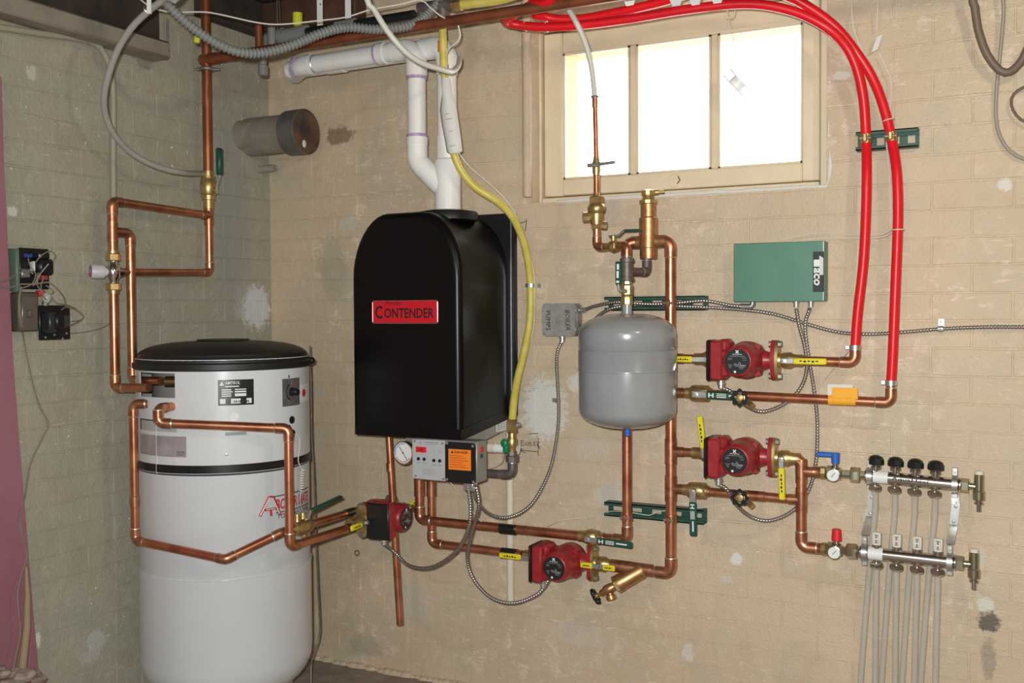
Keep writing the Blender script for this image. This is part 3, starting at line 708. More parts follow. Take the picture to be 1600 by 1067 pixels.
# --- hot and cold connections on the left of the tank
RP = 0.0145
SUP_T = L(322, -20, 0.08); SUP_B = L(325, 262, 0.08)
t_ = thing('copper_supply_pipe', 'tall copper supply pipe dropping from the ceiling beside the left wall', 'pipe', (SUP_B.x, SUP_B.y, SUP_B.z))
xs, ys = SUP_B.x, SUP_B.y
pipe_run(t_, [V((xs, ys, 2.40)), V((xs, ys, SUP_B.z - 0.02))], 0.0165, M('dull_copper', (0.40, 0.15, 0.07), 0.38, 0.75, c2=(0.29, 0.10, 0.045), scale=10))
hc = V((xs, ys, L(322, 108, 0.08).z))
hg = thing('split_ring_hanger', 'old split-ring hanger clamped round the tall copper supply pipe', 'pipe clamp', hc)
MB().ring(hc, Z, 0.021, 0.006, 20, 8).build('ring', STEEL_DULL, hg)
for s in (-1, 1): MB().ball(hc + CR * 0.028 * s, 0.008, (1, 1, 0.9), 8).cyl(hc + CR * 0.02 * s, hc + CR * 0.045 * s, 0.004, 8).build('bolt', STEEL_DULL, hg)

def lever(T, pivot, d, n, Lh, wd, gm, shank=0.3, marks=True, step=0.006):
    """flat steel lever with a coloured grip; d along the lever, n out of its face"""
    pivot = V(pivot); d = V(d).normalized(); n = (V(n) - d * V(n).dot(d)).normalized(); s = d.cross(n)
    h = MB().box(pivot, d, s, n, (-wd * 0.45, -wd * 0.42, 0), (Lh * shank + 0.01, wd * 0.42, 0.003), 0.0012).build('handle', STEEL, T)
    MB().lathe(pivot + n * 0.003, n, [(0, wd * 0.36), (0.006, wd * 0.36), (0.0065, 0)], 6).build('stem_nut', STEEL, h, ang=25)
    g = MB().box(pivot, d, s, n, (Lh * shank, -wd * 0.5, -0.003), (Lh, wd * 0.5, step), 0.003).build('grip', gm, h)
    if marks:
        k = MB(); L0 = Lh * shank; LL = Lh - L0
        if gm is GREEN_GRIP:
            k.box(pivot, d, s, n, (L0 + LL * 0.06, -wd * 0.3, step), (L0 + LL * 0.09, wd * 0.3, step + 0.0006))
            k.box(pivot, d, s, n, (L0 + LL * 0.16, -wd * 0.3, step), (L0 + LL * 0.19, wd * 0.3, step + 0.0006))
            k.box(pivot, d, s, n, (L0 + LL * 0.09, -wd * 0.06, step), (L0 + LL * 0.16, wd * 0.06, step + 0.0006))
            for j, (q0, q1) in enumerate(((0.26, 0.50), (0.26, 0.50), (0.26, 0.50), (0.56, 0.86))):
                yy = (-0.22, 0.0, 0.22, 0.02)[j]
                k.box(pivot, d, s, n, (L0 + LL * q0, wd * (yy - (0.05 if j < 3 else 0.16)), step), (L0 + LL * q1, wd * (yy + (0.05 if j < 3 else 0.05)), step + 0.0006))
            k.build('print', PRINT_WHITE, h)
        else:
            for j in range(5):
                k.box(pivot, d, s, n, (L0 + LL * (0.2 + 0.12 * j), -wd * 0.14, step), (L0 + LL * (0.2 + 0.12 * j) + LL * 0.08, wd * (0.06 + 0.1 * (j % 2)), step + 0.0006))
            k.build('print', PRINT_BLACK, h)
    return h

def ball_valve(name, label, c, ax, r, nrm=None, hd=None, gm=None, Lh=0.09, body=None, ln=None, wd=0.016, shank=0.3, group=None):
    c = V(c); ax = V(ax).normalized(); ln = ln or r * 4.6; body = body or BRASS
    T = thing(name, label, 'valve', c, group)
    MB().lathe(c - ax * ln / 2, ax, [(0, r * 1.12), (ln * 0.18, r * 1.12), (ln * 0.2, r * 1.22), (ln * 0.28, r * 1.25), (ln * 0.36, r * 1.55), (ln * 0.5, r * 1.7), (ln * 0.64, r * 1.55), (ln * 0.72, r * 1.25), (ln * 0.8, r * 1.22), (ln * 0.82, r * 1.12), (ln, r * 1.12)], 20).build('valve_body', body, T)
    hexnut(T, c + ax * ln * 0.22, ax, ln * 0.12, r * 1.5, body, 'hex_collar')
    if hd is not None:
        nrm = V(nrm).normalized()
        MB().cyl(c, c + nrm * r * 2.3, r * 0.55, 12).build('stem', body, T)
        lever(T, c + nrm * r * 2.2, hd, nrm, Lh, wd, gm, shank)
    return T
vb = V((xs, ys, L(327, 298, 0.08).z))
bv = thing('ball_valve', 'brass ball valve with upright green handle on the tall copper supply pipe', 'valve', vb)
MB().lathe(vb - Z * 0.062, Z, [(0, 0.0185), (0.028, 0.0185), (0.030, 0.023), (0.045, 0.023), (0.05, 0.027), (0.09, 0.028), (0.096, 0.024), (0.11, 0.024), (0.112, 0.019), (0.128, 0.019)], 22).build('valve_body', BRASS, bv)
sd = (CR - fw * 0.4).normalized()
MB().cyl(vb, vb + sd * 0.034, 0.009, 12).build('stem', BRASS, bv)
h0 = vb + sd * 0.036
hh = MB().tube([h0 - Z * 0.012, h0 + Z * 0.012, h0 + sd * 0.006 + Z * 0.03, h0 + sd * 0.012 + Z * 0.042, h0 + sd * 0.012 + Z * 0.06], 0.0042, 8).build('handle', STEEL, bv)
MB().box(h0 + sd * 0.012 + Z * 0.05, sd, sd.cross(Z), Z, (-0.010, -0.011, 0), (0.010, 0.011, 0.092), 0.005).build('grip', GREEN_GRIP, hh)

# loop with mixing valve: points on a plane a little off the left wall
def LP(px, py, o=0.08): return L(px, py, o)
j1 = V((xs, ys, LP(326, 337).z)); j2 = V((xs, ys, LP(327, 426).z))
lo_ = 0.10
k1 = LP(175, 337, lo_); k1.z = j1.z + 0.012
k2 = V((k1.x, k1.y, LP(175, 362, lo_).z)); mv = V((k1.x, k1.y, LP(176, 425, lo_).z))
tl = thing('copper_pipe_loop', 'copper pipe loop with elbows between supply valve and mixing valve at left', 'pipe', (j1 + k1) / 2)
pipe_run(tl, [vb - Z * 0.05, j1, V((k1.x, k1.y, j1.z + 0.01)), mv + Z * 0.055], 0.0135)
pipe_run(tl, [j1, j2, V((k1.x, k1.y + 0.02, mv.z))], 0.0125)
tee(tl, j1 + Z * 0.0, -Z, (k1 - j1), 0.0140)
dn = LP(203, 362, lo_); hx = V((k2.x + (dn.x - k2.x), dn.y, k2.z))
tee(tl, k2, Z, (hx - k2), 0.0135)
e1 = P(207, 596, 3.16)
pt = TS(262, 600, -0.03)
drop = V((hx.x, hx.y, e1.z))
out = TS(238, 598, 0.02)
dd = thing('copper_drop_pipe', 'right of two parallel copper drop pipes entering the left of the tank', 'pipe', drop)
pipe_run(dd, [k2 + (hx - k2).normalized() * 0.02, hx, drop, V((TS(252, 598, -0.035).x, TS(252, 598, -0.035).y, drop.z + 0.004))], 0.0135)
d2 = thing('copper_drop_pipe', 'left of two parallel copper drop pipes, running down from the mixing valve', 'pipe', V((mv.x, mv.y, e1.z)))
lowz = LP(182, 606, lo_).z
pipe_run(d2, [mv - Z * 0.05, V((mv.x, mv.y, lowz)), V((TS(233, 608, 0.012).x, TS(233, 608, 0.012).y, lowz + 0.006))], 0.0135)
MB().cyl(out - (out - TC).to_2d().to_3d().normalized() * 0.05, TS(268, 597, -0.04) + V((0.05, 0.03, 0)), 0.017, 16).build('nipple', M('dark_brass', (0.16, 0.09, 0.035), 0.4, 0.8), tank)
m_ = thing('mixing_valve', 'chrome thermostatic mixing valve with white knob between brass unions', 'valve', mv - Z * 0.05)
MB().lathe(mv - Z * 0.034, Z, [(0, 0.014), (0.012, 0.015), (0.02, 0.021), (0.048, 0.021), (0.056, 0.015), (0.068, 0.014)], 20).cyl(mv, mv + (j2 - mv).to_2d().to_3d().normalized() * 0.03, 0.016, 16).build('valve_body', CHROME, m_)
for s in (-1, 1):
    hexnut(m_, mv + Z * (0.034 * s - (0.0 if s > 0 else 0.022)), Z, 0.022, 0.022, BRASS, 'union_nut')
    MB().cyl(mv + Z * 0.05 * s, mv + Z * 0.066 * s, 0.0165, 14).build('union_tail', BRASS, m_)
kd = (-CR * 0.85 - fw * 0.55).normalized()
kb = MB().lathe(mv + kd * 0.012, kd, [(0, 0.014), (0.012, 0.014), (0.014, 0.021), (0.048, 0.0225), (0.052, 0.021), (0.053, 0.0)], 24).build('knob', M('white_knob', (0.58, 0.54, 0.56), 0.4), m_)
MB().lathe(mv + kd * 0.0655, kd, [(0, 0.0175), (0.0008, 0.0175)], 20).build('blue_dot', M('blue_dot', (0.18, 0.22, 0.42), 0.5), kb)
cc = mv + kd * 0.0664
MB().lathe(cc, kd, [(0, 0.009), (0.0006, 0.009)], 16).build('grey_dot', M('grey_dot', (0.42, 0.38, 0.42), 0.5), kb)
kx = kd.cross(Z).normalized(); MB().tube([cc + (kx * math.cos(a) + Z * math.sin(a)) * 0.0145 for a in [math.radians(200 + 14 * k) for k in range(10)]], 0.0022, 6).build('red_arc', PRINT_RED, kb)

# pipe A: from the left port down and round the front of the tank, then back toward the wall
XA = W(590, 806, 0.25).x
lA0 = TS(232, 631, -0.005); lA1 = P(208, 634, 3.10); lA2 = P(216, 846, 3.10); lA2 = V((lA1.x, lA1.y, lA2.z))
lA3 = P(352, 874, 2.955)
yB = -0.70
XU = XA - 0.035
zU = P(480, 829, 3.07).z
lA4 = V((XU, yB + 0.02, P(440, 846, 3.02).z))
ta = thing('copper_return_pipe', 'copper pipe bending down and round the front of the white tank', 'pipe', lA2)
pipe_run(ta, [lA0, V((lA1.x, lA1.y, lA0.z)), lA2, lA3, V((XU, yB, zU)), V((XU, -0.24, zU))], 0.0130)
for (p_, dr_) in ((lA2 + Z * 0.12, Z),): coupling(ta, p_, dr_, 0.013)
# pipe B: gooseneck, across the front, down and back to the pump
b0 = TS(270, 635, -0.005); b1 = P(247, 640, 2.985); b2 = P(249, 662, 2.985); b1.z = b0.z; b2 = V((b1.x, b1.y, P(248, 661, 2.985).z))
b3 = V((XA, yB, P(440, 670, 3.0).z)); b4 = V((XA, yB, P(458, 857, 3.0).z)); zP = b4.z
tb = thing('copper_flow_pipe', 'copper pipe crossing the tank front below the labels and dropping on the right', 'pipe', b4)
pipe_run(tb, [b0, b1, b2, b3, b4, V((XA, -0.36, zP))], 0.0135)
# pipe-stop valve on the upper of the two lines
cv = V((XU, -0.60, zU))
zv = thing('circuit_valve', 'brass circuit setter valve with dark green lever beside the tank', 'valve', cv)
MB().lathe(cv - Y * 0.05, Y, [(0, 0.015), (0.012, 0.015), (0.014, 0.021), (0.026, 0.022), (0.034, 0.026), (0.062, 0.026), (0.07, 0.022), (0.084, 0.021), (0.086, 0.015), (0.10, 0.015)], 18).build('valve_body', BRASS, zv)
for k in (-0.022, 0.004): MB().lathe(cv + Y * k, Z, [(0, 0.011), (0.03, 0.011), (0.034, 0.008), (0.044, 0.008)], 10).build('test_port', BRASS, zv)
MB().cyl(cv - X * 0.0 - Z * 0.03 + Y * 0.01, cv + Z * 0.0 + Y * 0.01, 0.012, 10).build('drain_boss', BRASS, zv)
hp = cv + V((0.01, 0.03, 0.045)); hdir = (Y * 1.0 + Z * 0.12).normalized()
hs = MB().tube([cv + V((0, 0.03, 0.015)), hp, hp + hdir * 0.02], 0.004, 8).build('handle', STEEL, zv)
MB().box(hp, hdir, X, hdir.cross(X), (0.0, -0.009, -0.004), (0.155, 0.009, 0.005), 0.003).build('grip', GREEN_GRIP, hs)
b = MB()
for yy, zz, xx in ((-0.40, zP + 0.0005, XA), (-0.36, zU, XU)):
    b = MB().cyl(V((xx, yy - 0.022, zz)), V((xx, yy + 0.022, zz)), 0.0142, 14)
    tag(b.build('pipe_tape', BLACK), 'black tape band on the %s copper line behind the tank' % ('lower' if xx == XA else 'upper'), 'tape', 'black pipe markers')

# ================================================================== BOILER
BX0, BX1, BYF = -1.995, -1.585, -0.35
BZF, BZB, BZT = 0.918, 0.955, 1.622
bo = thing('wall_hung_boiler', 'black wall-hung boiler with rounded top and red nameplate', 'boiler', ((BX0 + BX1) / 2, -0.18, BZF))
bp_ = MB().box((0, 0, 0), X, Y, Z, (BX0 - 0.01, -0.03, BZB), (BX1 + 0.022, -0.004, BZT + 0.012), 0.003).build('back_plate', BLACK, bo)
MB().box((0, 0, 0), X, Y, Z, (BX1 + 0.010, -0.033, BZB), (BX1 + 0.0125, -0.030, BZT + 0.01)).build('trim_strip', STEEL, bo)
RXc, RZc = 0.135, 0.20
def shell_loop(ins, y):
    x0, x1, zt_, zb_ = BX0 + ins, BX1 - ins, BZT - ins, BZF + (BZB - BZF) * ((y - BYF) / -BYF)
    pts = [(x0, zb_), (x1, zb_)]
    for k in range(11):
        a = math.pi / 2 * k / 10
        pts.append((x1 - RXc + RXc * math.cos(a) ** 1.05, zt_ - RZc + RZc * math.sin(a) ** 1.05))
    for k in range(10, -1, -1):
        a = math.pi / 2 * k / 10
        pts.append((x0 + RXc - RXc * math.cos(a) ** 1.05, zt_ - RZc + RZc * math.sin(a) ** 1.05))
    return [V((p, y, q)) for p, q in pts]
loops = [shell_loop(0, -0.03), shell_loop(0, -0.12), shell_loop(0.001, BYF + 0.024)] + [shell_loop(0.022 * (1 - math.cos(math.pi / 2 * k / 5)), BYF + 0.024 - 0.024 * math.sin(math.pi / 2 * k / 5)) for k in range(1, 6)]
sh = MB(); n_ = len(loops[0])
vs = [p for l_ in loops for p in l_]
fs = [(i * n_ + k, i * n_ + (k + 1) % n_, (i + 1) * n_ + (k + 1) % n_, (i + 1) * n_ + k) for i in range(len(loops) - 1) for k in range(n_)]
fs += [tuple(range(n_)), tuple((len(loops) - 1) * n_ + k for k in range(n_))]
sh.add(vs, fs); sh.build('cover', BLACK_GLOSS, bo, ang=50)
b = MB()   # lip round the foot of the cover
lipv = [(BX0 + 0.012, BYF - 0.001, BZF), (BX1 + 0.001, BYF - 0.001, BZF), (BX1 + 0.001, -0.03, BZB), (BX0 + 0.012, -0.03, BZB)]
b.add([V(p) - Z * 0.008 for p in lipv] + [V(p) + Z * 0.026 for p in lipv], [(0, 1, 2, 3), (4, 5, 6, 7), (0, 1, 5, 4), (1, 2, 6, 5), (2, 3, 7, 6), (3, 0, 4, 7)])
b.build('cover_lip', BLACK_GLOSS, bo)
# grey chassis under the cover
b = MB()
ch = [(BX0 + 0.19, BYF + 0.03, BZF - 0.006), (BX1 - 0.003, BYF + 0.03, BZF - 0.006), (BX1 - 0.003, -0.012, BZB - 0.006), (BX0 + 0.19, -0.012, BZB - 0.006)]
b.add([V(p) - Z * 0.034 for p in ch] + [V(p) for p in ch], [(0, 1, 2, 3), (4, 5, 6, 7), (0, 1, 5, 4), (1, 2, 6, 5), (2, 3, 7, 6), (3, 0, 4, 7)])
b.build('chassis', BARE_GREY, bo)
flat(bo, 'data_label', PRINT_WHITE, (BX1 - 0.003, -0.115, BZB - 0.040), Y, Z, [(0, -0.004, 0.085, 0.03)], X, 0.001)
flat(bo, 'label_print', PRINT_GREY, (BX1 - 0.002, -0.115, BZB - 0.040), Y, Z, [(0.006 + 0.02 * (k % 4), 0.002 + 0.006 * (k // 4), 0.006 + 0.02 * (k % 4) + 0.014, 0.0045 + 0.006 * (k // 4)) for k in range(16)], X, 0.0006)
# vent collar on top
vc = W(700, 336, 0.19); vcx = vc.x
MB().lathe((vcx, -0.19, BZT - 0.02), Z, [(0, 0.098), (0.022, 0.098), (0.028, 0.094), (0.034, 0.060), (0.034, 0.0)], 40).build('vent_collar', BLACK, bo)
# nameplate
na = W(583, 505, -BYF + 0.001); nb = W(684, 469, -BYF + 0.001); nw = nb.x - na.x; nh = nb.z - na.z
yf = BYF
npl = MB().prism(rrect(nw, nh, 0.005), ((na.x + nb.x) / 2, yf, (na.z + nb.z) / 2), X, Z, 0, 0.003, -Y).build('nameplate', M('nameplate_red', (0.62, 0.012, 0.022), 0.3), bo)
b = MB(); rr = rrect(nw, nh, 0.005); b.tube([V(((na.x + nb.x) / 2 + p, yf - 0.003, (na.z + nb.z) / 2 + q)) for p, q in rr + rr[:1]], 0.0016, 6); b.build('chrome_edge', M('plate_edge', (0.55, 0.25, 0.25), 0.3, 0.8), npl)
text_part(npl, 'C', (na.x + 0.010, yf - 0.0036, na.z + 0.014), X, Z, 0.042, PRINT_BLACK, width=0.028, bold=0.02)
text_part(npl, 'ONTENDER', (na.x + 0.045, yf - 0.0036, na.z + 0.016), X, Z, 0.032, PRINT_BLACK, width=nw - 0.058, bold=0.02)
text_part(npl, 'Munchkin', (na.x + 0.05, yf - 0.0036, na.z + 0.058), X, Z, 0.012, PRINT_BLACK, width=0.06, shear=0.3)
# control box under the front edge
c0 = W(647, 749, 0.362); c1 = W(744, 690, 0.362)
CBX0, CBX1, CBZ0, CBZ1, CBY = c0.x, c1.x, c0.z + 0.004, BZF - 0.006, -0.362
cb = MB().box((0, 0, 0), X, Y, Z, (CBX0, CBY, CBZ0), (CBX1 + 0.003, CBY + 0.062, CBZ1), 0.003).build('control_box', BARE_GREY, bo)
mid = W(697, 715, 0.362).x
pn = MB().box((0, 0, 0), X, Y, Z, (CBX0 - 0.003, CBY - 0.006, CBZ0 - 0.001), (mid - 0.001, CBY, CBZ1 - 0.002), 0.002).build('control_panel', PANEL_GREY, bo)
pw, ph = mid - CBX0, CBZ1 - CBZ0; po = V((CBX0, CBY - 0.006, CBZ0))
flat(pn, 'display', LCD, po, X, Z, [(0.10 * pw, 0.66 * ph, 0.42 * pw, 0.80 * ph)], -Y, 0.001)
text_part(pn, '184', po + V((0.17 * pw, -0.0014, 0.685 * ph)), X, Z, 0.010, M('display_digit', (0.16, 0.0, 0.01), 0.4), shear=0.1)
for bx in (0.18, 0.36, 0.66, 0.84):
    MB().lathe(po + V((bx * pw, 0, 0.50 * ph if bx < 0.5 else 0.485 * ph)), -Y, [(0, 0.0055), (0.003, 0.005), (0.0032, 0)], 14).build('push_button', BLACK, pn)
for bx, bz in ((0.07, 0.93), (0.93, 0.92), (0.09, 0.07), (0.94, 0.05)):
    MB().lathe(po + V((bx * pw, 0, bz * ph)), -Y, [(0, 0.0045), (0.002, 0.004), (0.003, 0)], 12).build('screw', STEEL, pn)
flat(pn, 'panel_print', PRINT_GREY, po, X, Z, [(0.36 * pw, 0.90 * ph, 0.80 * pw, 0.935 * ph), (0.36 * pw, 0.86 * ph, 0.76 * pw, 0.875 * ph), (0.12 * pw, 0.39 * ph, 0.24 * pw, 0.41 * ph), (0.30 * pw, 0.39 * ph, 0.43 * pw, 0.41 * ph), (0.60 * pw, 0.36 * ph, 0.72 * pw, 0.39 * ph), (0.78 * pw, 0.36 * ph, 0.9 * pw, 0.39 * ph), (0.64 * pw, 0.70 * ph, 0.68 * pw, 0.715 * ph), (0.82 * pw, 0.70 * ph, 0.86 * pw, 0.715 * ph)] + [(0.30 * pw, (0.12 + 0.035 * k) * ph, (0.62 + 0.06 * (k % 3)) * pw, (0.13 + 0.035 * k) * ph) for k in range(5)], -Y, 0.0005)
MB().lathe(po + V((0.24 * pw, 0, 0.9 * ph)), -Y, [(0, 0.004), (0.0006, 0.004)], 12).build('panel_logo', PRINT_GREY, pn)
bw_ = CBX1 - mid
bc = MB().prism(rrect(bw_ * 0.98, ph * 0.98, 0.010), ((mid + CBX1) / 2, CBY, (CBZ0 + CBZ1) / 2 - 0.003), X, Z, 0, 0.008, -Y).build('wiring_cover', BLACK, bo)
bo_ = V((mid, CBY - 0.008, CBZ0))
dl = flat(bc, 'danger_label', ORANGE, bo_, X, Z, [(0.13 * bw_, 0.30 * ph, 0.87 * bw_, 0.80 * ph)], -Y, 0.0008)
text_part(bc, 'DANGER', bo_ + V((0.33 * bw_, -0.001, 0.70 * ph)), X, Z, 0.008, PRINT_BLACK, width=0.45 * bw_, bold=0.02)
MB().add([bo_ + V((0.21 * bw_, -0.001, 0.70 * ph)), bo_ + V((0.30 * bw_, -0.001, 0.70 * ph)), bo_ + V((0.255 * bw_, -0.001, 0.765 * ph))], [(0, 1, 2)]).build('warning_triangle', PRINT_BLACK, bc)
flat(bc, 'label_lines', M('brown_print', (0.45, 0.08, 0.01), 0.5), bo_ - Y * 0.0008, X, Z, [(0.17 * bw_, (0.36 + 0.055 * k) * ph, (0.80 - 0.1 * (k % 3)) * bw_, (0.375 + 0.055 * k) * ph) for k in range(6)], -Y, 0.0004)
for bx, bz in ((0.08, 0.93), (0.93, 0.90), (0.07, 0.05), (0.94, 0.04)):
    MB().lathe(bo_ + V((bx * bw_, 0.0, bz * ph)), -Y, [(0, 0.0045), (0.002, 0.004), (0.003, 0)], 12).build('screw', STEEL, bc)
flat(bo, 'rocker_switch', RED, (CBX1 + 0.003, CBY + 0.02, CBZ1 - 0.035), Y, Z, [(0, 0, 0.014, 0.016)], X, 0.004)
flat(bo, 'green_lamp', GREEN_GRIP, (CBX1 + 0.003, CBY + 0.02, CBZ1 - 0.052), Y, Z, [(0, 0, 0.012, 0.012)], X, 0.003)
# knock-out connector under the control box
cn = W(735, 751, 0.33)
MB().box(cn, X, Y, Z, (-0.018, -0.015, -0.03), (0.018, 0.015, 0.004), 0.003).build('cable_connector', STEEL, bo)
# pressure gauge
gc = W(632, 707, 0.33)
gg = thing('pressure_gauge', 'round white dial gauge beside the boiler control panel', 'gauge', gc - Z * 0.04)
MB().lathe(gc + Y * 0.045, -Y, [(0, 0.020), (0.01, 0.034), (0.042, 0.037), (0.05, 0.038), (0.052, 0.034), (0.052, 0.0)], 32).build('case', BLACK, gg)
MB().ring(gc - Y * 0.007, Y, 0.0355, 0.003, 32, 8).build('bezel', CHROME, gg)
df = MB().lathe(gc - Y * 0.0068, -Y, [(0, 0.034), (0.0012, 0.034)], 32).build('dial', PRINT_WHITE, gg)
MB().tube([gc - Y * 0.0095 + V((-0.014, 0, 0.020)), gc - Y * 0.0095 + V((0.016, 0, -0.022))], 0.0009, 6).build('needle', PRINT_BLACK, df)
MB().ball(gc - Y * 0.009, 0.003, (1, 0.6, 1), 8).build('needle_hub', PRINT_BLACK, df)
MB().tube([gc - Y * 0.0085 + V((0.029 * math.cos(a), 0, 0.029 * math.sin(a))) for a in [math.radians(-150 + 12 * k) for k in range(11)]], 0.0011, 6).build('red_scale', PRINT_RED, df)
MB().tube([gc - Y * 0.0085 + V((0.029 * math.cos(a), 0, 0.029 * math.sin(a))) for a in [math.radians(80 + 12 * k) for k in range(11)]], 0.0011, 6).build('blue_scale', BLUE, df)
MB().cyl(gc + Y * 0.03, V((gc.x, gc.y + 0.03, BZF + 0.01)), 0.009, 10).build('stem', BRASS, gg)

# ---------------------------------------------------------------- vent pipes
def pvc_run(T, pts, r, collars=(), purple=()):
    pipe_run(T, pts, r, PVC, PVC, 22, 'vent_pipe', 1.5)
rA, rB, rC = 0.043, 0.0305, 0.0315
vx, vy = vcx + 0.0, -0.19
vA = W(690, 258, 0.19); 
av = thing('exhaust_vent_pipe', 'white plastic vent pipe rising from the boiler with a side branch', 'vent pipe', (vx, vy, BZT))
z1 = W(690, 252, 0.19).z
MB().lathe((vx, vy, BZT - 0.01), Z, [(0, rA), (z1 - BZT + 0.006, rA), (z1 - BZT + 0.012, rA - 0.002), (z1 - BZT + 0.016, 0.035)], 28).build('vent_stub', PVC, av)
MB().cyl((vx, vy, z1 - 0.02), (vx, vy, W(690, 215, 0.19).z), 0.0345, 24).build('reducer_socket', PVC, av)
zt2 = W(685, 74, 0.19).z
lft = W(452, 96, 0.15)
pvc_run(av, [V((vx, vy, z1)), V((vx, vy, zt2)), V((lft.x + 0.02, vy + 0.02, zt2 + 0.0))], rC)
coupling(av, (vx, vy, W(690, 112, 0.19).z), Z, rC, 0.03, PURPLE, 'primer_band')
# branch: wye, bend, riser and the run to the left
br0 = V((vx, vy, W(690, 300, 0.2).z)); br1 = W(652, 252, 0.215); br2 = V((br1.x, br1.y, W(646, 76, 0.215).z))
endB = W(470, 96, 0.215)
iv = thing('intake_vent_pipe', 'front white plastic vent pipe with purple primer bands, turning left under the ceiling', 'vent pipe', br1)
dv = (br1 - br0).normalized()
MB().cyl(br0 + dv * 0.01, br1 - dv * 0.025, 0.036, 24).build('wye_branch', PVC, av)
pvc_run(iv, [br0 + dv * 0.05, br1, br2, V((endB.x, endB.y, br2.z - 0.005)), V((endB.x - 0.10, endB.y + 0.09, br2.z - 0.005))], rB)
for py in (122, 213):
    coupling(iv, (br1.x, br1.y, W(648, py, 0.215).z), Z, rB, 0.012, PURPLE, 'primer_band')
coupling(iv, (br1.x, br1.y, W(648, 111, 0.215).z), Z, rB * 1.05, 0.032, PVC, 'socket_collar')
coupling(iv, (br1.x, br1.y, W(648, 221, 0.215).z), Z, rB * 1.05, 0.026, PVC, 'socket_collar')
dB = (V((endB.x, endB.y, br2.z - 0.005)) - br2).normalized()
for px in (590, 463):
    q = W(px, 90, 0.215).x; tt_ = (q - br2.x) / dB.x; coupling(iv, br2 + dB * tt_, dB, rB, 0.010, PURPLE, 'primer_band')
for px in (598, 484): q = W(px, 90, 0.215).x; tt_ = (q - br2.x) / dB.x; coupling(iv, br2 + dB * tt_, dB, rB * 1.05, 0.03, PVC, 'socket_collar')
coupling(av, V((W(528, 100, 0.17).x, vy + 0.012, zt2)), X, rC, 0.07, PVC, 'socket_collar')

# ---------------------------------------------------------------- copper under the boiler
rd0 = W(607, 690, 0.22); rd1 = W(625, 976, 0.22)
t_ = thing('relief_discharge_pipe', 'copper discharge pipe hanging below the boiler with open lower end', 'pipe', rd1)
b = MB().cyl(V((rd0.x, rd0.y, BZF + 0.0)), rd1, 0.0115, 16); b.build('pipe', COPPER, t_)
coupling(t_, rd0.lerp(rd1, 0.14), rd1 - rd0, 0.0115)
o1, o2 = 0.13, 0.10
s0 = W(655, 745, o1); s1 = W(657, 812, o1); s2 = W(980, 834, o1 - 0.02); s3z = W(978, 395, o1 - 0.02).z
AS = W(1014, 378, 0.10)                     # air separator, on the riser
hookL = V((s2.x, s2.y, AS.z))
sp = thing('boiler_supply_pipe', 'copper pipe from under the boiler, along the wall and up behind the grey tank', 'pipe', s1)
pipe_run(sp, [V((s0.x, s0.y, BZF)), V((s0.x, s0.y, s1.z)), V((s2.x, s2.y, s1.z - 0.002)), V((s2.x, s2.y, AS.z)), V((AS.x - 0.03, AS.y, AS.z))], 0.0155)
MB().cyl((s0.x, s0.y, W(655, 775, o1).z), (s0.x, s0.y, BZF - 0.02), 0.0185, 16).build('adapter', COPPER_FIT, sp)
q0 = W(674, 745, o2); q1 = W(674, 850, o2 + 0.01); P3 = W(886, 866, o2 + 0.01)
rp = thing('boiler_return_pipe', 'copper pipe below the supply line, from the boiler to the lower red pump', 'pipe', q1)
pipe_run(rp, [V((q0.x, q0.y, BZB)), V((q0.x, q0.y, q1.z)), V((P3.x - 0.16, P3.y, q1.z + 0.0))], 0.0145)
MB().cyl((q0.x, q0.y, W(674, 775, o2).z), (q0.x, q0.y, BZB - 0.02), 0.0178, 16).build('adapter', COPPER_FIT, rp)
for (pa, lab) in ((W(797, 822, o1 - 0.01), 'black tape band on the upper copper line right of the boiler'), (W(797, 856, o2 + 0.01), 'black tape band on the lower copper line left of the lower pump')):
    pa = V((pa.x, s1.y if 'upper' in lab else P3.y, s1.z - 0.001 if 'upper' in lab else q1.z))
    tag(MB().cyl(pa - X * 0.03, pa + X * 0.025, 0.0166, 16).build('pipe_tape', BLACK), lab, 'tape', 'black pipe markers')

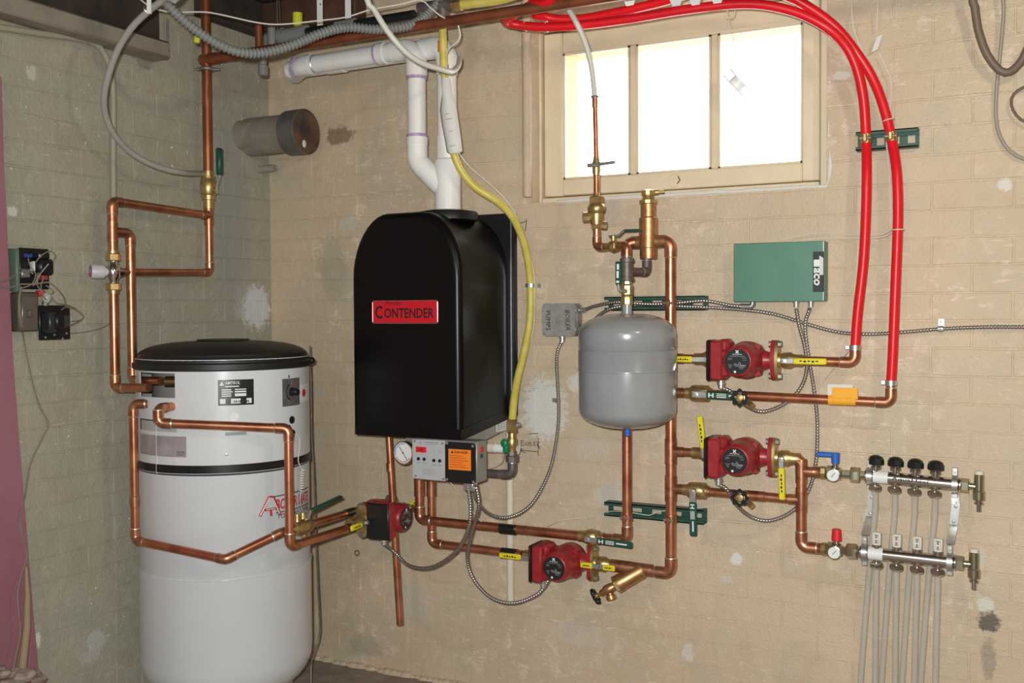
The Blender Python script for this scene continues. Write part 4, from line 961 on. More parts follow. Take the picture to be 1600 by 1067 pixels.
# ================================================================== PUMPS, ISOLATION VALVES
def oval(hw, hh, n=24):
    return [(hw * math.copysign(abs(math.cos(a)) ** 0.8, math.cos(a)), hh * math.copysign(abs(math.sin(a)) ** 1.25, math.sin(a))) for a in [2 * math.pi * k / n for k in range(n)]]
def pump(label, c, ax, front, box_mat=None, group='red circulator pumps'):
    c = V(c); ax = V(ax).normalized(); fr_ = V(front).normalized(); up = Z
    T = thing('circulator_pump', label, 'pump', c - Z * 0.06, group)
    body = MB().lathe(c - fr_ * 0.045, fr_, [(0, 0.030), (0.004, 0.044), (0.02, 0.053), (0.062, 0.055), (0.072, 0.051), (0.10, 0.049), (0.135, 0.047), (0.15, 0.044), (0.156, 0.040), (0.158, 0.037), (0.156, 0.0)], 32)
    body.build('pump_body', RED_CAST, T)
    for k in range(4):
        a = math.radians(45 + 90 * k); d_ = ax * math.cos(a) + up * math.sin(a)
        MB().cyl(c + fr_ * 0.005 + d_ * 0.052, c + fr_ * 0.036 + d_ * 0.052, 0.009, 10).build('casting_boss', RED_CAST, T)
    for s in (-1, 1):
        MB().lathe(c, ax * s, [(0.02, 0.034), (0.05, 0.029), (0.062, 0.024), (0.078, 0.024)], 18).build('neck', RED_CAST, T)
        MB().prism(oval(0.027, 0.058), c + ax * s * 0.0765, fr_, up, -0.006, 0.006, ax).build('flange', RED_CAST, T)
        for q in (-1, 1):
            p_ = c + ax * s * 0.0705 + up * 0.046 * q
            MB().lathe(p_, -ax * s, [(0, 0.0085), (0.009, 0.0085), (0.0095, 0)], 6).build('flange_bolt', STEEL_DULL, T, ang=25)
    fc = c + fr_ * 0.1125
    pl = MB().lathe(fc, fr_, [(0, 0.0365), (0.0015, 0.0365), (0.002, 0.036), (0.002, 0)], 32).build('nameplate', M('pump_plate', (0.018, 0.017, 0.017), 0.35), T)
    sx = up.cross(fr_).normalized()          # to the viewer's right when facing the plate
    o_ = fc + fr_ * 0.0022
    b = MB()
    for (u0, v0, u1, v1) in ((-0.022, 0.0145, 0.022, 0.0155), (-0.026, 0.0085, -0.014, 0.0095), (-0.027, 0.005, -0.016, 0.0058), (0.013, 0.010, 0.026, 0.011), (0.016, 0.004, 0.027, 0.005), (-0.026, -0.010, -0.014, -0.009), (-0.024, -0.014, -0.016, -0.013), (-0.022, -0.018, -0.016, -0.017), (0.008, -0.012, 0.024, -0.0095), (0.004, -0.016, 0.022, -0.0145), (0.006, -0.020, 0.018, -0.019)):
        b.box(o_, sx, up, fr_, (u0, v0, 0), (u1, v1, 0.0004))
    o2 = b.build('plate_print', PRINT_GREY, pl); o2['kind'] = 'stuff'
    text_part(pl, 'GRUNDFOS', o_ + fr_ * 0.0003 - sx * 0.014 + up * 0.0185, sx, up, 0.0035, PRINT_WHITE, width=0.028)
    MB().box(o_ + up * 0.0275, (sx + up).normalized(), (up - sx).normalized(), fr_, (-0.0058, -0.0013, 0), (0.0058, 0.0013, 0.0004)).build('logo_bar', PRINT_WHITE, pl)
    MB().box(o_ + up * 0.0275, (sx - up).normalized(), (up + sx).normalized(), fr_, (-0.0058, -0.0013, 0), (0.0058, 0.0013, 0.0005)).build('logo_bar', PRINT_WHITE, pl)
    for k, aa in enumerate((35, 60)):
        MB().tube([o_ + (sx * math.cos(math.radians(a)) + up * math.sin(math.radians(a))) * (0.010 - 0.004 * k) - up * 0.003 for a in range(200, 340 + aa, 20)], 0.0009, 5).build('turn_arrow', PRINT_GREY, pl)
    MB().box(o_ - sx * 0.006 - up * 0.029, sx, up, fr_, (-0.003, -0.003, 0), (0.003, 0.003, 0.0005)).build('rating_mark', PRINT_WHITE, pl)
    # terminal box on the inlet side
    bc_ = c - ax * 0.066 + fr_ * 0.066
    bx_ = MB().box(bc_, ax, fr_, up, (-0.018, -0.046, -0.056), (0.020, 0.040, 0.058), 0.006)
    bx_.box(bc_, ax, fr_, up, (0.0, -0.050, 0.022), (0.034, 0.022, 0.062), 0.010)
    bx_.box(bc_, ax, fr_, up, (0.0, -0.03, -0.045), (0.035, 0.03, 0.03), 0.006)
    tb_ = bx_.build('terminal_box', RED_CAST, T)
    MB().box(bc_, ax, fr_, up, (-0.027, -0.048, -0.058), (-0.0182, 0.042, 0.060), 0.005).build('terminal_cover', BLACK, T)
    MB().lathe(bc_ + ax * 0.006 - up * 0.056, -up, [(0, 0.010), (0.006, 0.010), (0.007, 0.0125), (0.013, 0.0125), (0.014, 0.009), (0.024, 0.009)], 12).build('cable_gland', STEEL, T)
    T_gl = bc_ + ax * 0.006 - up * 0.078
    return T, T_gl
def iso_valve(label, c, ax, front, hdir, Lh=0.085, shank=0.36, group='brass pump isolation valves', r=0.0155):
    """c: face of the pump flange, ax: away from the pump"""
    c = V(c); ax = V(ax).normalized(); fr_ = V(front).normalized()
    T = thing('isolation_valve', label, 'valve', c, group)
    MB().prism(oval(0.028, 0.058), c, fr_, Z, 0.0005, 0.009, ax).build('flange', BRASS, T)
    for q in (-1, 1): MB().lathe(c + ax * 0.009 + Z * 0.046 * q, ax, [(0, 0.009), (0.008, 0.009), (0.0085, 0)], 6).build('flange_nut', STEEL_DULL, T, ang=25)
    MB().lathe(c + ax * 0.008, ax, [(0, 0.021), (0.008, 0.019), (0.014, 0.023), (0.034, 0.024), (0.042, 0.019), (0.046, 0.0185), (0.048, r * 1.13), (0.068, r * 1.13)], 18).build('valve_body', BRASS, T)
    pv = c + ax * 0.030
    MB().cyl(pv, pv + fr_ * 0.034, 0.008, 10).build('stem', BRASS, T)
    lever(T, pv + fr_ * 0.034, hdir, fr_, Lh, 0.018, YELLOW_GRIP, shank)
    return T
def handwheel(T, c, n, R=0.026):
    n = V(n).normalized(); u = (Z - n * n.z).normalized() if abs(n.z) < 0.95 else X; s = u.cross(n)
    poly = [(R * (0.90 + 0.10 * math.cos(8 * a)) * math.cos(a), R * (0.90 + 0.10 * math.cos(8 * a)) * math.sin(a)) for a in [2 * math.pi * k / 64 for k in range(64)]]
    inn = [(R * 0.62 * math.cos(a), R * 0.62 * math.sin(a)) for a in [2 * math.pi * k / 64 for k in range(64)]]
    vs = []
    for h, sc in ((0, 0.96), (0.003, 1.0), (0.007, 1.0), (0.010, 0.95)):
        for (a, b) in poly: vs.append(V(c) + s * a * sc + u * b * sc + n * h)
    k0 = len(vs)
    for h in (0.010, 0.0):
        for (a, b) in inn: vs.append(V(c) + s * a + u * b + n * h)
    rings = [list(range(i * 64, i * 64 + 64)) for i in range(6)]
    fs = [(rings[i][k], rings[i][(k + 1) % 64], rings[(i + 1) % 6][(k + 1) % 64], rings[(i + 1) % 6][k]) for i in range(6) for k in range(64)]
    w_ = MB().add(vs, fs)
    for k in range(4):
        a = math.pi / 4 + math.pi / 2 * k; d_ = s * math.cos(a) + u * math.sin(a)
        w_.box(V(c), d_, n.cross(d_), n, (0.004, -0.005, 0.002), (R * 0.68, 0.005, 0.008))
    h = w_.build('handwheel', BLACK, T)
    MB().lathe(V(c) - n * 0.004, n, [(0, 0.011), (0.012, 0.011), (0.013, 0.0085), (0.017, 0.0085), (0.018, 0)], 12).build('hub_nut', BRASS, h)
    return h

FRONT = -Y
# riser, from the air separator down to the lower pump
OFF = 0.10
P1 = W(1168, 562, OFF); P2 = W(1164, 712, OFF); P3 = V((W(889, 868, o2 + 0.01).x, P3.y, q1.z))
RXr = W(1048, 620, OFF).x
rz = lambda py: W(1048, py, OFF).z
zb_ = P3.z - 0.008
ri = thing('copper_riser', 'tall copper riser right of the grey tank joining both pump zones', 'pipe', (RXr, -OFF, zb_))
ystr = V((W(985, 880, OFF).x, -OFF, zb_))
pipe_run(ri, [V((AS.x + 0.03, -OFF, AS.z)), V((RXr, -OFF, AS.z)), V((RXr, -OFF, zb_)), V((P3.x + 0.14, P3.y, P3.z))], 0.0165)
z_p1, z_l1, z_p2, z_l2 = P1.z, rz(613), P2.z, rz(763)
for z_ in (z_p1, z_l1, z_p2, z_l2): tee(ri, (RXr, -OFF, z_), Z, X, 0.0165, 0.0135)
# four pumps
pumpA, gA = pump('red circulator pump on the upper heating zone, below the green control box', P1, X, FRONT)
pumpB, gB = pump('red circulator pump left of the manifold, below the upper zone pump', P2, X, FRONT)
pumpC, gC = pump('red circulator pump low on the wall beneath the boiler supply line', P3, X, FRONT)
PD = V((XA, -0.25, zP + 0.012))
pumpD, gD = pump('red circulator pump beside the white tank, black cover facing out', PD, Y, X)
FL = 0.0825
def stub(label, a, b, r=0.0135, name='copper_branch_pipe'):
    t_ = thing(name, label, 'pipe', a); pipe_run(t_, [a, b], r); return t_
iso_valve('brass isolation valve with yellow handle left of the upper zone pump', P1 - X * FL, -X, FRONT, -X, 0.10, 0.42)
iso_valve('brass isolation valve with yellow handle right of the upper zone pump', P1 + X * FL, X, FRONT, X, 0.118, 0.22)
iso_valve('brass isolation valve with upright yellow handle left of the second zone pump', P2 - X * FL, -X, FRONT, Z - X * 0.12, 0.115, 0.16)
iso_valve('brass isolation valve with yellow handle hanging down right of the second zone pump', P2 + X * FL, X, FRONT, -Z + X * 0.03, 0.115, 0.20)
iso_valve('brass isolation valve with yellow handle left of the lowest pump', P3 - X * FL, -X, FRONT, -X, 0.120, 0.34)
tv_ = iso_valve('brass isolation valve with two-winged yellow handle right of the lowest pump', P3 + X * FL, X, FRONT, X, 0.058, 0.30)
lever(tv_, P3 + X * (FL + 0.030) + FRONT * 0.0338, -X, FRONT, 0.058, 0.018, YELLOW_GRIP, 0.30)
iso_valve('brass isolation valve with yellow handle between the white tank and its pump', PD - Y * FL, -Y, X, -Y - Z * 0.05, 0.085, 0.30)
iso_valve('brass isolation valve with yellow handle behind the tank pump, under the boiler panel', PD + Y * FL, Y, X, Y + Z * 0.30, 0.115, 0.30)
# line from the tank pump back to the boiler pipes
t_ = thing('copper_link_pipe', 'short copper pipe from the tank pump to the boiler supply pipe', 'pipe', PD + Y * 0.15)
pipe_run(t_, [PD + Y * 0.13, V((XA, -0.10, PD.z)), V((s0.x - 0.018, -0.10, PD.z))], 0.0135)
stub('short copper stub between the riser and the upper zone pump', V((RXr + 0.016, -OFF, z_p1)), P1 - X * (FL + 0.07))
stub('short copper stub between the riser and the second zone pump', V((RXr + 0.016, -OFF, z_p2)), P2 - X * (FL + 0.07))
# upper zone: to the left red tube
e1_ = W(1336, 568, OFF); e2_ = W(1337, 545, OFF)
t_ = thing('copper_zone_pipe', 'copper pipe from the upper zone pump turning up into the left red tube', 'pipe', P1 + X * 0.2)
pipe_run(t_, [P1 + X * (FL + 0.05), V((e1_.x, -OFF, P1.z - 0.002)), V((e1_.x, -OFF, e2_.z))], 0.0135)
# upper return with purge valve
f1 = W(1392, 625, OFF); f2 = W(1393, 600, OFF)
t_ = thing('copper_zone_return', 'long copper pipe under the upper pump turning up into the right red tube', 'pipe', V((f1.x, -OFF, f1.z)))
pipe_run(t_, [V((RXr + 0.016, -OFF, z_l1)), V((f1.x, -OFF, z_l1 - 0.008)), V((f1.x, -OFF, f2.z))], 0.0135)
def purge_valve(label, c, ax, hdir, wheel, Lh=0.155, wtype=True):
    c = V(c); T = thing('purge_valve', label, 'valve', c, 'green handled purge valves')
    MB().lathe(c - ax * 0.04, ax, [(0, 0.0165), (0.014, 0.0165), (0.016, 0.022), (0.026, 0.025), (0.054, 0.025), (0.064, 0.022), (0.066, 0.0165), (0.08, 0.0165)], 18).build('valve_body', BRASS, T)
    hexnut(T, c + ax * 0.014, ax, 0.018, 0.0245, BRASS, 'hex_collar')
    MB().cyl(c, c + FRONT * 0.036, 0.010, 12).build('stem', BRASS, T)
    lever(T, c + FRONT * 0.036, hdir, FRONT, Lh, 0.022, GREEN_GRIP, 0.22)
    w_ = V(wheel)
    MB().lathe(w_ + Y * (0.05), FRONT, [(0, 0.013), (0.03, 0.013), (0.034, 0.016), (0.046, 0.016), (0.048, 0.008), (0.06, 0.006)], 14).build('drain_body', BRASS, T)
    handwheel(T, w_ - Y * 0.006, FRONT, 0.027)
    MB().cyl(w_ + Y * 0.02, w_ + V((0.035, 0.0, -0.024)), 0.009, 12).build('hose_outlet', BRASS, T)
    return T
purge_valve('purge valve with green handle and black handwheel under the upper zone pump', V((W(1092, 616, OFF).x, -OFF, z_l1)), X, X - Z * 0.02, W(1157, 621, 0.155))
# second return with purge valve
t_ = thing('copper_bypass_pipe', 'horizontal copper pipe under the second zone pump with a green handled valve', 'pipe', V((RXr + 0.2, -OFF, z_l2)))
vx_ = W(1252, 770, OFF).x
pipe_run(t_, [V((RXr + 0.016, -OFF, z_l2)), V((vx_ - 0.014, -OFF, z_l2 - 0.004))], 0.0135)
coupling(t_, V((W(1180, 766, OFF).x, -OFF, z_l2 - 0.003)), X, 0.0135, 0.06)
purge_valve('purge valve with hanging green handle and black handwheel under the second zone pump', V((W(1088, 763, OFF).x, -OFF, z_l2)), X, -Z + X * 0.02, W(1157, 777, 0.155), 0.13)
# manifold feed
g0 = P2 + X * (FL + 0.06); mU = W(1282, 738, OFF).z
t_ = thing('copper_manifold_feed', 'copper pipe from the second zone pump dropping to the two manifolds', 'pipe', V((vx_, -OFF, P2.z)))
mL = W(1300, 859, OFF)
pipe_run(t_, [g0, V((vx_, -OFF, P2.z)), V((vx_, -OFF, mL.z)), V((W(1285, 858, OFF).x, -OFF, mL.z))], 0.0150)
tee(t_, V((vx_, -OFF, mU)), Z, X, 0.0150, 0.013)
MB().cyl((vx_, -OFF, mU), (W(1280, 738, OFF).x, -OFF, mU), 0.0135, 14).build('pipe', COPPER, t_)
tee(t_, V((vx_, -OFF, z_l2 - 0.004)), Z, -X, 0.0150, 0.0135)
# strainer drain at the foot of the riser
yc = V((W(1005, 880, OFF).x, -OFF, zb_ + 0.003)); ye = W(948, 922, OFF + 0.03); yd = (ye - yc).normalized()
ys_ = thing('drain_valve', 'bronze angled drain valve with black handwheel at the foot of the riser', 'valve', yc)
MB().cyl(V((P3.x + FL + 0.06, P3.y, P3.z)), yc + X * 0.03, 0.0195, 16).build('run_body', COPPER_FIT, ys_)
MB().lathe(yc - yd * 0.01, yd, [(0, 0.016), (0.014, 0.026), (0.085, 0.0265), (0.09, 0.028), (0.10, 0.028), (0.102, 0.017), (0.115, 0.014)], 20).build('branch_body', BRONZE, ys_)
hexnut(ys_, yc + yd * 0.085, yd, 0.016, 0.0285, BRASS, 'hex_cap')
bb = yc + yd * 0.125
MB().lathe(bb - yd * 0.02, yd, [(0, 0.012), (0.014, 0.016), (0.03, 0.016), (0.036, 0.012), (0.05, 0.009), (0.052, 0.005), (0.065, 0.004)], 16).build('cock_body', BRONZE, ys_)
MB().lathe(bb, V((0.35, -0.1, -1)), [(0, 0.010), (0.018, 0.010), (0.02, 0.016), (0.032, 0.016), (0.034, 0.012)], 14).build('hose_outlet', BRONZE, ys_)
handwheel(ys_, bb + yd * 0.044, yd, 0.027)
# relief of the upper supply: purge valve near the bottom elbow
cvx = V((W(925, 829, o1 - 0.02).x, s1.y + (s2.y - s1.y) * 0.8, s1.z - 0.002))
ball_valve('ball_valve', 'brass ball valve with level green handle on the boiler supply line', cvx, X, 0.0155, FRONT, X - Z * 0.03, GREEN_GRIP, 0.15, wd=0.02, shank=0.22, ln=0.085)

# ================================================================== EXPANSION TANK, AIR SEPARATOR, FILL LINE
EO = 0.255
ec = W(980, 580, EO); EX, EY = ec.x, ec.y
ER = 0.1425
ezt, ezs, ezb, ezq = W(980, 490, EO).z, W(980, 521, EO).z, W(980, 669, EO).z, W(980, 640, EO).z
et = thing('expansion_tank', 'grey steel expansion tank hanging in front of the copper risers', 'expansion tank', (EX, EY, ezb))
prof = [(ezb, 0.0)]
for k in range(1, 9):
    a = math.pi / 2 * k / 8; prof.append((ezb + (ezq - ezb) * (1 - math.cos(a)) ** 0.9, ER * math.sin(a) ** 0.75))
zs1, zs2 = W(980, 549, EO + ER).z, W(980, 583, EO + ER).z
prof += [(zs2 - 0.002, ER), (zs2 - 0.001, ER + 0.0018), (zs2 + 0.002, ER + 0.0018), (zs2 + 0.003, ER + 0.001), (zs1 - 0.003, ER + 0.001), (zs1 - 0.002, ER), (zs1, ER - 0.002), (zs1 + 0.002, ER)]
for k in range(0, 9):
    a = math.pi / 2 * k / 8; prof.append((ezs + (ezt - ezs) * math.sin(a), 0.02 + (ER - 0.02) * math.cos(a) ** 0.92))
MB().lathe((EX, EY, 0), Z, prof, 64).build('tank_shell', GREY_TANK, et, ang=50)
MB().cyl((EX, EY, ezt - 0.004), (EX, EY, W(980, 474, EO).z), 0.0145, 16).build('neck', GREY_TANK, et)
MB().cyl((EX, EY, ezb - 0.022), (EX, EY, ezb + 0.004), 0.010, 14).build('valve_cap', M('blue_cap', (0.03, 0.11, 0.50), 0.4), et)
# valve above the tank, iron tee and street elbow to the air separator
z_ = lambda py: W(980, py, EO).z
tv = thing('tank_ball_valve', 'brass ball valve with upright green handle on top of the grey expansion tank', 'valve', (EX, EY, z_(474)))
MB().lathe((EX, EY, z_(476)), Z, [(0, 0.017), (0.004, 0.018), (0.022, 0.018), (0.026, 0.016), (0.03, 0.019), (0.055, 0.019), (0.06, 0.0155), (0.08, 0.0155), (z_(440) - z_(476), 0.0155)], 8).build('valve_body', BRASS, tv, ang=25)
hc_ = V((EX, EY - 0.026, z_(455)))
MB().cyl((EX, EY, z_(455)), hc_, 0.008, 10).build('stem', BRASS, tv)
lv = MB().tube([hc_, hc_ + V((-0.004, -0.006, 0.0)), hc_ + V((-0.012, -0.006, 0.004)), hc_ + V((-0.014, -0.006, 0.02))], 0.005, 8).build('handle', STEEL, tv)
gp = MB().box(hc_ + V((-0.014, -0.006, 0.018)), X, Y, Z, (-0.009, -0.005, 0), (0.009, 0.005, 0.068), 0.003).build('grip', GREEN_GRIP, lv)
flat(gp, 'print', PRINT_WHITE, hc_ + V((-0.014, -0.011, 0.018)), X, Z, [(-0.005, 0.006, 0.004, 0.012), (-0.004, 0.020, 0.003, 0.040), (-0.003, 0.044, 0.004, 0.06)], -Y, 0.0005)
it = thing('iron_tee', 'dark iron tee and street elbow linking grey tank and air separator', 'pipe fitting', (EX, EY, z_(440)))
tz0, tz1 = z_(440), z_(403)
MB().lathe((EX, EY, tz0), Z, [(0, 0.017), (0.001, 0.0205), (0.012, 0.0205), (0.013, 0.017), (tz1 - tz0 - 0.013, 0.017), (tz1 - tz0 - 0.012, 0.0205), (tz1 - tz0 - 0.001, 0.0205), (tz1 - tz0, 0.017)], 18).build('tee_body', IRON, it)
asb = V((AS.x, -0.12, W(1013, 404, 0.12).z)); te = V((EX, EY, (tz0 + tz1) / 2 - 0.004)); el = V((asb.x, asb.y, te.z))
pipe_run(it, [te + (el - te).normalized() * 0.012, el, asb + Z * 0.004], 0.0125, IRON, IRON, 14, 'nipple')
# air separator
sc_ = V((AS.x, -0.105, 0)); za = lambda py: W(1015, py, 0.105).z
aso = thing('air_separator', 'bronze air separator with brass cap above the grey expansion tank', 'air separator', (sc_.x, sc_.y, za(405)))
MB().lathe((sc_.x, sc_.y, 0), Z, [(za(405), 0.024), (za(404), 0.0265), (za(388), 0.0265), (za(387), 0.0285), (za(341), 0.0285), (za(339), 0.0235), (za(319), 0.0235), (za(318), 0.02)], 26).build('body', BRONZE, aso, ang=25)
MB().lathe((sc_.x, sc_.y, 0), Z, [(za(319), 0.024), (za(318), 0.0275), (za(313), 0.0275), (za(312), 0.02), (za(306), 0.017), (za(305), 0.0215), (za(298), 0.0215), (za(296), 0.010)], 12).build('cap', BRASS, aso, ang=25)
cp_ = V((sc_.x, sc_.y, za(301))); MB().lathe(cp_, (CR + Z * 0.05), [(0, 0.009), (0.03, 0.009), (0.031, 0.006), (0.048, 0.006)], 10).build('vent_screw', BRASS, aso)
for s in (-1, 1):
    MB().lathe(V((sc_.x, -0.10, AS.z)), X * s, [(0.018, 0.021), (0.05, 0.0195), (0.055, 0.0195)], 18).build('port', BRONZE, aso)
# fill line
FO = 0.20
fz = lambda py: W(933, py, FO).z
fx = W(932, 300, FO).x; fy = -FO
fl_t = thing('copper_fill_pipe', 'thin copper pipe dropping across the window to the brass regulator', 'pipe', (fx, fy, fz(250)))
MB().cyl((fx - 0.004, fy, fz(150)), (fx, fy, fz(248)), 0.0075, 12).build('pipe', COPPER, fl_t)
MB().lathe((fx - 0.004, fy, fz(168)), Z, [(0, 0.009), (fz(150) - fz(168), 0.009)], 12).build('crimp_sleeve', COPPER_FIT, fl_t)
MB().ring((fx - 0.004, fy, fz(151)), Z, 0.010, 0.003, 14, 6).build('crimp_ring', STEEL_DULL, fl_t)
mvl = thing('fill_stop_valve', 'small brass stop valve with grey lever in front of the window sill', 'valve', (fx, fy, fz(275)))
MB().cyl((fx, fy, fz(300)), (fx, fy, fz(274)), 0.0088, 14).build('copper_stub', COPPER, mvl)
MB().lathe((fx, fy, fz(300)), Z, [(fz(275) - fz(300), 0.009), (fz(274) - fz(300), 0.011), (fz(266) - fz(300), 0.013), (fz(256) - fz(300), 0.0135), (fz(250) - fz(300), 0.010), (fz(244) - fz(300), 0.009)], 14).build('valve_body', BRASS, mvl)
hp_ = V((fx, fy - 0.018, fz(259)))
MB().cyl((fx, fy, fz(259)), hp_, 0.006, 10).build('stem', STEEL_DULL, mvl)
MB().box(hp_, X, -Y, Z, (-0.022, -0.002, -0.006), (0.02, 0.003, 0.006), 0.002).box(hp_, (X + Z * 0.05).normalized(), -Y, Z, (0.012, -0.003, -0.004), (0.068, 0.004, 0.005), 0.002).build('handle', STEEL_DULL, mvl)
prv = thing('pressure_regulator', 'brass pressure regulator with hex unions in the fill line', 'valve', (fx, fy, fz(360)))
MB().lathe((fx, fy, fz(362)), Z, [(0, 0.010), (fz(352) - fz(362), 0.011), (fz(351) - fz(362), 0.018), (fz(342) - fz(362), 0.021), (fz(334) - fz(362), 0.021), (fz(331) - fz(362), 0.026), (fz(324) - fz(362), 0.0275), (fz(320) - fz(362), 0.023), (fz(312) - fz(362), 0.012), (fz(300) - fz(362), 0.0095)], 20).build('body', BRASS, prv)
hexnut(prv, (fx, fy, fz(358)), Z, fz(347) - fz(358), 0.0175, BRASS, 'union_nut')
hexnut(prv, (fx, fy, fz(318)), Z, fz(307) - fz(318), 0.0235, BRASS, 'union_nut')
MB().lathe((fx, fy, fz(339)), -CR, [(0.01, 0.012), (0.022, 0.012), (0.023, 0.016), (0.042, 0.016), (0.044, 0.0)], 8).build('side_plug', BRASS, prv, ang=25)
MB().lathe((fx, fy, fz(352)), CR, [(0.01, 0.010), (0.018, 0.013), (0.030, 0.013), (0.032, 0.0)], 8).build('test_plug', BRASS, prv, ang=25)
# elbow below the regulator and the run to the iron tee
zq = W(950, 386, FO).z
fe = thing('copper_fill_elbow', 'copper elbow below the regulator leading right to the grey tank valve', 'pipe', (fx, fy, zq))
pipe_run(fe, [V((fx, fy, fz(360))), V((fx, fy, zq)), V((EX, EY, zq + 0.0)), V((EX, EY, tz1 - 0.002))], 0.0115)
bq = V((fx, fy, zq)).lerp(V((EX, EY, zq)), 0.56); bd_ = (V((EX, EY, zq)) - V((fx, fy, zq))).normalized()
fb = ball_valve('fill_ball_valve', 'small brass ball valve with grey lever between regulator and air separator', bq, bd_, 0.0105)
st_ = bq + Z * 0.03
MB().cyl(bq, st_, 0.007, 10).build('stem', BRASS, fb)
hl = MB().tube([st_ - X * 0.014, st_, st_ + X * 0.016, st_ + V((0.03, 0, 0.012)), st_ + V((0.04, 0, 0.016)), st_ + V((0.085, 0, 0.014))], 0.0035, 8).build('handle', STEEL_DULL, fb)
MB().box(st_ + V((0.036, 0, 0.014)), X, Y, Z, (0, -0.007, -0.003), (0.052, 0.007, 0.003), 0.002).build('grip', GREEN_GRIP, hl)
# flexible white fill tube
path = [up_to(P(845, -60, 3.0)), P(868, -12, 3.0), P(884, 8, 3.0), P(902, 38, 3.0), P(917, 75, 3.02), P(925, 110, 3.04), V((fx - 0.004, fy, fz(152)))]
tag(MB().tube(spline(path, 0.02), 0.0085, 12).build('fill_tube', WHITE_PEX), 'bent white plastic tube feeding the thin copper pipe at the window', 'tube')

# ================================================================== STRUTS AND CLAMPS
def strut(label, p0, p1, zc, h=0.041, d=0.041, n=5):
    """slotted channel screwed to the wall, open side out"""
    x0, x1 = p0.x, p1.x
    T = thing('strut_channel', label, 'strut', ((x0 + x1) / 2, -0.002, zc - h / 2), 'green slotted strut channels')
    for s in (-1, 1):
        MB().box((x0, 0, zc + s * (h / 2 - 0.0015)), X, -Y, Z, (0, 0.002, -0.0015), (x1 - x0, d, 0.0015)).build('flange', GREEN_STRUT, T)
        MB().box((x0, 0, zc + s * (h / 2 - 0.005)), X, -Y, Z, (0, d - 0.002, -0.005), (x1 - x0, d, 0.005)).build('lip', GREEN_STRUT, T)
    w_ = (x1 - x0) / n
    for s in (-1, 1): MB().box((x0, 0, zc + s * h * 0.34), X, -Y, Z, (0, 0.002, -h * 0.14), (x1 - x0, 0.0045, h * 0.14)).build('back_web', GREEN_STRUT, T)
    for k in range(n + 1):
        a = max(0, k * w_ - w_ * 0.26); b = min(x1 - x0, k * w_ + w_ * 0.26)
        MB().box((x0, 0, zc), X, -Y, Z, (a, 0.002, -h * 0.22), (b, 0.0045, h * 0.22)).build('web_bridge', GREEN_STRUT, T)
    return T
zS1 = W(1030, 474, 0.03).z; zS2 = W(1025, 801, 0.03).z; zS3 = W(1388, 218, 0.03).z
strut('green slotted strut behind the top of the grey expansion tank', W(946, 474, 0.03), W(1103, 474, 0.03), zS1, 0.044)
strut('green slotted strut behind the lower ends of the copper risers', W(946, 800, 0.03), W(1101, 800, 0.03), zS2, 0.044)
strut('short green slotted strut holding the two red tubes', W(1338, 218, 0.03), W(1435, 218, 0.03), zS3, 0.052, n=4)
def clamp(label, c, r, mat=None):
    T = thing('pipe_clamp', label, 'pipe clamp', c, 'strut pipe clamps')
    MB().lathe(V(c) - Z * 0.012, Z, [(0, r * 1.02), (0, r * 1.16), (0.024, r * 1.16), (0.024, r * 1.02)], 18).build('band', mat or COPPER_FIT, T)
    MB().box(c, X, -Y, Z, (-0.005, r, -0.011), (0.005, r + 0.014, 0.011), 0.002).build('ear', mat or COPPER_FIT, T)
    MB().cyl(V(c) + V((-0.015, -r - 0.008, 0)), V(c) + V((0.015, -r - 0.008, 0)), 0.0035, 8).build('screw', STEEL, T)
clamp('copper clamp on the riser at the upper strut', (RXr, -OFF, zS1), 0.0165)
clamp('copper clamp on the riser at the lower strut', (RXr, -OFF, zS2), 0.0165)
clamp('copper clamp on the supply pipe at the lower strut', (s2.x, s2.y, zS2 - 0.004), 0.0155)

# ================================================================== RED TUBES
def redtube(label, pts, end, r=0.0135):
    T = thing('red_heating_tube', label, 'tube', end, 'red heating tubes')
    MB().tube(spline(pts, 0.02), r, 16).build('tube', RED_PEX, T)
    MB().lathe(V(end) - Z * 0.004, Z, [(0, r * 1.03), (0.0, r * 1.2), (0.014, r * 1.2), (0.014, r * 1.03)], 16).build('crimp_ring', STEEL, T)
    MB().box(V(end), X, -Y, Z, (-r * 1.9, -0.005, -0.002), (-r, 0.005, 0.010), 0.001).build('crimp_ear', STEEL, T)
    return T
RT1 = V((e1_.x, -OFF, e2_.z)); RT2 = V((f1.x, -OFF, f2.z))
redtube('left red heating tube rising and looping over the window', [RT1, W(1340, 490, OFF), W(1349, 410, OFF), W(1353, 330, OFF), W(1354, 270, OFF), W(1353, 218, 0.075), W(1349, 155, 0.09), W(1338, 105, 0.11), W(1320, 70, 0.13), W(1290, 42, 0.16), W(1240, 18, 0.18), W(1170, 6, 0.2), W(1080, 14, 0.22), W(980, 30, 0.24), W(900, 40, 0.26), W(840, 42, 0.28), W(804, 38, 0.30), W(789, 33, 0.33), W(800, 24, 0.37), W(830, 8, 0.40), W(870, -14, 0.43), up_to(W(920, -40, 0.46))], RT1)
redtube('right red heating tube rising and bending left over the window', [RT2, W(1395, 550, OFF), W(1399, 450, OFF), W(1403, 340, OFF), W(1401, 270, OFF), W(1393, 218, 0.075), W(1380, 165, 0.075), W(1362, 120, 0.08), W(1335, 78, 0.10), W(1305, 42, 0.12), W(1268, 14, 0.14), W(1230, -6, 0.16), W(1170, -18, 0.18), W(1090, -12, 0.20), W(1030, 4, 0.20), W(960, 20, 0.205), W(900, 30, 0.22), W(850, 26, 0.25), W(832, 6, 0.30), up_to(W(850, -30, 0.33))], RT2)
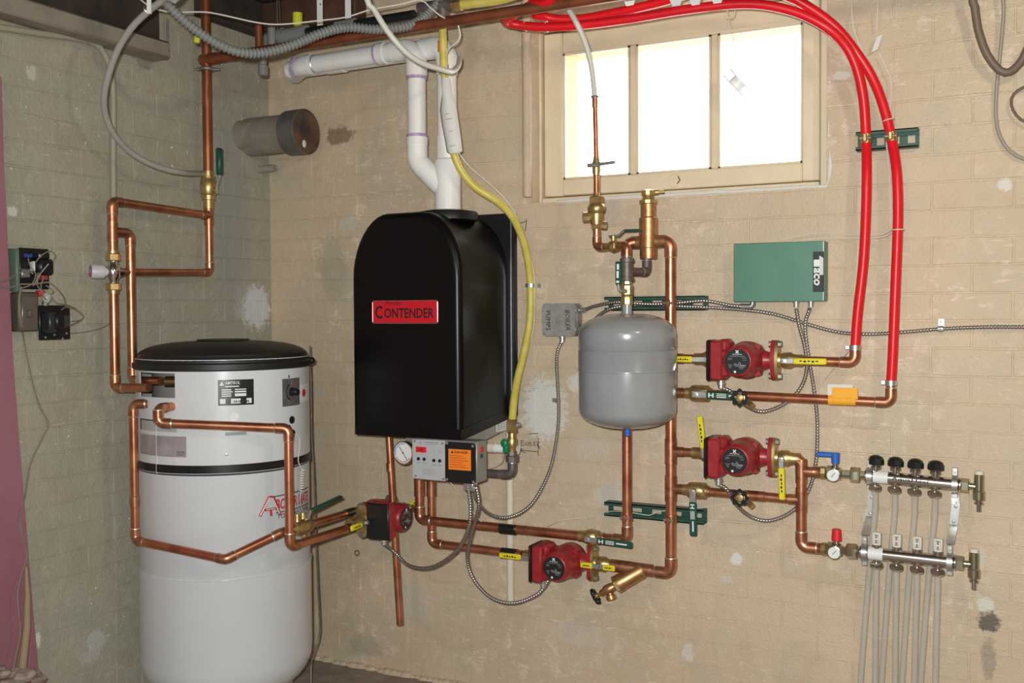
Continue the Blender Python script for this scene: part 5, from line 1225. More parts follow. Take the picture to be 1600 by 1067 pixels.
for (px, lab) in ((1353.5, 'brass clamp holding the left red tube on the short strut'), (1393, 'brass clamp holding the right red tube on the short strut')):
    c_ = W(px, 218, 0.075); clamp(lab, V((c_.x, c_.y, zS3)), 0.0135, BRASS)
def ztie(label, c, ax, r):
    tag(MB().ring(c, ax, r, 0.0016, 16, 6).build('cable_tie', WIRE_WHITE), label, 'cable tie', 'white cable ties')
ztie('white cable tie on the right red tube above the strut', W(1388, 188, 0.075), W(1386, 180, 0.075) - W(1392, 206, 0.075), 0.0152)
ztie('white cable tie on the right red tube beside the green control box', W(1403, 359, OFF), Z, 0.0152)
ztie('left of two white cable ties on the red tube loop above the window', W(822, 40, 0.285), X, 0.0155)
ztie('right of two white cable ties on the red tube loop above the window', W(855, 41.5, 0.27), X, 0.0155)

# ================================================================== CONTROL BOX, JUNCTION BOX
ta_, tb2 = W(1146, 472, 0.07), W(1288, 376, 0.07)
bxo = thing('zone_control_box', 'flat green zone control box with vertical black logo strip', 'control box', ((ta_.x + tb2.x) / 2, -0.002, ta_.z))
MB().box((0, 0, 0), X, Y, Z, (ta_.x, -0.07, ta_.z), (tb2.x, -0.012, tb2.z), 0.002).build('cover', GREEN_BOX, bxo)
MB().box((0, 0, 0), X, Y, Z, (ta_.x + 0.004, -0.012, ta_.z + 0.002), (tb2.x - 0.002, -0.002, tb2.z - 0.002)).build('back_tray', M('tray_grey', (0.20, 0.20, 0.17), 0.5), bxo)
MB().box((0, 0, 0), X, Y, Z, (tb2.x - 0.003, -0.0708, ta_.z + 0.002), (tb2.x - 0.0012, -0.0698, tb2.z - 0.002)).build('bright_edge', STEEL, bxo)
bh = tb2.z - ta_.z; bw2 = tb2.x - ta_.x
lo0 = V((tb2.x - 0.120 * bw2, -0.07, ta_.z + 0.155 * bh)); lw, lh = 0.115 * bw2, 0.67 * bh
strip = flat(bxo, 'logo_strip', PRINT_BLACK, lo0, X, Z, [(0, 0, lw, lh)], -Y, 0.0008)
lo1 = lo0 - Y * 0.0012
text_part(strip, 'aco', lo1 + V((0.08 * lw, 0, 0.60 * lh)), -Z, X, 0.56 * lw, PRINT_WHITE, width=0.44 * lh, bold=0.025, shear=0.15)
flat(strip, 'letter_stem', PRINT_WHITE, lo1, X, Z, [(0.08 * lw, 0.63 * lh, 0.60 * lw, 0.80 * lh)], -Y, 0.0004)
for k in range(4):
    flat(strip, 'letter_stripe', PRINT_WHITE, lo1, X, Z, [((0.60 + 0.095 * k) * lw, 0.42 * lh, (0.675 + 0.095 * k) * lw, (0.89 - 0.015 * k) * lh)], -Y, 0.0004)
for px in (1244, 1267):
    c_ = W(px, 473, 0.045)
    MB().lathe(V((c_.x, -0.045, ta_.z + 0.001)), -Z, [(0, 0.010), (0.004, 0.010), (0.005, 0.008), (0.016, 0.008)], 12).build('cable_connector', STEEL, bxo)
c_ = W(1176, 473, 0.045)
MB().tube([V((c_.x, -0.045, ta_.z)), V((c_.x, -0.045, ta_.z - 0.008)), V((c_.x - 0.006, -0.045, ta_.z - 0.014)), V((c_.x - 0.035, -0.045, ta_.z - 0.013))], 0.009, 10).build('elbow_connector', STEEL_DULL, bxo)
ja, jb = W(847, 525, 0.055), W(898, 474, 0.055)
jbx = thing('junction_box', 'square grey junction box with handwriting, left of the expansion tank', 'junction box', ((ja.x + jb.x) / 2, -0.002, ja.z))
jw, jh = jb.x - ja.x, jb.z - ja.z; jc = V(((ja.x + jb.x) / 2, 0, (ja.z + jb.z) / 2))
MB().box(jc, X, -Y, Z, (-jw / 2, 0.002, -jh / 2), (jw / 2 + 0.006, 0.045, jh / 2), 0.008).build('box_body', STEEL_DULL, jbx)
MB().prism(rrect(jw * 1.02, jh * 1.02, 0.014), jc, X, Z, 0.045, 0.054, -Y).build('box_cover', M('box_cover', (0.42, 0.41, 0.39), 0.42, 0.6, var=0.2, scale=60), jbx)
MB().lathe(jc - Y * 0.054, -Y, [(0, 0.013), (0.002, 0.012), (0.003, 0.0)], 14).build('knock_out', STEEL, jbx)
for sx in (-1, 1):
    for sz in (-1, 1): MB().lathe(jc + V((sx * jw * 0.42, -0.054, sz * jh * 0.42)), -Y, [(0, 0.004), (0.002, 0.003), (0.0025, 0)], 10).build('screw', STEEL, jbx)
text_part(jbx, 'BOILER', jc + V((jw * 0.20, -0.0546, jh * 0.30)), (-Z + X * 0.05), X, 0.016, PRINT_BLACK, width=jh * 0.62, shear=0.2)
text_part(jbx, 'PUMPS', jc + V((-jw * 0.38, -0.0546, jh * 0.28)), -Z, X, 0.016, PRINT_BLACK, width=jh * 0.6)
for zz in (jh * 0.30, -jh * 0.32):
    MB().lathe(jc + V((jw / 2 + 0.006, -0.024, zz)), X, [(0, 0.012), (0.006, 0.012), (0.007, 0.0095), (0.02, 0.0095)], 12).build('cable_connector', STEEL, jbx)
MB().lathe(jc + V((0, -0.024, -jh / 2)), -Z, [(0, 0.012), (0.006, 0.012), (0.007, 0.0095), (0.02, 0.0095)], 12).build('cable_connector', STEEL, jbx)

# ================================================================== ARMORED CABLES
def armored(label, pts, r=0.0062, pitch=0.0085, mat=None, name='armored_cable', cat='cable', group='armored cables'):
    q = resample(spline(pts, 0.004), pitch / 4)
    rad = [r * (1.0, 1.0, 0.76, 0.72)[k % 4] for k in range(len(q))]
    return tag(MB().tube(q, r, 10, radii=rad).build(name, mat or ARMOR, ang=60), label, cat, group)
jr = jb.x
armored('armored cable from the grey junction box down the wall and up under the boiler', [jc + V((0, -0.024, -jh / 2 - 0.014)), W(870, 560, 0.02), W(873, 640, 0.02), W(869, 690, 0.03), W(857, 740, 0.06), W(830, 788, 0.12), W(795, 808, 0.18), W(765, 803, 0.24), W(745, 782, 0.30), W(739, 756, 0.33)])
armored('armored cable looping from the boiler panel left to the tank pump', [W(730, 756, 0.34), W(735, 790, 0.34), W(732, 825, 0.33), W(712, 862, 0.31), W(675, 886, 0.29), W(640, 884, 0.28), W(616, 862, 0.27), gD])
armored('armored cable looping from the boiler panel right to the lowest pump', [W(744, 758, 0.33), W(748, 790, 0.32), W(738, 830, 0.29), W(730, 870, 0.26), W(740, 905, 0.24), W(768, 934, 0.22), W(803, 942, 0.20), W(840, 928, 0.18), W(858, 905, 0.17), gC])
armored('armored cable along the strut to the left end of the green control box', [jc + V((jw / 2 + 0.022, -0.024, jh * 0.30)), W(930, 478, 0.04), W(965, 472, 0.055), W(1010, 475, 0.05), W(1050, 474, 0.05), W(1100, 470, 0.05), W(1140, 477, 0.045), V((c_.x - 0.03, -0.045, ta_.z - 0.013))])
armored('long armored cable sagging below the green control box to the right', [jc + V((jw / 2 + 0.022, -0.024, -jh * 0.32)), W(930, 498, 0.03), W(955, 482, 0.045), W(1000, 476, 0.045), W(1050, 478, 0.045), W(1100, 480, 0.045), W(1160, 484, 0.03), W(1210, 491, 0.025), W(1260, 506, 0.02), W(1310, 519, 0.018), W(1360, 522, 0.018), W(1410, 519, 0.018), W(1470, 514, 0.018), W(1540, 511, 0.018), W(1640, 511, 0.018), W(2300, 512, 0.018)])
armored('armored cable from the green control box to the upper zone pump', [W(1244, 482, 0.045), W(1249, 510, 0.04), W(1258, 545, 0.035), W(1260, 580, 0.035), W(1248, 610, 0.04), W(1222, 633, 0.05), W(1190, 643, 0.07), W(1163, 632, 0.11), W(1142, 612, 0.15), gA])
armored('armored cable from the green control box to the second zone pump', [W(1265, 482, 0.045), W(1258, 510, 0.03), W(1264, 560, 0.022), W(1272, 610, 0.022), W(1277, 660, 0.022), W(1275, 720, 0.022), W(1264, 765, 0.03), W(1240, 797, 0.04), W(1205, 813, 0.06), W(1175, 808, 0.09), W(1150, 788, 0.13), W(1136, 765, 0.16), gB])
def strap(label, c, d, r=0.007, side=1, mat=None):
    T = thing('cable_strap', label, 'strap', c, 'one-hole cable straps')
    d = V(d).normalized(); s = d.cross(Y).normalized() * side
    arc = [V(c) + s * (r * 1.25) * math.cos(a) - Y * (r * 1.25) * math.sin(a) for a in [math.pi * k / 8 for k in range(9)]]
    b = MB()
    for k in range(8):
        p, q = arc[k], arc[k + 1]
        b.add([p - d * 0.006, p + d * 0.006, q + d * 0.006, q - d * 0.006] + [v + (v - V(c)).normalized() * 0.0012 for v in (p - d * 0.006, p + d * 0.006, q + d * 0.006, q - d * 0.006)], [(0, 1, 2, 3), (4, 5, 6, 7), (0, 1, 5, 4), (2, 3, 7, 6), (1, 2, 6, 5), (0, 3, 7, 4)])
    b.build('band', mat or STEEL, T, ang=60)
    e = V((c[0], -0.001, c[2])) + s * r * 1.2
    MB().box(e, s, d, -Y, (0, -0.007, 0), (0.018, 0.007, 0.0016)).build('tab', mat or STEEL, T)
    MB().lathe(e + s * 0.011, -Y, [(0.001, 0.004), (0.004, 0.003), (0.0045, 0)], 8).build('screw', STEEL_DULL, T)
strap('small steel strap on the vertical cable below the junction box', W(872, 626, 0.014), Z, side=1)
strap('small steel strap on the long cable at the right', W(1470, 514, 0.014), X, side=1)

# ================================================================== MANIFOLDS
def manifold(name, label, pL, pR, kind, xs_, tagtext):
    """chrome bar from pL to pR with four outlets; xs_: outlet pixels along the bar"""
    d = (pR - pL).normalized(); up = (Z - d * d.z).normalized(); fr_ = d.cross(up).normalized()
    if fr_.y > 0: fr_ = -fr_
    Ln = (pR - pL).length
    T = thing(name, label, 'manifold', pL)
    at_ = lambda t: pL + d * (Ln * t)
    MB().cyl(pL, pR, 0.0175, 24).build('bar', CHROME, T)
    MB().lathe(at_(0.06), d, [(0, 0.0179), (Ln * 0.20, 0.0179)], 24).build('paper_band', PRINT_WHITE, T)
    for e, s in ((0.0, 1), (0.955, 1)):
        for k in range(4): MB().lathe(at_(e) + d * 0.006 * k, d, [(0, 0.0195), (0.001, 0.021), (0.004, 0.021), (0.005, 0.0195)], 24).build('ring_collar', CHROME, T)
    if tagtext:
        a = at_(0.30) + fr_ * 0.0190 - up * 0.005
        text_part(T, tagtext, a, d, up, 0.012, PRINT_BLACK, width=Ln * 0.42, bold=0.02, shear=0.1)
    nuts = []
    for t in xs_:
        c = at_(t)
        if kind == 'knob':
            MB().lathe(c, up, [(0.012, 0.010), (0.022, 0.010), (0.023, 0.0145), (0.030, 0.0145), (0.031, 0.010), (0.036, 0.010)], 14).build('valve_neck', CHROME, T)
            kp = [(0.034, 0.0185), (0.036, 0.0205), (0.048, 0.020), (0.056, 0.016), (0.060, 0.008), (0.0605, 0.0)]
            kb = MB()
            n = 24; vs = []
            u_ = d; w_ = up.cross(u_)
            for (h, r) in kp:
                for k in range(n):
                    a = 2 * math.pi * k / n; rr = r * (1 + 0.05 * math.cos(8 * a)); vs.append(c + up * h + (u_ * math.cos(a) + w_ * math.sin(a)) * rr)
            kb.add(vs, [(i * n + k, i * n + (k + 1) % n, (i + 1) * n + (k + 1) % n, (i + 1) * n + k) for i in range(len(kp) - 1) for k in range(n)] + [tuple(range(n))])
            kb.build('valve_knob', BLACK, T)
        else:
            MB().lathe(c, up, [(0.012, 0.010), (0.018, 0.010), (0.019, 0.013), (0.025, 0.013), (0.026, 0.0095)], 14).build('meter_base', CHROME, T)
            m_ = MB().box(c, d, fr_, up, (-0.0115, -0.0095, 0.024), (0.0115, 0.0095, 0.060), 0.003).build('flow_meter', M('meter_white', (0.74, 0.70, 0.62), 0.35), T)
            MB().box(c + fr_ * 0.0095, d, fr_, up, (-0.0062, -0.001, 0.030), (0.0062, 0.0012, 0.055), 0.0008).build('meter_window', M('meter_window', (0.30, 0.25, 0.20), 0.25), m_)
            for q in (-0.0042, 0.0042): MB().box(c + fr_ * 0.0107 + d * q, d, fr_, up, (-0.001, -0.0005, 0.032), (0.001, 0.0012, 0.053)).build('meter_rod', PRINT_WHITE, m_)
            MB().box(c + fr_ * 0.0107, d, fr_, up, (-0.005, -0.0005, 0.041), (0.005, 0.0014, 0.044)).build('meter_float', PRINT_WHITE, m_)
        MB().lathe(c, -up, [(0.012, 0.0095), (0.026, 0.0095)], 14).build('outlet_neck', CHROME, T)
        MB().lathe(c - up * 0.024, -up, [(0, 0.015), (0.003, 0.0195), (0.012, 0.0195), (0.017, 0.014), (0.018, 0.009)], 6, rot=0.3).build('outlet_nut', CHROME, T, ang=25)
        nuts.append(c - up * 0.040)
    return T, nuts, d, up, fr_
MUo, MLo = 0.085, 0.115
uL, uR = W(1352, 743, MUo), W(1494, 757, MUo); uL.y = uR.y = -MUo
lL, lR = W(1344, 862, MLo), W(1486, 878, MLo); lL.y = lR.y = -MLo
xs4 = (0.115, 0.335, 0.555, 0.775)
mu, nu_, du, uu, fu = manifold('supply_manifold', 'upper chrome manifold with four black knobs', uL, uR, 'knob', xs4, 'AquaHeat')
ml, nl_, dl_, ul_, fl_ = manifold('return_manifold', 'lower chrome manifold with four clear flow meters', lL, lR, 'meter', (0.185, 0.41, 0.635, 0.86), None)
def end_valve(label, e, d, up):
    T = thing('end_drain_valve', label, 'valve', e, 'manifold end drain valves')
    hexnut(T, e, d, 0.020, 0.0195, BRASS if False else M('nickel_brass', (0.50, 0.46, 0.34), 0.25, 0.95), 'union_nut')
    c = e + d * 0.044; mt_ = M('nickel_brass', (0.5, 0.46, 0.34), 0.25, 0.95)
    MB().cyl(e + d * 0.018, c, 0.009, 14).build('nipple', mt_, T)
    MB().lathe(c - Z * 0.036, Z, [(0, 0.012), (0.002, 0.0155), (0.024, 0.0155), (0.026, 0.0125), (0.068, 0.0125), (0.070, 0.0105)], 18).build('valve_body', mt_, T)
    MB().lathe(c + Z * 0.032, Z, [(0, 0.0115), (0.009, 0.0115), (0.011, 0.009), (0.011, 0)], 16).build('vent_cap', PVC_CREAM, T)
    MB().lathe(c - Z * 0.036, -Z, [(0, 0.008), (0.004, 0.008), (0.005, 0.012), (0.010, 0.012), (0.011, 0.0065), (0.030, 0.006)], 14).build('hose_tail', CHROME, T)
end_valve('nickel drain valve on the right end of the upper manifold', uR + du * 0.012, du, uu)
end_valve('nickel drain valve on the right end of the lower manifold', lR + dl_ * 0.012, dl_, ul_)
def gauge_valve(label, a, b, hand):
    """a: copper end, b: manifold end"""
    T = thing('manifold_valve', label, 'valve', a); d = (b - a).normalized(); Ln = (b - a).length
    NB = M('nickel_brass', (0.50, 0.46, 0.34), 0.25, 0.95)
    MB().lathe(a - d * 0.02, d, [(0, 0.0165), (0.02, 0.0165), (0.022, 0.018)], 16).build('copper_tail', COPPER_FIT, T)
    MB().lathe(a, d, [(0, 0.0185), (0.012, 0.0185), (0.014, 0.014), (0.02, 0.014)], 8).build('brass_adapter', BRASS, T)
    MB().lathe(a + d * 0.014, d, [(0, 0.018), (0.004, 0.022), (0.018, 0.022), (0.022, 0.018), (0.04, 0.018), (0.044, 0.012), (Ln - 0.002, 0.0125)], 8).build('valve_body', NB, T, ang=25)
    hexnut(T, a + d * (Ln * 0.66), d, 0.028, 0.0215, NB, 'union_nut')
    gcn = a + d * 0.040 + FRONT * 0.022
    MB().cyl(a + d * 0.036, gcn, 0.010, 12).build('gauge_stem', NB, T)
    gz = MB().lathe(gcn, FRONT, [(0, 0.017), (0.012, 0.0185), (0.016, 0.0185), (0.017, 0.016)], 24).build('gauge', CHROME, T)
    MB().lathe(gcn + FRONT * 0.0165, FRONT, [(0, 0.016), (0.001, 0.016)], 24).build('dial', PRINT_WHITE, gz)
    MB().tube([gcn + FRONT * 0.0185 + V((-0.004, 0, -0.005)), gcn + FRONT * 0.0185 + V((0.006, 0, 0.007))], 0.0007, 5).build('needle', PRINT_BLACK, gz)
    c = a + d * 0.040
    MB().cyl(c, c + Z * 0.034, 0.008, 12).build('stem', CHROME, T)
    if hand == 'blue':
        MB().lathe(c + Z * 0.028, Z, [(0, 0.011), (0.03, 0.0125), (0.031, 0)], 14).box(c + Z * 0.045, -X, Y, Z, (-0.012, -0.008, 0), (0.052, 0.008, 0.014), 0.004).build('lever', BLUE, T)
    else:
        MB().lathe(c + Z * 0.026, Z, [(0, 0.013), (0.002, 0.0145), (0.032, 0.0125), (0.034, 0.010), (0.034, 0)], 12).build('cap', RED, T, ang=25)
gauge_valve('brass valve with blue lever and small gauge before the upper manifold', V((W(1282, 738, OFF).x, -OFF, mU)), uL, 'blue')
gauge_valve('brass valve with red cap and small gauge before the lower manifold', V((W(1285, 858, OFF).x, -OFF, mL.z)), lL, 'red')
# support brackets
def bracket(label, top, bot):
    T = thing('manifold_bracket', label, 'bracket', bot, 'manifold brackets')
    top = V(top); bot = V(bot)
    for c in (top, bot):
        MB().lathe(c - X * 0.007, X, [(0, 0.0222), (0, 0.0245), (0.014, 0.0245), (0.014, 0.0222)], 24).build('ring', STEEL, T)
        MB().box(c + Z * 0.024, X, -Y, Z, (-0.007, -0.004, 0), (0.007, 0.006, 0.022), 0.0015).build('ear', STEEL, T)
        MB().cyl(c + V((0, -0.012, 0.034)), c + V((0, 0.008, 0.034)), 0.004, 8).build('bolt', STEEL_DULL, T)
        MB().box(c - Z * 0.024, X, -Y, Z, (-0.008, -0.004, -0.012), (0.008, 0.006, 0.0), 0.0015).build('foot', STEEL, T)
    a0_ = V((top.x, top.y + 0.018, top.z - 0.03)); a1_ = V((top.x, -0.045, top.z - 0.058)); a2_ = V((bot.x + 0.004, -0.045, bot.z + 0.088)); a3_ = V((bot.x, bot.y + 0.006, bot.z + 0.048))
    for p, q in ((a0_, a1_), (a1_, a2_), (a2_, a3_)):
        d = (q - p).normalized(); n = d.cross(X).normalized()
        MB().box(p, d, X, n, (-0.001, -0.0105, -0.0012), ((q - p).length + 0.001, 0.0105, 0.0012)).build('strap', STEEL, T)
    for p in (a1_ + V((0, -0.004, -0.008)), a2_ + V((0, -0.004, 0.008))): MB().lathe(p, -Y, [(0, 0.0045), (0.002, 0.004), (0.003, 0)], 8).build('screw', STEEL_DULL, T)
bracket('left zinc bracket holding both manifolds', uL + du * 0.012, lL + dl_ * 0.012)
bracket('right zinc bracket holding both manifolds', uR - du * 0.003, lR - dl_ * 0.003)
# eight clear loop tubes
for k, (c, bx) in enumerate(zip(nu_, (1343, 1376, 1408, 1437))):
    e = W(bx, 1085, 0.06)
    tag(MB().tube(spline([c + Z * 0.008, c - Z * 0.05 + Y * 0.012, c.lerp(e, 0.35) + Y * 0.012, e, V((e.x - 0.01, e.y, 0.02))], 0.03), 0.0085, 12).build('loop_tube', CLEAR_PEX),
        '%s cloudy tube under the upper black-knob manifold' % ('first', 'second', 'third', 'fourth')[k], 'tube', 'clear loop tubes')
for k, (c, bx) in enumerate(zip(nl_, (1367, 1398, 1428, 1461))):
    e = W(bx, 1085, 0.09)
    tag(MB().tube(spline([c + Z * 0.008, c - Z * 0.05, c.lerp(e, 0.5), e, V((e.x - 0.006, e.y, 0.02))], 0.03), 0.0085, 12).build('loop_tube', CLEAR_PEX),
        '%s cloudy tube under the lower flow-meter manifold' % ('first', 'second', 'third', 'fourth')[k], 'tube', 'clear loop tubes')
# orange inspection tag on the return pipe
a_, b_ = W(1293, 630, OFF + 0.02), W(1336, 606, OFF + 0.02); zt_ = z_l1 - 0.006
otg = thing('pipe_tag', 'orange and white paper tag wrapped round the upper return pipe', 'tag', V((a_.x, -OFF, zt_)))
MB().cyl((a_.x, -OFF, zt_), (b_.x, -OFF, zt_), 0.0150, 18).build('wrap', ORANGE_TAG, otg)
MB().box((0, -OFF - 0.008, 0), X, Y, Z, (a_.x + 0.01, -0.004, zt_ + 0.004), (b_.x + 0.006, -0.0025, zt_ + 0.036)).build('flap', ORANGE_TAG, otg)
MB().box((0, -OFF - 0.004, 0), X, Y, Z, (a_.x - 0.002, -0.002, zt_ + 0.006), (b_.x - 0.008, -0.001, zt_ + 0.044)).build('paper_flap', PAPER, otg)
for k in range(4): MB().tube([V((a_.x + 0.008 + 0.018 * k + 0.010 * math.cos(a), -OFF - 0.0155 * math.cos(0.9 * math.sin(a)) , zt_ - 0.002 + 0.0125 * math.sin(a) * 0.8)) for a in [math.pi * 0.3 + 1.2 * j / 6 * math.pi / 2 for j in range(7)]], 0.0007, 5).build('pen_mark', PRINT_RED, otg)

# ================================================================== GAS LINE
GO = 0.20
gx = W(800, 680, GO).x; gz = lambda py: W(800, py, GO).z
gp = [W(694, 112, 0.30), W(700, 170, 0.30), W(706, 225, 0.28), W(718, 262, 0.26), W(742, 292, 0.23), W(775, 313, 0.19), W(800, 338, 0.14), W(817, 375, 0.08), W(826, 415, 0.04), W(829, 450, 0.025), W(828, 500, 0.03), W(820, 545, 0.06), W(809, 590, 0.11), W(803, 625, 0.16), V((gx, -GO, gz(662)))]
gl_ = thing('gas_line', 'yellow jacketed flexible gas line curving down to the right of the boiler', 'gas line', V((gx, -GO, gz(662))))
MB().tube(spline([W(690, 10, 0.32), W(692, 60, 0.31)] + gp, 0.02), 0.0125, 14).build('yellow_jacket', YELLOW, gl_)
MB().lathe(V((gx, -GO, gz(676))), Z, [(0, 0.014), (0.003, 0.0195), (gz(660) - gz(676), 0.0195), (gz(655) - gz(676), 0.015)], 6).build('flare_nut', BRASS, gl_, ang=25)
MB().cyl(V((gx + 0.012, -GO, gz(665))), V((gx + 0.028, -GO + 0.006, gz(663))), 0.007, 8).build('bonding_lug', STEEL_DULL, gl_)
strap('bright steel strap on the yellow gas line', W(829, 446, 0.022), Z, 0.0135, -1)
pt_ = thing('paper_tag', 'white paper warning tag wrapped round the yellow gas line', 'tag', W(700, 240, 0.31))
prof_t = [(690, 121, 0.011), (692, 145, 0.013), (694, 170, 0.024), (697, 192, 0.024), (701, 215, 0.023), (704, 236, 0.022), (704, 240, 0.010)]
b = MB(); rows = []
for (px, py, hw) in prof_t:
    hw *= 1.3; c = W(px + 2, py, 0.318); rows.append((c - X * hw * 0.9 + Y * 0.012, c - Y * 0.004 - X * hw * 0.3, c - Y * 0.004 + X * hw * 0.5, c + X * hw + Y * 0.014))
vs = [p for r_ in rows for p in r_] + [p + Y * 0.002 for r_ in rows for p in r_]
nr = len(rows); fs = []
for o_ in (0, nr * 4):
    fs += [(o_ + i * 4 + k, o_ + i * 4 + k + 1, o_ + i * 4 + 5 + k, o_ + i * 4 + 4 + k) for i in range(nr - 1) for k in range(3)]
fs += [(i * 4, i * 4 + 4, nr * 4 + i * 4 + 4, nr * 4 + i * 4) for i in range(nr - 1)] + [(i * 4 + 3, i * 4 + 7, nr * 4 + i * 4 + 7, nr * 4 + i * 4 + 3) for i in range(nr - 1)]
b.add(vs, fs); b.build('paper', PAPER, pt_, ang=60)
for (px, py, l_) in ((697, 178, 0.012), (698, 186, 0.02), (703, 205, 0.012), (703, 228, 0.02)):
    c = W(px, py, 0.3245); MB().box(c, X, Y, Z, (-0.004, -0.0006, -0.0008), (l_, 0.0002, 0.0008)).build('print', PRINT_GREY, pt_)
gv = thing('gas_valve', 'brass gas cock with green handle right of the boiler', 'valve', V((gx, -GO, gz(708))))
MB().lathe(V((gx, -GO, gz(708))), Z, [(0, 0.012), (0.006, 0.0135), (gz(700) - gz(708), 0.0135), (gz(697) - gz(708), 0.0165), (gz(686) - gz(708), 0.0165), (gz(683) - gz(708), 0.0125), (gz(676) - gz(708), 0.0125)], 14).build('valve_body', BRASS, gv)
hh_ = V((gx - 0.016, -GO - 0.014, gz(692)))
MB().cyl(V((gx, -GO, gz(692))), hh_, 0.006, 10).build('stem', BRASS, gv)
MB().ball(hh_ + V((-0.002, -0.004, 0)), 0.014, (0.9, 0.6, 1.05), 14).box(hh_, X, Y, Z, (-0.008, -0.008, -0.032), (0.010, 0.004, 0.0), 0.004).build('handle', GREEN_VALVE, gv)
gi = thing('iron_gas_pipe', 'dark iron union, elbow and nipple feeding gas into the boiler', 'pipe fitting', V((gx, -GO, gz(742))))
MB().lathe(V((gx, -GO, gz(722))), Z, [(0, 0.014), (0.002, 0.022), (gz(712) - gz(722), 0.0225), (gz(711) - gz(722), 0.017), (gz(705) - gz(722), 0.016)], 8).build('union', IRON, gi, ang=25)
pipe_run(gi, [V((gx, -GO, gz(718))), V((gx, -GO, gz(742))), V((BX1 - 0.002, -GO, gz(742)))], 0.0135, IRON, IRON, 16, 'nipple')
wt_ = thing('condensate_fitting', 'short white plastic drain fitting beside the green gas handle', 'pipe fitting', W(775, 702, 0.17))
MB().cyl(V((BX1 - 0.002, -0.17, W(775, 700, 0.17).z)), V((W(775, 700, 0.17).x, -0.17, W(775, 700, 0.17).z)), 0.016, 16).build('collar', PVC_CREAM, wt_)
MB().cyl(V((W(773, 700, 0.17).x, -0.17, W(775, 700, 0.17).z)), V((gx + 0.005, -0.165, W(775, 700, 0.17).z - 0.002)), 0.0145, 16).build('stub', PVC, wt_)
# painted conduit down the wall under the gas line
cx_ = W(797, 800, 0.016).x
tag(MB().cyl((cx_, -0.017, W(797, 941, 0.016).z), (cx_, -0.017, W(797, 668, 0.016).z), 0.0125, 14).build('drain_tube', PVC_CREAM), 'cream plastic tube standing against the wall below the gas line', 'tube')

# ================================================================== WIRES
def wire(label, pts, r=0.0016, mat=None, group=None, name='wire', step=0.015):
    return tag(MB().tube(spline(pts, step), r, 6).build(name, mat or WIRE_WHITE), label, 'wire', group)
TW = 'white thermostat wires'
wire('white wire from the top of the green control box to the red tube, upper strand', [W(1222, 375, 0.03), W(1250, 368, 0.02), W(1295, 364, 0.02), W(1340, 368, 0.04), W(1380, 366, 0.06), W(1396, 356, 0.082)], 0.0016, None, TW)
wire('white wire from the top of the green control box to the red tube, lower strand', [W(1262, 375, 0.03), W(1290, 372, 0.02), W(1345, 373, 0.04), W(1385, 369, 0.06), W(1397, 358, 0.082)], 0.0016, None, TW)
wire('white wire strand running up beside the right red tube to the ceiling', [W(1396, 358, 0.080), W(1393, 320, 0.075), W(1391, 290, 0.07), W(1388, 250, 0.055), W(1385, 220, 0.05), W(1389, 190, 0.055), W(1392, 160, 0.04), W(1393, 128, 0.03), W(1384, 105, 0.03), W(1374, 83, 0.03)], 0.002, None, TW)
wire('white wire hanging from the ceiling right of the window', [up_to(W(1331, -10, 0.05)), W(1331, -10, 0.05), W(1332, 30, 0.04), W(1337, 55, 0.03), W(1350, 85, 0.02), W(1364, 112, 0.02), W(1372, 135, 0.02)], 0.002, None, TW)
wire('white wire hanging from the ceiling above the white adhesive tag', [up_to(W(1372, -10, 0.05)), W(1372, -10, 0.05), W(1371, 25, 0.04), W(1370, 48, 0.03)], 0.002, None, TW)
tp_ = W(1371, 66, 0.032)
tag(MB().box(tp_, (X * 0.92 + Z * 0.38).normalized(), -Y, (Z * 0.92 - X * 0.38).normalized() * 1.0 + X * 0.7, (-0.008, 0, -0.026), (0.010, 0.002, 0.018)).build('wire_tag', PAPER), 'folded white tape tag on the wire right of the window', 'tag')
wire('thin white wire slanting from the left red tube to the second pump', [W(1326, 548, 0.09), W(1305, 572, 0.05), W(1275, 610, 0.02), W(1250, 640, 0.012), W(1235, 670, 0.012), W(1226, 705, 0.03), W(1222, 735, 0.05)], 0.0013)
wire('thin white wire drooping below the boiler panel to the copper line', [W(702, 752, 0.30), W(720, 772, 0.25), W(735, 795, 0.20), W(752, 815, 0.15)], 0.0016)
wire('thin white wire across the wall from the copper line to the lower strut', [W(855, 822, 0.10), W(880, 812, 0.03), W(920, 808, 0.012), W(945, 800, 0.02), W(975, 799, 0.05), W(1015, 805, 0.05), W(1030, 799, 0.05), W(1100, 793, 0.02), W(1150, 785, 0.012)], 0.0013)
wire('thin cream wire beside the yellow gas line', [W(712, 232, 0.28), W(735, 262, 0.25), W(770, 292, 0.21), W(800, 325, 0.15), W(820, 370, 0.08), W(833, 420, 0.03), W(835, 470, 0.02), W(832, 520, 0.02), W(815, 570, 0.02)], 0.0017)
wire('thin cream wire loop under the white drain fitting', [W(787, 708, 0.16), W(785, 722, 0.12), W(772, 730, 0.10), W(758, 733, 0.16)], 0.0013)
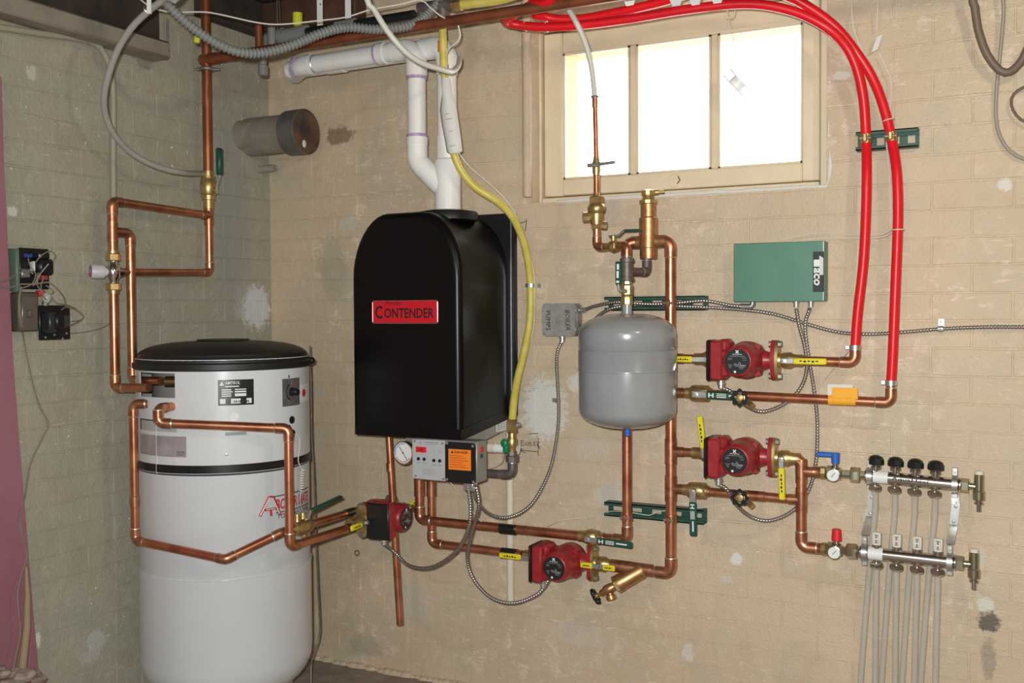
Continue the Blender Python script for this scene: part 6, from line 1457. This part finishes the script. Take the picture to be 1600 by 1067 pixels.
# marker writing on the wall
def marker(label, strokes, off=0.003, r=0.0011):
    T = thing('marker_writing', label, 'writing', W(*strokes[0][0], 0.0))
    for s_ in strokes: MB().tube([W(a, c, off) for a, c in s_], r, 5).build('stroke', M('marker_ink', (0.035, 0.03, 0.028), 0.7), T)
marker('handwritten marker note and arrow on the wall right of the gas valve', [
    [(814, 688), (815, 697)], [(814, 688), (819, 690), (815, 692), (820, 695), (815, 697)], [(822, 691), (821, 695), (824, 696), (825, 692), (822, 691)], [(827, 690), (827, 697)], [(829, 690), (829, 696), (832, 696)], [(838, 690), (834, 690), (834, 696), (838, 696)], [(834, 693), (837, 693)], [(840, 697), (839, 690), (843, 691), (840, 694), (844, 702)],
    [(841, 684), (841, 712)], [(827, 678), (841, 677)], [(811, 703), (841, 706)], [(811, 703), (817, 701)], [(811, 703), (822, 708)]])
marker('small marker tick on the wall beside the top of the boiler', [[(812, 349), (822, 346)], [(823, 342), (821, 361)]])

# ================================================================== CEILING PIPES AND CABLES
co = 0.40
oc0 = V((xs + 0.01, ys, L(326, 92, 0.08).z)); oc1 = W(965, -4, -ys)
t_ = thing('old_ceiling_pipe', 'long dull copper pipe running under the ceiling in front of the vents', 'pipe', oc0)
zc_ = (W(640, 46, -ys).z + oc0.z) / 2
pipe_run(t_, [V((oc0.x, ys, zc_)), V((RX1 - 0.003, ys, zc_ + 0.0))], 0.0165, COPPER_OLD, COPPER_OLD, 16)
MB().cyl(V((xs - 0.02, ys, zc_)), V((xs + 0.05, ys, zc_)), 0.0195, 16).build('tee', COPPER_OLD, t_)
# black pipe with grey fittings behind it
bk0, bk1 = W(424, 58, 0.30), W(648, 24, 0.30); bz = (bk0.z + bk1.z) / 2
t_ = thing('black_ceiling_pipe', 'black plastic pipe with grey fittings above the white vent run', 'pipe', V((bk0.x, -0.30, bz)))
MB().cyl((bk0.x, -0.30, bz), (bk1.x, -0.30, bz), 0.0145, 16).build('pipe', BLACK, t_)
for (p0_, p1_, r_) in ((441, 478, 0.024), (527, 556, 0.021), (418, 428, 0.02), (474, 480, 0.026), (438, 444, 0.028)):
    MB().cyl((W(p0_, 50, 0.30).x, -0.30, bz), (W(p1_, 50, 0.30).x, -0.30, bz), r_, 18).build('fitting', GRAYFLEX, t_)
c = V((W(465, 40, 0.30).x, -0.30, bz))
MB().lathe(c, Z, [(0.01, 0.013), (0.03, 0.013), (0.032, 0.0165), (0.068, 0.0165), (0.07, 0.0)], 18).build('yellow_cap', M('yellow_cap', (0.62, 0.62, 0.02), 0.45), t_)
b = MB().tube([V((W(441, 50, 0.30).x, -0.30, bz - 0.02)), V((W(441, 30, 0.30).x, -0.325, bz + 0.01)), V((W(439, 0, 0.30).x, -0.32, HC - 0.002))], 0.0014, 5); b.build('hanger_wire', STEEL_DULL, t_)
MB().tube([V((W(446, 45, 0.30).x, -0.325, bz)), V((W(439, 0, 0.30).x, -0.315, HC - 0.002))], 0.0014, 5).build('hanger_wire', STEEL_DULL, t_)
# grey drop with a cap near the corner
dd_ = W(411, 100, 0.40)
t_ = thing('capped_drain_stub', 'short grey capped drain stub hanging near the corner', 'pipe', V((dd_.x, dd_.y, W(411, 118, 0.40).z)))
MB().cyl((dd_.x, dd_.y, W(411, 78, 0.40).z), (dd_.x, dd_.y, W(411, 104, 0.40).z), 0.0125, 14).build('pipe', GRAYFLEX, t_)
MB().lathe((dd_.x, dd_.y, W(411, 119, 0.40).z), Z, [(0, 0.012), (0.004, 0.0165), (0.034, 0.0165), (0.036, 0.013)], 16).build('cap', GRAYFLEX, t_)
MB().cyl((W(404, 50, 0.40).x, dd_.y, W(411, 36, 0.40).z), (W(404, 50, 0.40).x, dd_.y, W(411, 74, 0.40).z), 0.012, 14).build('rusty_pipe', COPPER_OLD, t_)
MB().cyl((W(418, 50, 0.36).x, -0.34, W(418, 40, 0.36).z), (W(418, 50, 0.36).x, -0.34, W(418, 72, 0.36).z), 0.014, 14).build('elbow', GRAYFLEX, t_)
# grey flexible conduit
q = [up_to(P(190, -90, 2.76)), P(225, -40, 2.78), P(250, -6, 2.8), P(285, 30, 2.82), P(325, 60, 2.84), P(365, 79, 2.86), P(405, 83, 2.9), P(450, 73, 2.94), P(500, 53, 2.98), P(540, 43, 3.02), P(590, 46, 3.06), P(640, 40, 3.10), P(668, 22, 3.14), P(690, -8, 3.16), up_to(P(715, -60, 3.18))]
armored('thick grey corrugated conduit sagging under the ceiling at the left', q, 0.0150, 0.0115, GRAYFLEX, 'flexible_conduit', 'conduit', None)
# plastic hanger straps
for px, pb, lab in ((500, 40, 'left white perforated hanger strap above the black pipe'), (544, 30, 'right white perforated hanger strap above the black pipe')):
    a = W(px, pb, 0.28); T = thing('hanger_strap', lab, 'strap', a, 'white hanger straps')
    MB().box(a, X, Y, Z, (-0.011, -0.0015, 0), (0.011, 0.0015, HC - a.z - 0.002)).build('strap', PVC, T)
    MB().lathe(a + V((0.004, -0.0015, 0.07)), -Y, [(0, 0.003), (0.002, 0.002), (0.0022, 0)], 8).build('nail', IRON, T)
# tubes and wires under the ceiling
tag(MB().tube(spline([up_to(P(556, -50, 2.86)), P(570, -12, 2.86), P(584, 14, 2.87), P(605, 48, 2.88), P(632, 80, 2.90), P(660, 99, 2.93), P(686, 107, 2.97), P(705, 112, 3.02), P(716, 103, 3.10), P(718, 92, 3.16)], 0.02), 0.0085, 12).build('plastic_tube', WHITE_PEX), 'cream plastic tube drooping from the ceiling across the white vents', 'tube')
wire('cream cable sagging along the ceiling above the white vents', [up_to(P(150, -40, 3.0)), P(225, 4, 3.0), P(330, 20, 3.0), P(400, 35, 3.02), P(440, 38, 3.04), P(500, 32, 3.05), P(540, 27, 3.05), P(580, 15, 3.05), P(625, 7, 3.05), P(657, 0, 3.05), P(672, 12, 3.04), P(690, 26, 3.04), P(700, 30, 3.06)], 0.0022)
wire('short cream cable hook beside the yellow gas line under the ceiling', [P(716, 40, 3.02), P(719, 55, 3.03), P(714, 66, 3.04), P(703, 74, 3.06), P(697, 84, 3.08)], 0.0022)
hl_ = W(707, 102, 0.06)
tag(MB().tube(spline([W(700, 88, 0.05), W(711, 93, 0.05), W(711, 107, 0.05), W(705, 118, 0.05)], 0.01), 0.012, 10).build('plastic_elbow', PVC_CREAM), 'cream plastic elbow poking out behind the yellow gas line', 'pipe fitting')
# iron gas manifold at the ceiling
t_ = thing('iron_gas_header', 'dark iron gas tee with yellow pipe under the ceiling', 'pipe', W(690, 30, 0.33))
g_ = W(690, 10, 0.33)
MB().cyl(W(655, 14, 0.33), W(712, 6, 0.33), 0.019, 16).build('tee', IRON, t_)
MB().lathe(W(692, 40, 0.33), Z, [(0, 0.0135), (0.02, 0.018), (0.05, 0.018), (0.08, 0.018)], 16).build('drop_nut', IRON, t_)
MB().cyl(W(652, 40, 0.33), W(664, 8, 0.33), 0.013, 12).build('drip_leg', IRON, t_)
MB().lathe(W(708, 8, 0.33), X, [(0, 0.020), (0.01, 0.021), (0.03, 0.021), (0.032, 0.016)], 8).build('nut', BRASS, t_, ang=25)
MB().tube(spline([W(714, 8, 0.33), W(750, 4, 0.33), W(790, -3, 0.33), W(830, -16, 0.33)], 0.03), 0.0145, 14).build('yellow_pipe', YELLOW, t_)
tag(MB().box(W(686, 72, 0.26), X, Y, Z, (-0.005, -0.001, -0.018), (0.008, 0.001, 0.018)).build('orange_sticker', M('orange_plain', (0.75, 0.16, 0.02), 0.6)), 'small orange sticker beside the yellow gas line under the ceiling', 'sticker')
for k, (px, py) in enumerate(((985, 2), (1058, 3), (1088, 1), (1122, -2))):
    tag(MB().prism([(-0.026, 0.02), (-0.012, -0.012), (0.010, -0.012), (0.022, 0.02)], W(px, py, 0.25), X, Z, 0, 0.006, -Y).build('cable_clip', PVC),
        '%s white plastic clip hanging above the window at the red tubes' % ('leftmost', 'second from left', 'third from left', 'rightmost')[k], 'cable clip', 'white clips above the window')
# string hook and the spool hanging in the window
wire('pale string loop hung over the window top', [up_to(W(1150, -10, 0.16)), W(1150, -10, 0.16), W(1148, 8, 0.15), W(1148, 22, 0.14), W(1143, 28, 0.13), W(1134, 28, 0.13)], 0.0012)
wire('pale string hanging straight down in front of the right window pane', [up_to(W(1136, -10, 0.16)), W(1136, -10, 0.16), W(1137, 20, 0.10), W(1142, 45, 0.05), W(1147, 70, 0.02), W(1148, 105, 0.0), W(1151, 118, 0.0)], 0.0011)
sq = W(1153, 130, 0.0); sa = (X * 0.62 - Z * 0.72 + Y * 0.1).normalized(); sb = sa.cross(Y).normalized()
t_ = thing('hanging_spool', 'white plastic spool hanging in the right window pane', 'spool', sq)
SPW = M('spool_white', (0.88, 0.87, 0.85), 0.4)
MB().cyl(sq - sb * 0.011, sq + sb * 0.011, 0.024, 20).build('core', SPW, t_)
for s in (-1, 1): MB().lathe(sq + sb * 0.011 * s, sb * s, [(0, 0.047), (0.003, 0.047), (0.006, 0.03), (0.007, 0.0)], 28).build('rim', SPW, t_)

# ================================================================== LEFT WALL
# grey hose looping from the ceiling to the supply valve
zs_ = (SUP_B - CAM).dot(fw)
q = [up_to(P(330, -60, 2.72)), P(285, -14, 2.75), P(262, -4, 2.78), P(236, 14, 2.82), P(205, 44, 2.86), P(180, 86, 2.9), P(164, 140, 2.95), P(164, 175, 3.0), P(178, 210, 3.06), P(208, 241, 3.14), P(250, 262, 3.22), P(288, 270, 3.30), V((xs - 0.012, ys - 0.004, P(318, 271, zs_).z))]
tag(MB().tube(spline(q, 0.02), 0.0095, 12).build('grey_hose', GREY_PEX), 'grey plastic hose looping from the ceiling to the copper supply pipe', 'hose')
t_ = thing('hose_hanger', 'small clear plastic hanger holding the grey hose at the ceiling', 'clip', P(232, 18, 2.83))
MB().ring(P(231, 15, 2.82), (P(205, 44, 2.86) - P(262, -4, 2.78)), 0.012, 0.003, 16, 6).build('ring', STEEL, t_)
MB().box(P(233, 18, 2.80), CR, fw, CU, (-0.006, -0.002, -0.006), (0.006, 0.002, 0.05)).build('strap', PAPER, t_)
# painted conduit on the left wall
q = [L(-30, 38, 0.02), L(60, 52, 0.02), L(120, 60, 0.02), L(148, 68, 0.02), L(163, 84, 0.02), L(173, 110, 0.02), L(177, 150, 0.02), L(177, 250, 0.02), L(178, 400, 0.02), L(178, 470, 0.02)]
tag(MB().tube(spline(q, 0.03), 0.010, 12).build('painted_conduit', M('conduit_paint', (0.36, 0.32, 0.24), 0.5)), 'painted beige conduit bending down the left wall', 'conduit')
tag(MB().cyl(L(262, 30, 0.03) + V((0.0, 0, 0.0)), L(262, 90, 0.02), 0.004, 8).build('old_nail_rod', STEEL_DULL), 'thin rusty rod at the ledge end on the left wall', 'rod')
tag(MB().lathe(P(309, 55, 2.95), (-CU - CR * 0.2), [(0, 0.006), (0.006, 0.010), (0.022, 0.009), (0.024, 0.0)], 12).build('wire_nut', M('yellow_nut', (0.55, 0.55, 0.03), 0.45)), 'yellow wire nut poking out under the grey corrugated conduit', 'wire nut')
# flue stub near the corner
fc_ = V((XL, -0.105, L(400, 217, 0.0).z))
fs_ = thing('flue_stub', 'capped round metal flue stub projecting from the left wall at the corner', 'flue', fc_)
MB().lathe(fc_, X, [(0.002, 0.070), (0.12, 0.070), (0.19, 0.068)], 32).build('flue_pipe', FLUE_PAINT, fs_)
xe = W(468, 217, 0.105).x - XL
MB().lathe(fc_ + X * (xe - 0.045), X, [(0, 0.072), (0.004, 0.0805), (0.075, 0.0815), (0.077, 0.078), (0.072, 0.077)], 36).build('cap_sleeve', FLUE_GREY, fs_)
MB().lathe(fc_ + X * (xe + 0.0265), X, [(0, 0.0765), (0.0025, 0.0765)], 36).build('cap_face', RUST, fs_)
MB().ball(fc_ + X * (xe + 0.029) + V((0, -0.01, -0.045)), 0.011, (0.3, 1, 1.3), 10).build('plaster_dab', PLASTER, fs_)
s2_ = L(366, 214, 0.0); p2 = thing('old_pipe_collar', 'plastered old pipe collar left of the flue stub', 'pipe', s2_)
ca = L(384, 213, 0.0)
MB().lathe(V((XL - 0.002, ca.y - 0.02, ca.z)), X, [(0, 0.055), (0.03, 0.050), (0.055, 0.045), (0.06, 0.0)], 24).build('collar', FLUE_PAINT, p2)
random.seed(8)
for k in range(7):
    a = random.uniform(0, 6.28); MB().ball(V((XL + 0.058, ca.y + 0.0 + 0.024 * math.cos(a), ca.z + 0.03 * math.sin(a))), 0.013 + 0.008 * random.random(), (0.5, 1, 1.2), 8).build('plaster_lump', PLASTER if k % 2 else FLUE_GREY, p2)
ss = L(405, 265, 0.0)
MB_ = MB().lathe(V((XL, ss.y, ss.z)), (X - Y * 0.12), [(0.002, 0.014), (0.085, 0.014), (0.085, 0.011), (0.06, 0.011)], 16)
tag(MB_.build('pipe_stub', M('stub_paint', (0.36, 0.33, 0.27), 0.5)), 'short painted open pipe stub below the flue stub', 'pipe')
# electrical clutter on the left wall: u runs into the room corner (+y), v up
def LW(px, py): return L(px, py, 0.0)
def lbox(T, name, mat, px0, py0, px1, py1, d0, d1, bv=0.003):
    a = L((px0 + px1) / 2, py1, d1); b_ = L((px0 + px1) / 2, py0, d1); y0 = L(px0, py0, d1).y; y1 = L(px1, py0, d1).y
    return MB().box((XL, 0, 0), X, Y, Z, (d0, y0, a.z), (d1, y1, b_.z), bv).build(name, mat, T)
rl_ = thing('relay_box', 'open black relay box full of tangled wires on the left wall', 'relay box', LW(50, 450))
lbox(rl_, 'back_panel', BLACK, 30, 388, 77, 452, 0.002, 0.010)
lbox(rl_, 'side_frame', M('green_edge', (0.12, 0.17, 0.13), 0.5), 25, 388, 31, 455, 0.002, 0.045)
lbox(rl_, 'relay', BLACK, 62, 394, 78, 404, 0.01, 0.05); lbox(rl_, 'relay', STEEL_DULL, 61, 396, 66, 403, 0.05, 0.056)
lbox(rl_, 'relay', BLACK, 62, 404, 86, 430, 0.01, 0.05, 0.008)
lbox(rl_, 'terminal_strip', PAPER, 53, 408, 59, 424, 0.01, 0.03)
lbox(rl_, 'coil', M('coil_red', (0.35, 0.05, 0.04), 0.5), 66, 428, 76, 438, 0.01, 0.03); lbox(rl_, 'coil', M('coil_tan', (0.45, 0.33, 0.15), 0.5), 63, 424, 76, 430, 0.01, 0.025)
lbox(rl_, 'grey_block', STEEL_DULL, 34, 420, 48, 434, 0.01, 0.035)
for k, px in enumerate((39, 44, 49, 53)): lbox(rl_, 'blue_terminal', M('blue_term', (0.03, 0.07, 0.30), 0.5), px, 396 + k % 2, px + 4, 402 + k % 2, 0.01, 0.018, 0.001)
sb_ = thing('switch_box', 'dull metal switch box below the open relay box', 'switch box', LW(45, 518))
lbox(sb_, 'box', M('brown_metal', (0.17, 0.15, 0.12), 0.4, 0.5), 29, 456, 61, 518, 0.002, 0.045, 0.006)
lbox(sb_, 'cover_plate', M('brown_metal2', (0.22, 0.19, 0.15), 0.35, 0.6), 34, 462, 58, 516, 0.045, 0.049, 0.002)
lbox(sb_, 'toggle', IRON, 46, 484, 52, 496, 0.049, 0.06, 0.002)
tr_ = thing('transformer', 'black transformer on a plate to the right of the metal switch box', 'transformer', LW(85, 530))
lbox(tr_, 'mounting_plate', BLACK, 61, 477, 110, 531, 0.004, 0.012)
lbox(tr_, 'core', M('dark_core', (0.03, 0.03, 0.033), 0.35), 77, 488, 90, 520, 0.012, 0.05, 0.004)
lbox(tr_, 'winding', BLACK, 88, 490, 102, 514, 0.012, 0.06, 0.005); lbox(tr_, 'winding', M('dark_core2', (0.05, 0.045, 0.04), 0.4), 98, 492, 110, 512, 0.012, 0.045, 0.005)
for px, py in ((71, 527), (85, 523), (98, 529), (104, 521)): MB().lathe(L(px, py, 0.012), X, [(0, 0.004), (0.002, 0.003), (0.003, 0)], 8).build('screw', STEEL, tr_)
lamp_ = thing('indicator_bulb', 'small clear bulb between the relay box and the transformer', 'bulb', LW(73, 472))
MB().ball(L(73, 465, 0.04), 0.014, (1, 1, 1.25), 14).build('bulb', M('bulb_glass', (0.55, 0.55, 0.53), 0.1, alpha=0.75), lamp_)
MB().cyl(L(70, 476, 0.03), L(72, 470, 0.035), 0.010, 12).build('base', STEEL, lamp_)
MB().box(L(62, 459, 0.03), X, Y, Z, (-0.01, -0.008, -0.008), (0.01, 0.012, 0.010), 0.002).build('red_cap', PRINT_RED, lamp_)
random.seed(21); WG = 'tangled relay wires'
wl = [
 ('tan wire looping from the relay box top to its right side', [(55, 410), (66, 398), (80, 392), (87, 400), (82, 408), (72, 415), (60, 430)]),
 ('tan cable entering the relay box from the left, upper', [(-12, 440), (10, 438), (30, 426), (45, 424), (52, 428)]),
 ('tan cable entering the relay box from the left, lower', [(-12, 447), (15, 449), (33, 444), (55, 444), (75, 441), (90, 452), (100, 465), (103, 478)]),
 ('tan wire from the relay terminals down to the bulb', [(60, 424), (57, 440), (62, 452), (70, 458)]),
 ('tan wire from the relay coil down to the bulb', [(70, 432), (64, 445), (66, 460), (74, 470)]),
 ('pale wire across the relay coil', [(76, 412), (66, 424), (60, 432), (58, 445)]),
 ('second pale wire across the relay coil', [(78, 421), (68, 424), (60, 434), (52, 446)]),
 ('tan wire crossing the relay box front to the switch box', [(44, 404), (48, 418), (56, 428), (50, 444), (34, 450)]),
 ('tan wire from the bulb over the transformer', [(80, 466), (90, 474), (104, 476), (118, 482), (106, 478), (96, 484)]),
 ('tan wire loop on the right of the transformer', [(106, 478), (118, 484), (130, 494), (126, 500), (112, 502)]),
 ('second tan wire loop on the right of the transformer', [(104, 480), (122, 485), (131, 495), (122, 503), (108, 508)]),
 ('short brown wire between bulb and transformer core', [(78, 460), (84, 456), (78, 450), (72, 446)]),
]
for k, (lab, pp) in enumerate(wl):
    wire(lab, [L(a, c, 0.05 + 0.012 * math.sin(k * 1.7 + j)) for j, (a, c) in enumerate(pp)], 0.0022 if 'cable' in lab else 0.0017, WIRE_TAN if 'pale' not in lab else M('pale_wire', (0.42, 0.37, 0.28), 0.6), WG)
wire('grey wire running from the transformer along the left wall to the copper pipes', [L(110, 521, 0.01), L(130, 519, 0.006), L(155, 514, 0.006), L(172, 506, 0.006)], 0.0018, WIRE_TAN)
wire('thin brown wire trailing down the left wall to the floor', [L(33, 448, 0.05), L(30, 470, 0.052), L(33, 505, 0.052), L(38, 535, 0.01), L(48, 585, 0.008), L(60, 630, 0.008), L(75, 662, 0.010), L(66, 685, 0.008), L(48, 725, 0.01), L(40, 770, 0.012), L(32, 820, 0.05), L(43, 868, 0.05), L(36, 890, 0.06), L(28, 925, 0.07), L(30, 960, 0.08), L(32, 990, 0.08), L(24, 1030, 0.09), L(18, 1066, 0.09), L(16, 1090, 0.09)], 0.0026, WIRE_TAN)
# pink foam board leaning at the end of the left wall
edge = [(2, 120), (6, 260), (14, 420), (20, 560), (31, 700), (43, 850), (52, 960), (62, 1067), (66, 1110)]
pg = [(L(a, c, 0.028).y, max(0.004, L(a, c, 0.028).z)) for a, c in edge]
pg = pg + [(-2.3, 0.004), (-2.3, pg[0][1] + 0.05)]
tag(MB().prism(pg, (XL, 0, 0), Y, Z, 0.006, 0.028, X).build('foam_board', PINK), 'pink foam insulation board standing against the left wall', 'insulation board')
tag(MB().tube([L(41, 885, 0.05), L(43, 930, 0.06), L(42, 980, 0.07), L(34, 1050, 0.09), L(30, 1085, 0.09)], 0.010, 12, radii=[0.004, 0.008, 0.0105, 0.0115, 0.0115]).build('tan_tube', CARD), 'tan tube leaning at the foot of the pink board', 'tube')
random.seed(4)
b = MB(); c = L(18, 1060, 0.12)
for k in range(14): b.ball(c + V((random.uniform(-0.05, 0.05), random.uniform(-0.07, 0.07), random.uniform(-0.05, 0.02))), random.uniform(0.015, 0.03), (1, 1.2, 0.7), 8)
tag(b.build('crumpled_bag', M('bag', (0.42, 0.36, 0.31), 0.6, c2=(0.25, 0.16, 0.12), scale=30)), 'crumpled pale bag on the floor at the foot of the pink board', 'bag')
bag_z = c.z - 0.08
tag(MB().box((c.x, c.y, 0), X, Y, Z, (-0.08, -0.12, 0.001), (0.06, 0.09, max(0.05, bag_z)), 0.006).build('cardboard_box', CARD), 'small cardboard box under the crumpled bag at the pink board', 'box')
# thin dark strand drawn in for the shadow edge right of the tank
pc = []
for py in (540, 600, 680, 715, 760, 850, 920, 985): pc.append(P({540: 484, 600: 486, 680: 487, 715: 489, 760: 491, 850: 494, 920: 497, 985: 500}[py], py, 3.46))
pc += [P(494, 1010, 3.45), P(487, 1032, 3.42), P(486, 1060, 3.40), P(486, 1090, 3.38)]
tag(MB().tube(spline(pc, 0.03), 0.0028, 6).build('tank_shadow_line', IRON), 'dark line standing in for shadow down the right edge of the white tank', 'shadow line')

# ================================================================== RIGHT WALL CORNER CLUTTER
tag(MB().tube(spline([up_to(W(1516, -20, 0.12)), W(1518, -20, 0.10), W(1523, 10, 0.09), W(1528, 45, 0.08), W(1542, 85, 0.07), W(1562, 110, 0.06), W(1578, 112, 0.06), W(1594, 98, 0.07), W(1606, 75, 0.08), W(1630, 20, 0.1), up_to(W(1650, -10, 0.12))], 0.02), 0.0105, 12).build('brown_hose', HOSE_BROWN), 'thick brown hose loop hanging at the upper right', 'hose')
tag(MB().tube(spline([up_to(W(1566, -20, 0.07)), W(1567, -20, 0.06), W(1568, 20, 0.05), W(1563, 80, 0.04), W(1558, 130, 0.03), W(1556, 180, 0.02), W(1562, 212, 0.02), W(1578, 236, 0.02), W(1605, 250, 0.02), W(1640, 255, 0.02), W(1800, 258, 0.02), W(2200, 262, 0.02)], 0.02), 0.0050, 10).build('grey_cable', M('grey_cable', (0.34, 0.29, 0.24), 0.5)), 'grey cable hanging behind the brown hose at the upper right', 'cable')
tag(MB().tube(spline([up_to(W(1690, 60, 0.05)), W(1670, 105, 0.04), W(1625, 128, 0.03), W(1600, 136, 0.03), W(1584, 147, 0.03), W(1580, 163, 0.03), W(1588, 180, 0.03), W(1605, 192, 0.03), W(1640, 200, 0.03), W(1760, 225, 0.025), W(2200, 262, 0.03)], 0.02), 0.0038, 8).build('brown_cable', HOSE_BROWN), 'thin brown cable loop at the right edge below the hose', 'cable')
# painted pipe in the left reveal corner of the window
rx = W(826, 180, 0.0).x
tag(MB().tube([V((rx, -0.012, OZ0 + 0.02)), V((rx, -0.012, 2.0)), V((rx - 0.002, -0.012, HC - 0.01))], 0.016, 12).build('painted_pipe', PAINT_B), 'painted vertical pipe on the wall at the left of the window', 'pipe')
# hole ring low on the back wall
tag(MB().ring(W(558, 864, 0.004), Y, 0.009, 0.003, 16, 6).build('anchor_ring', STEEL_DULL), 'small round anchor ring low on the wall right of the white tank', 'ring')
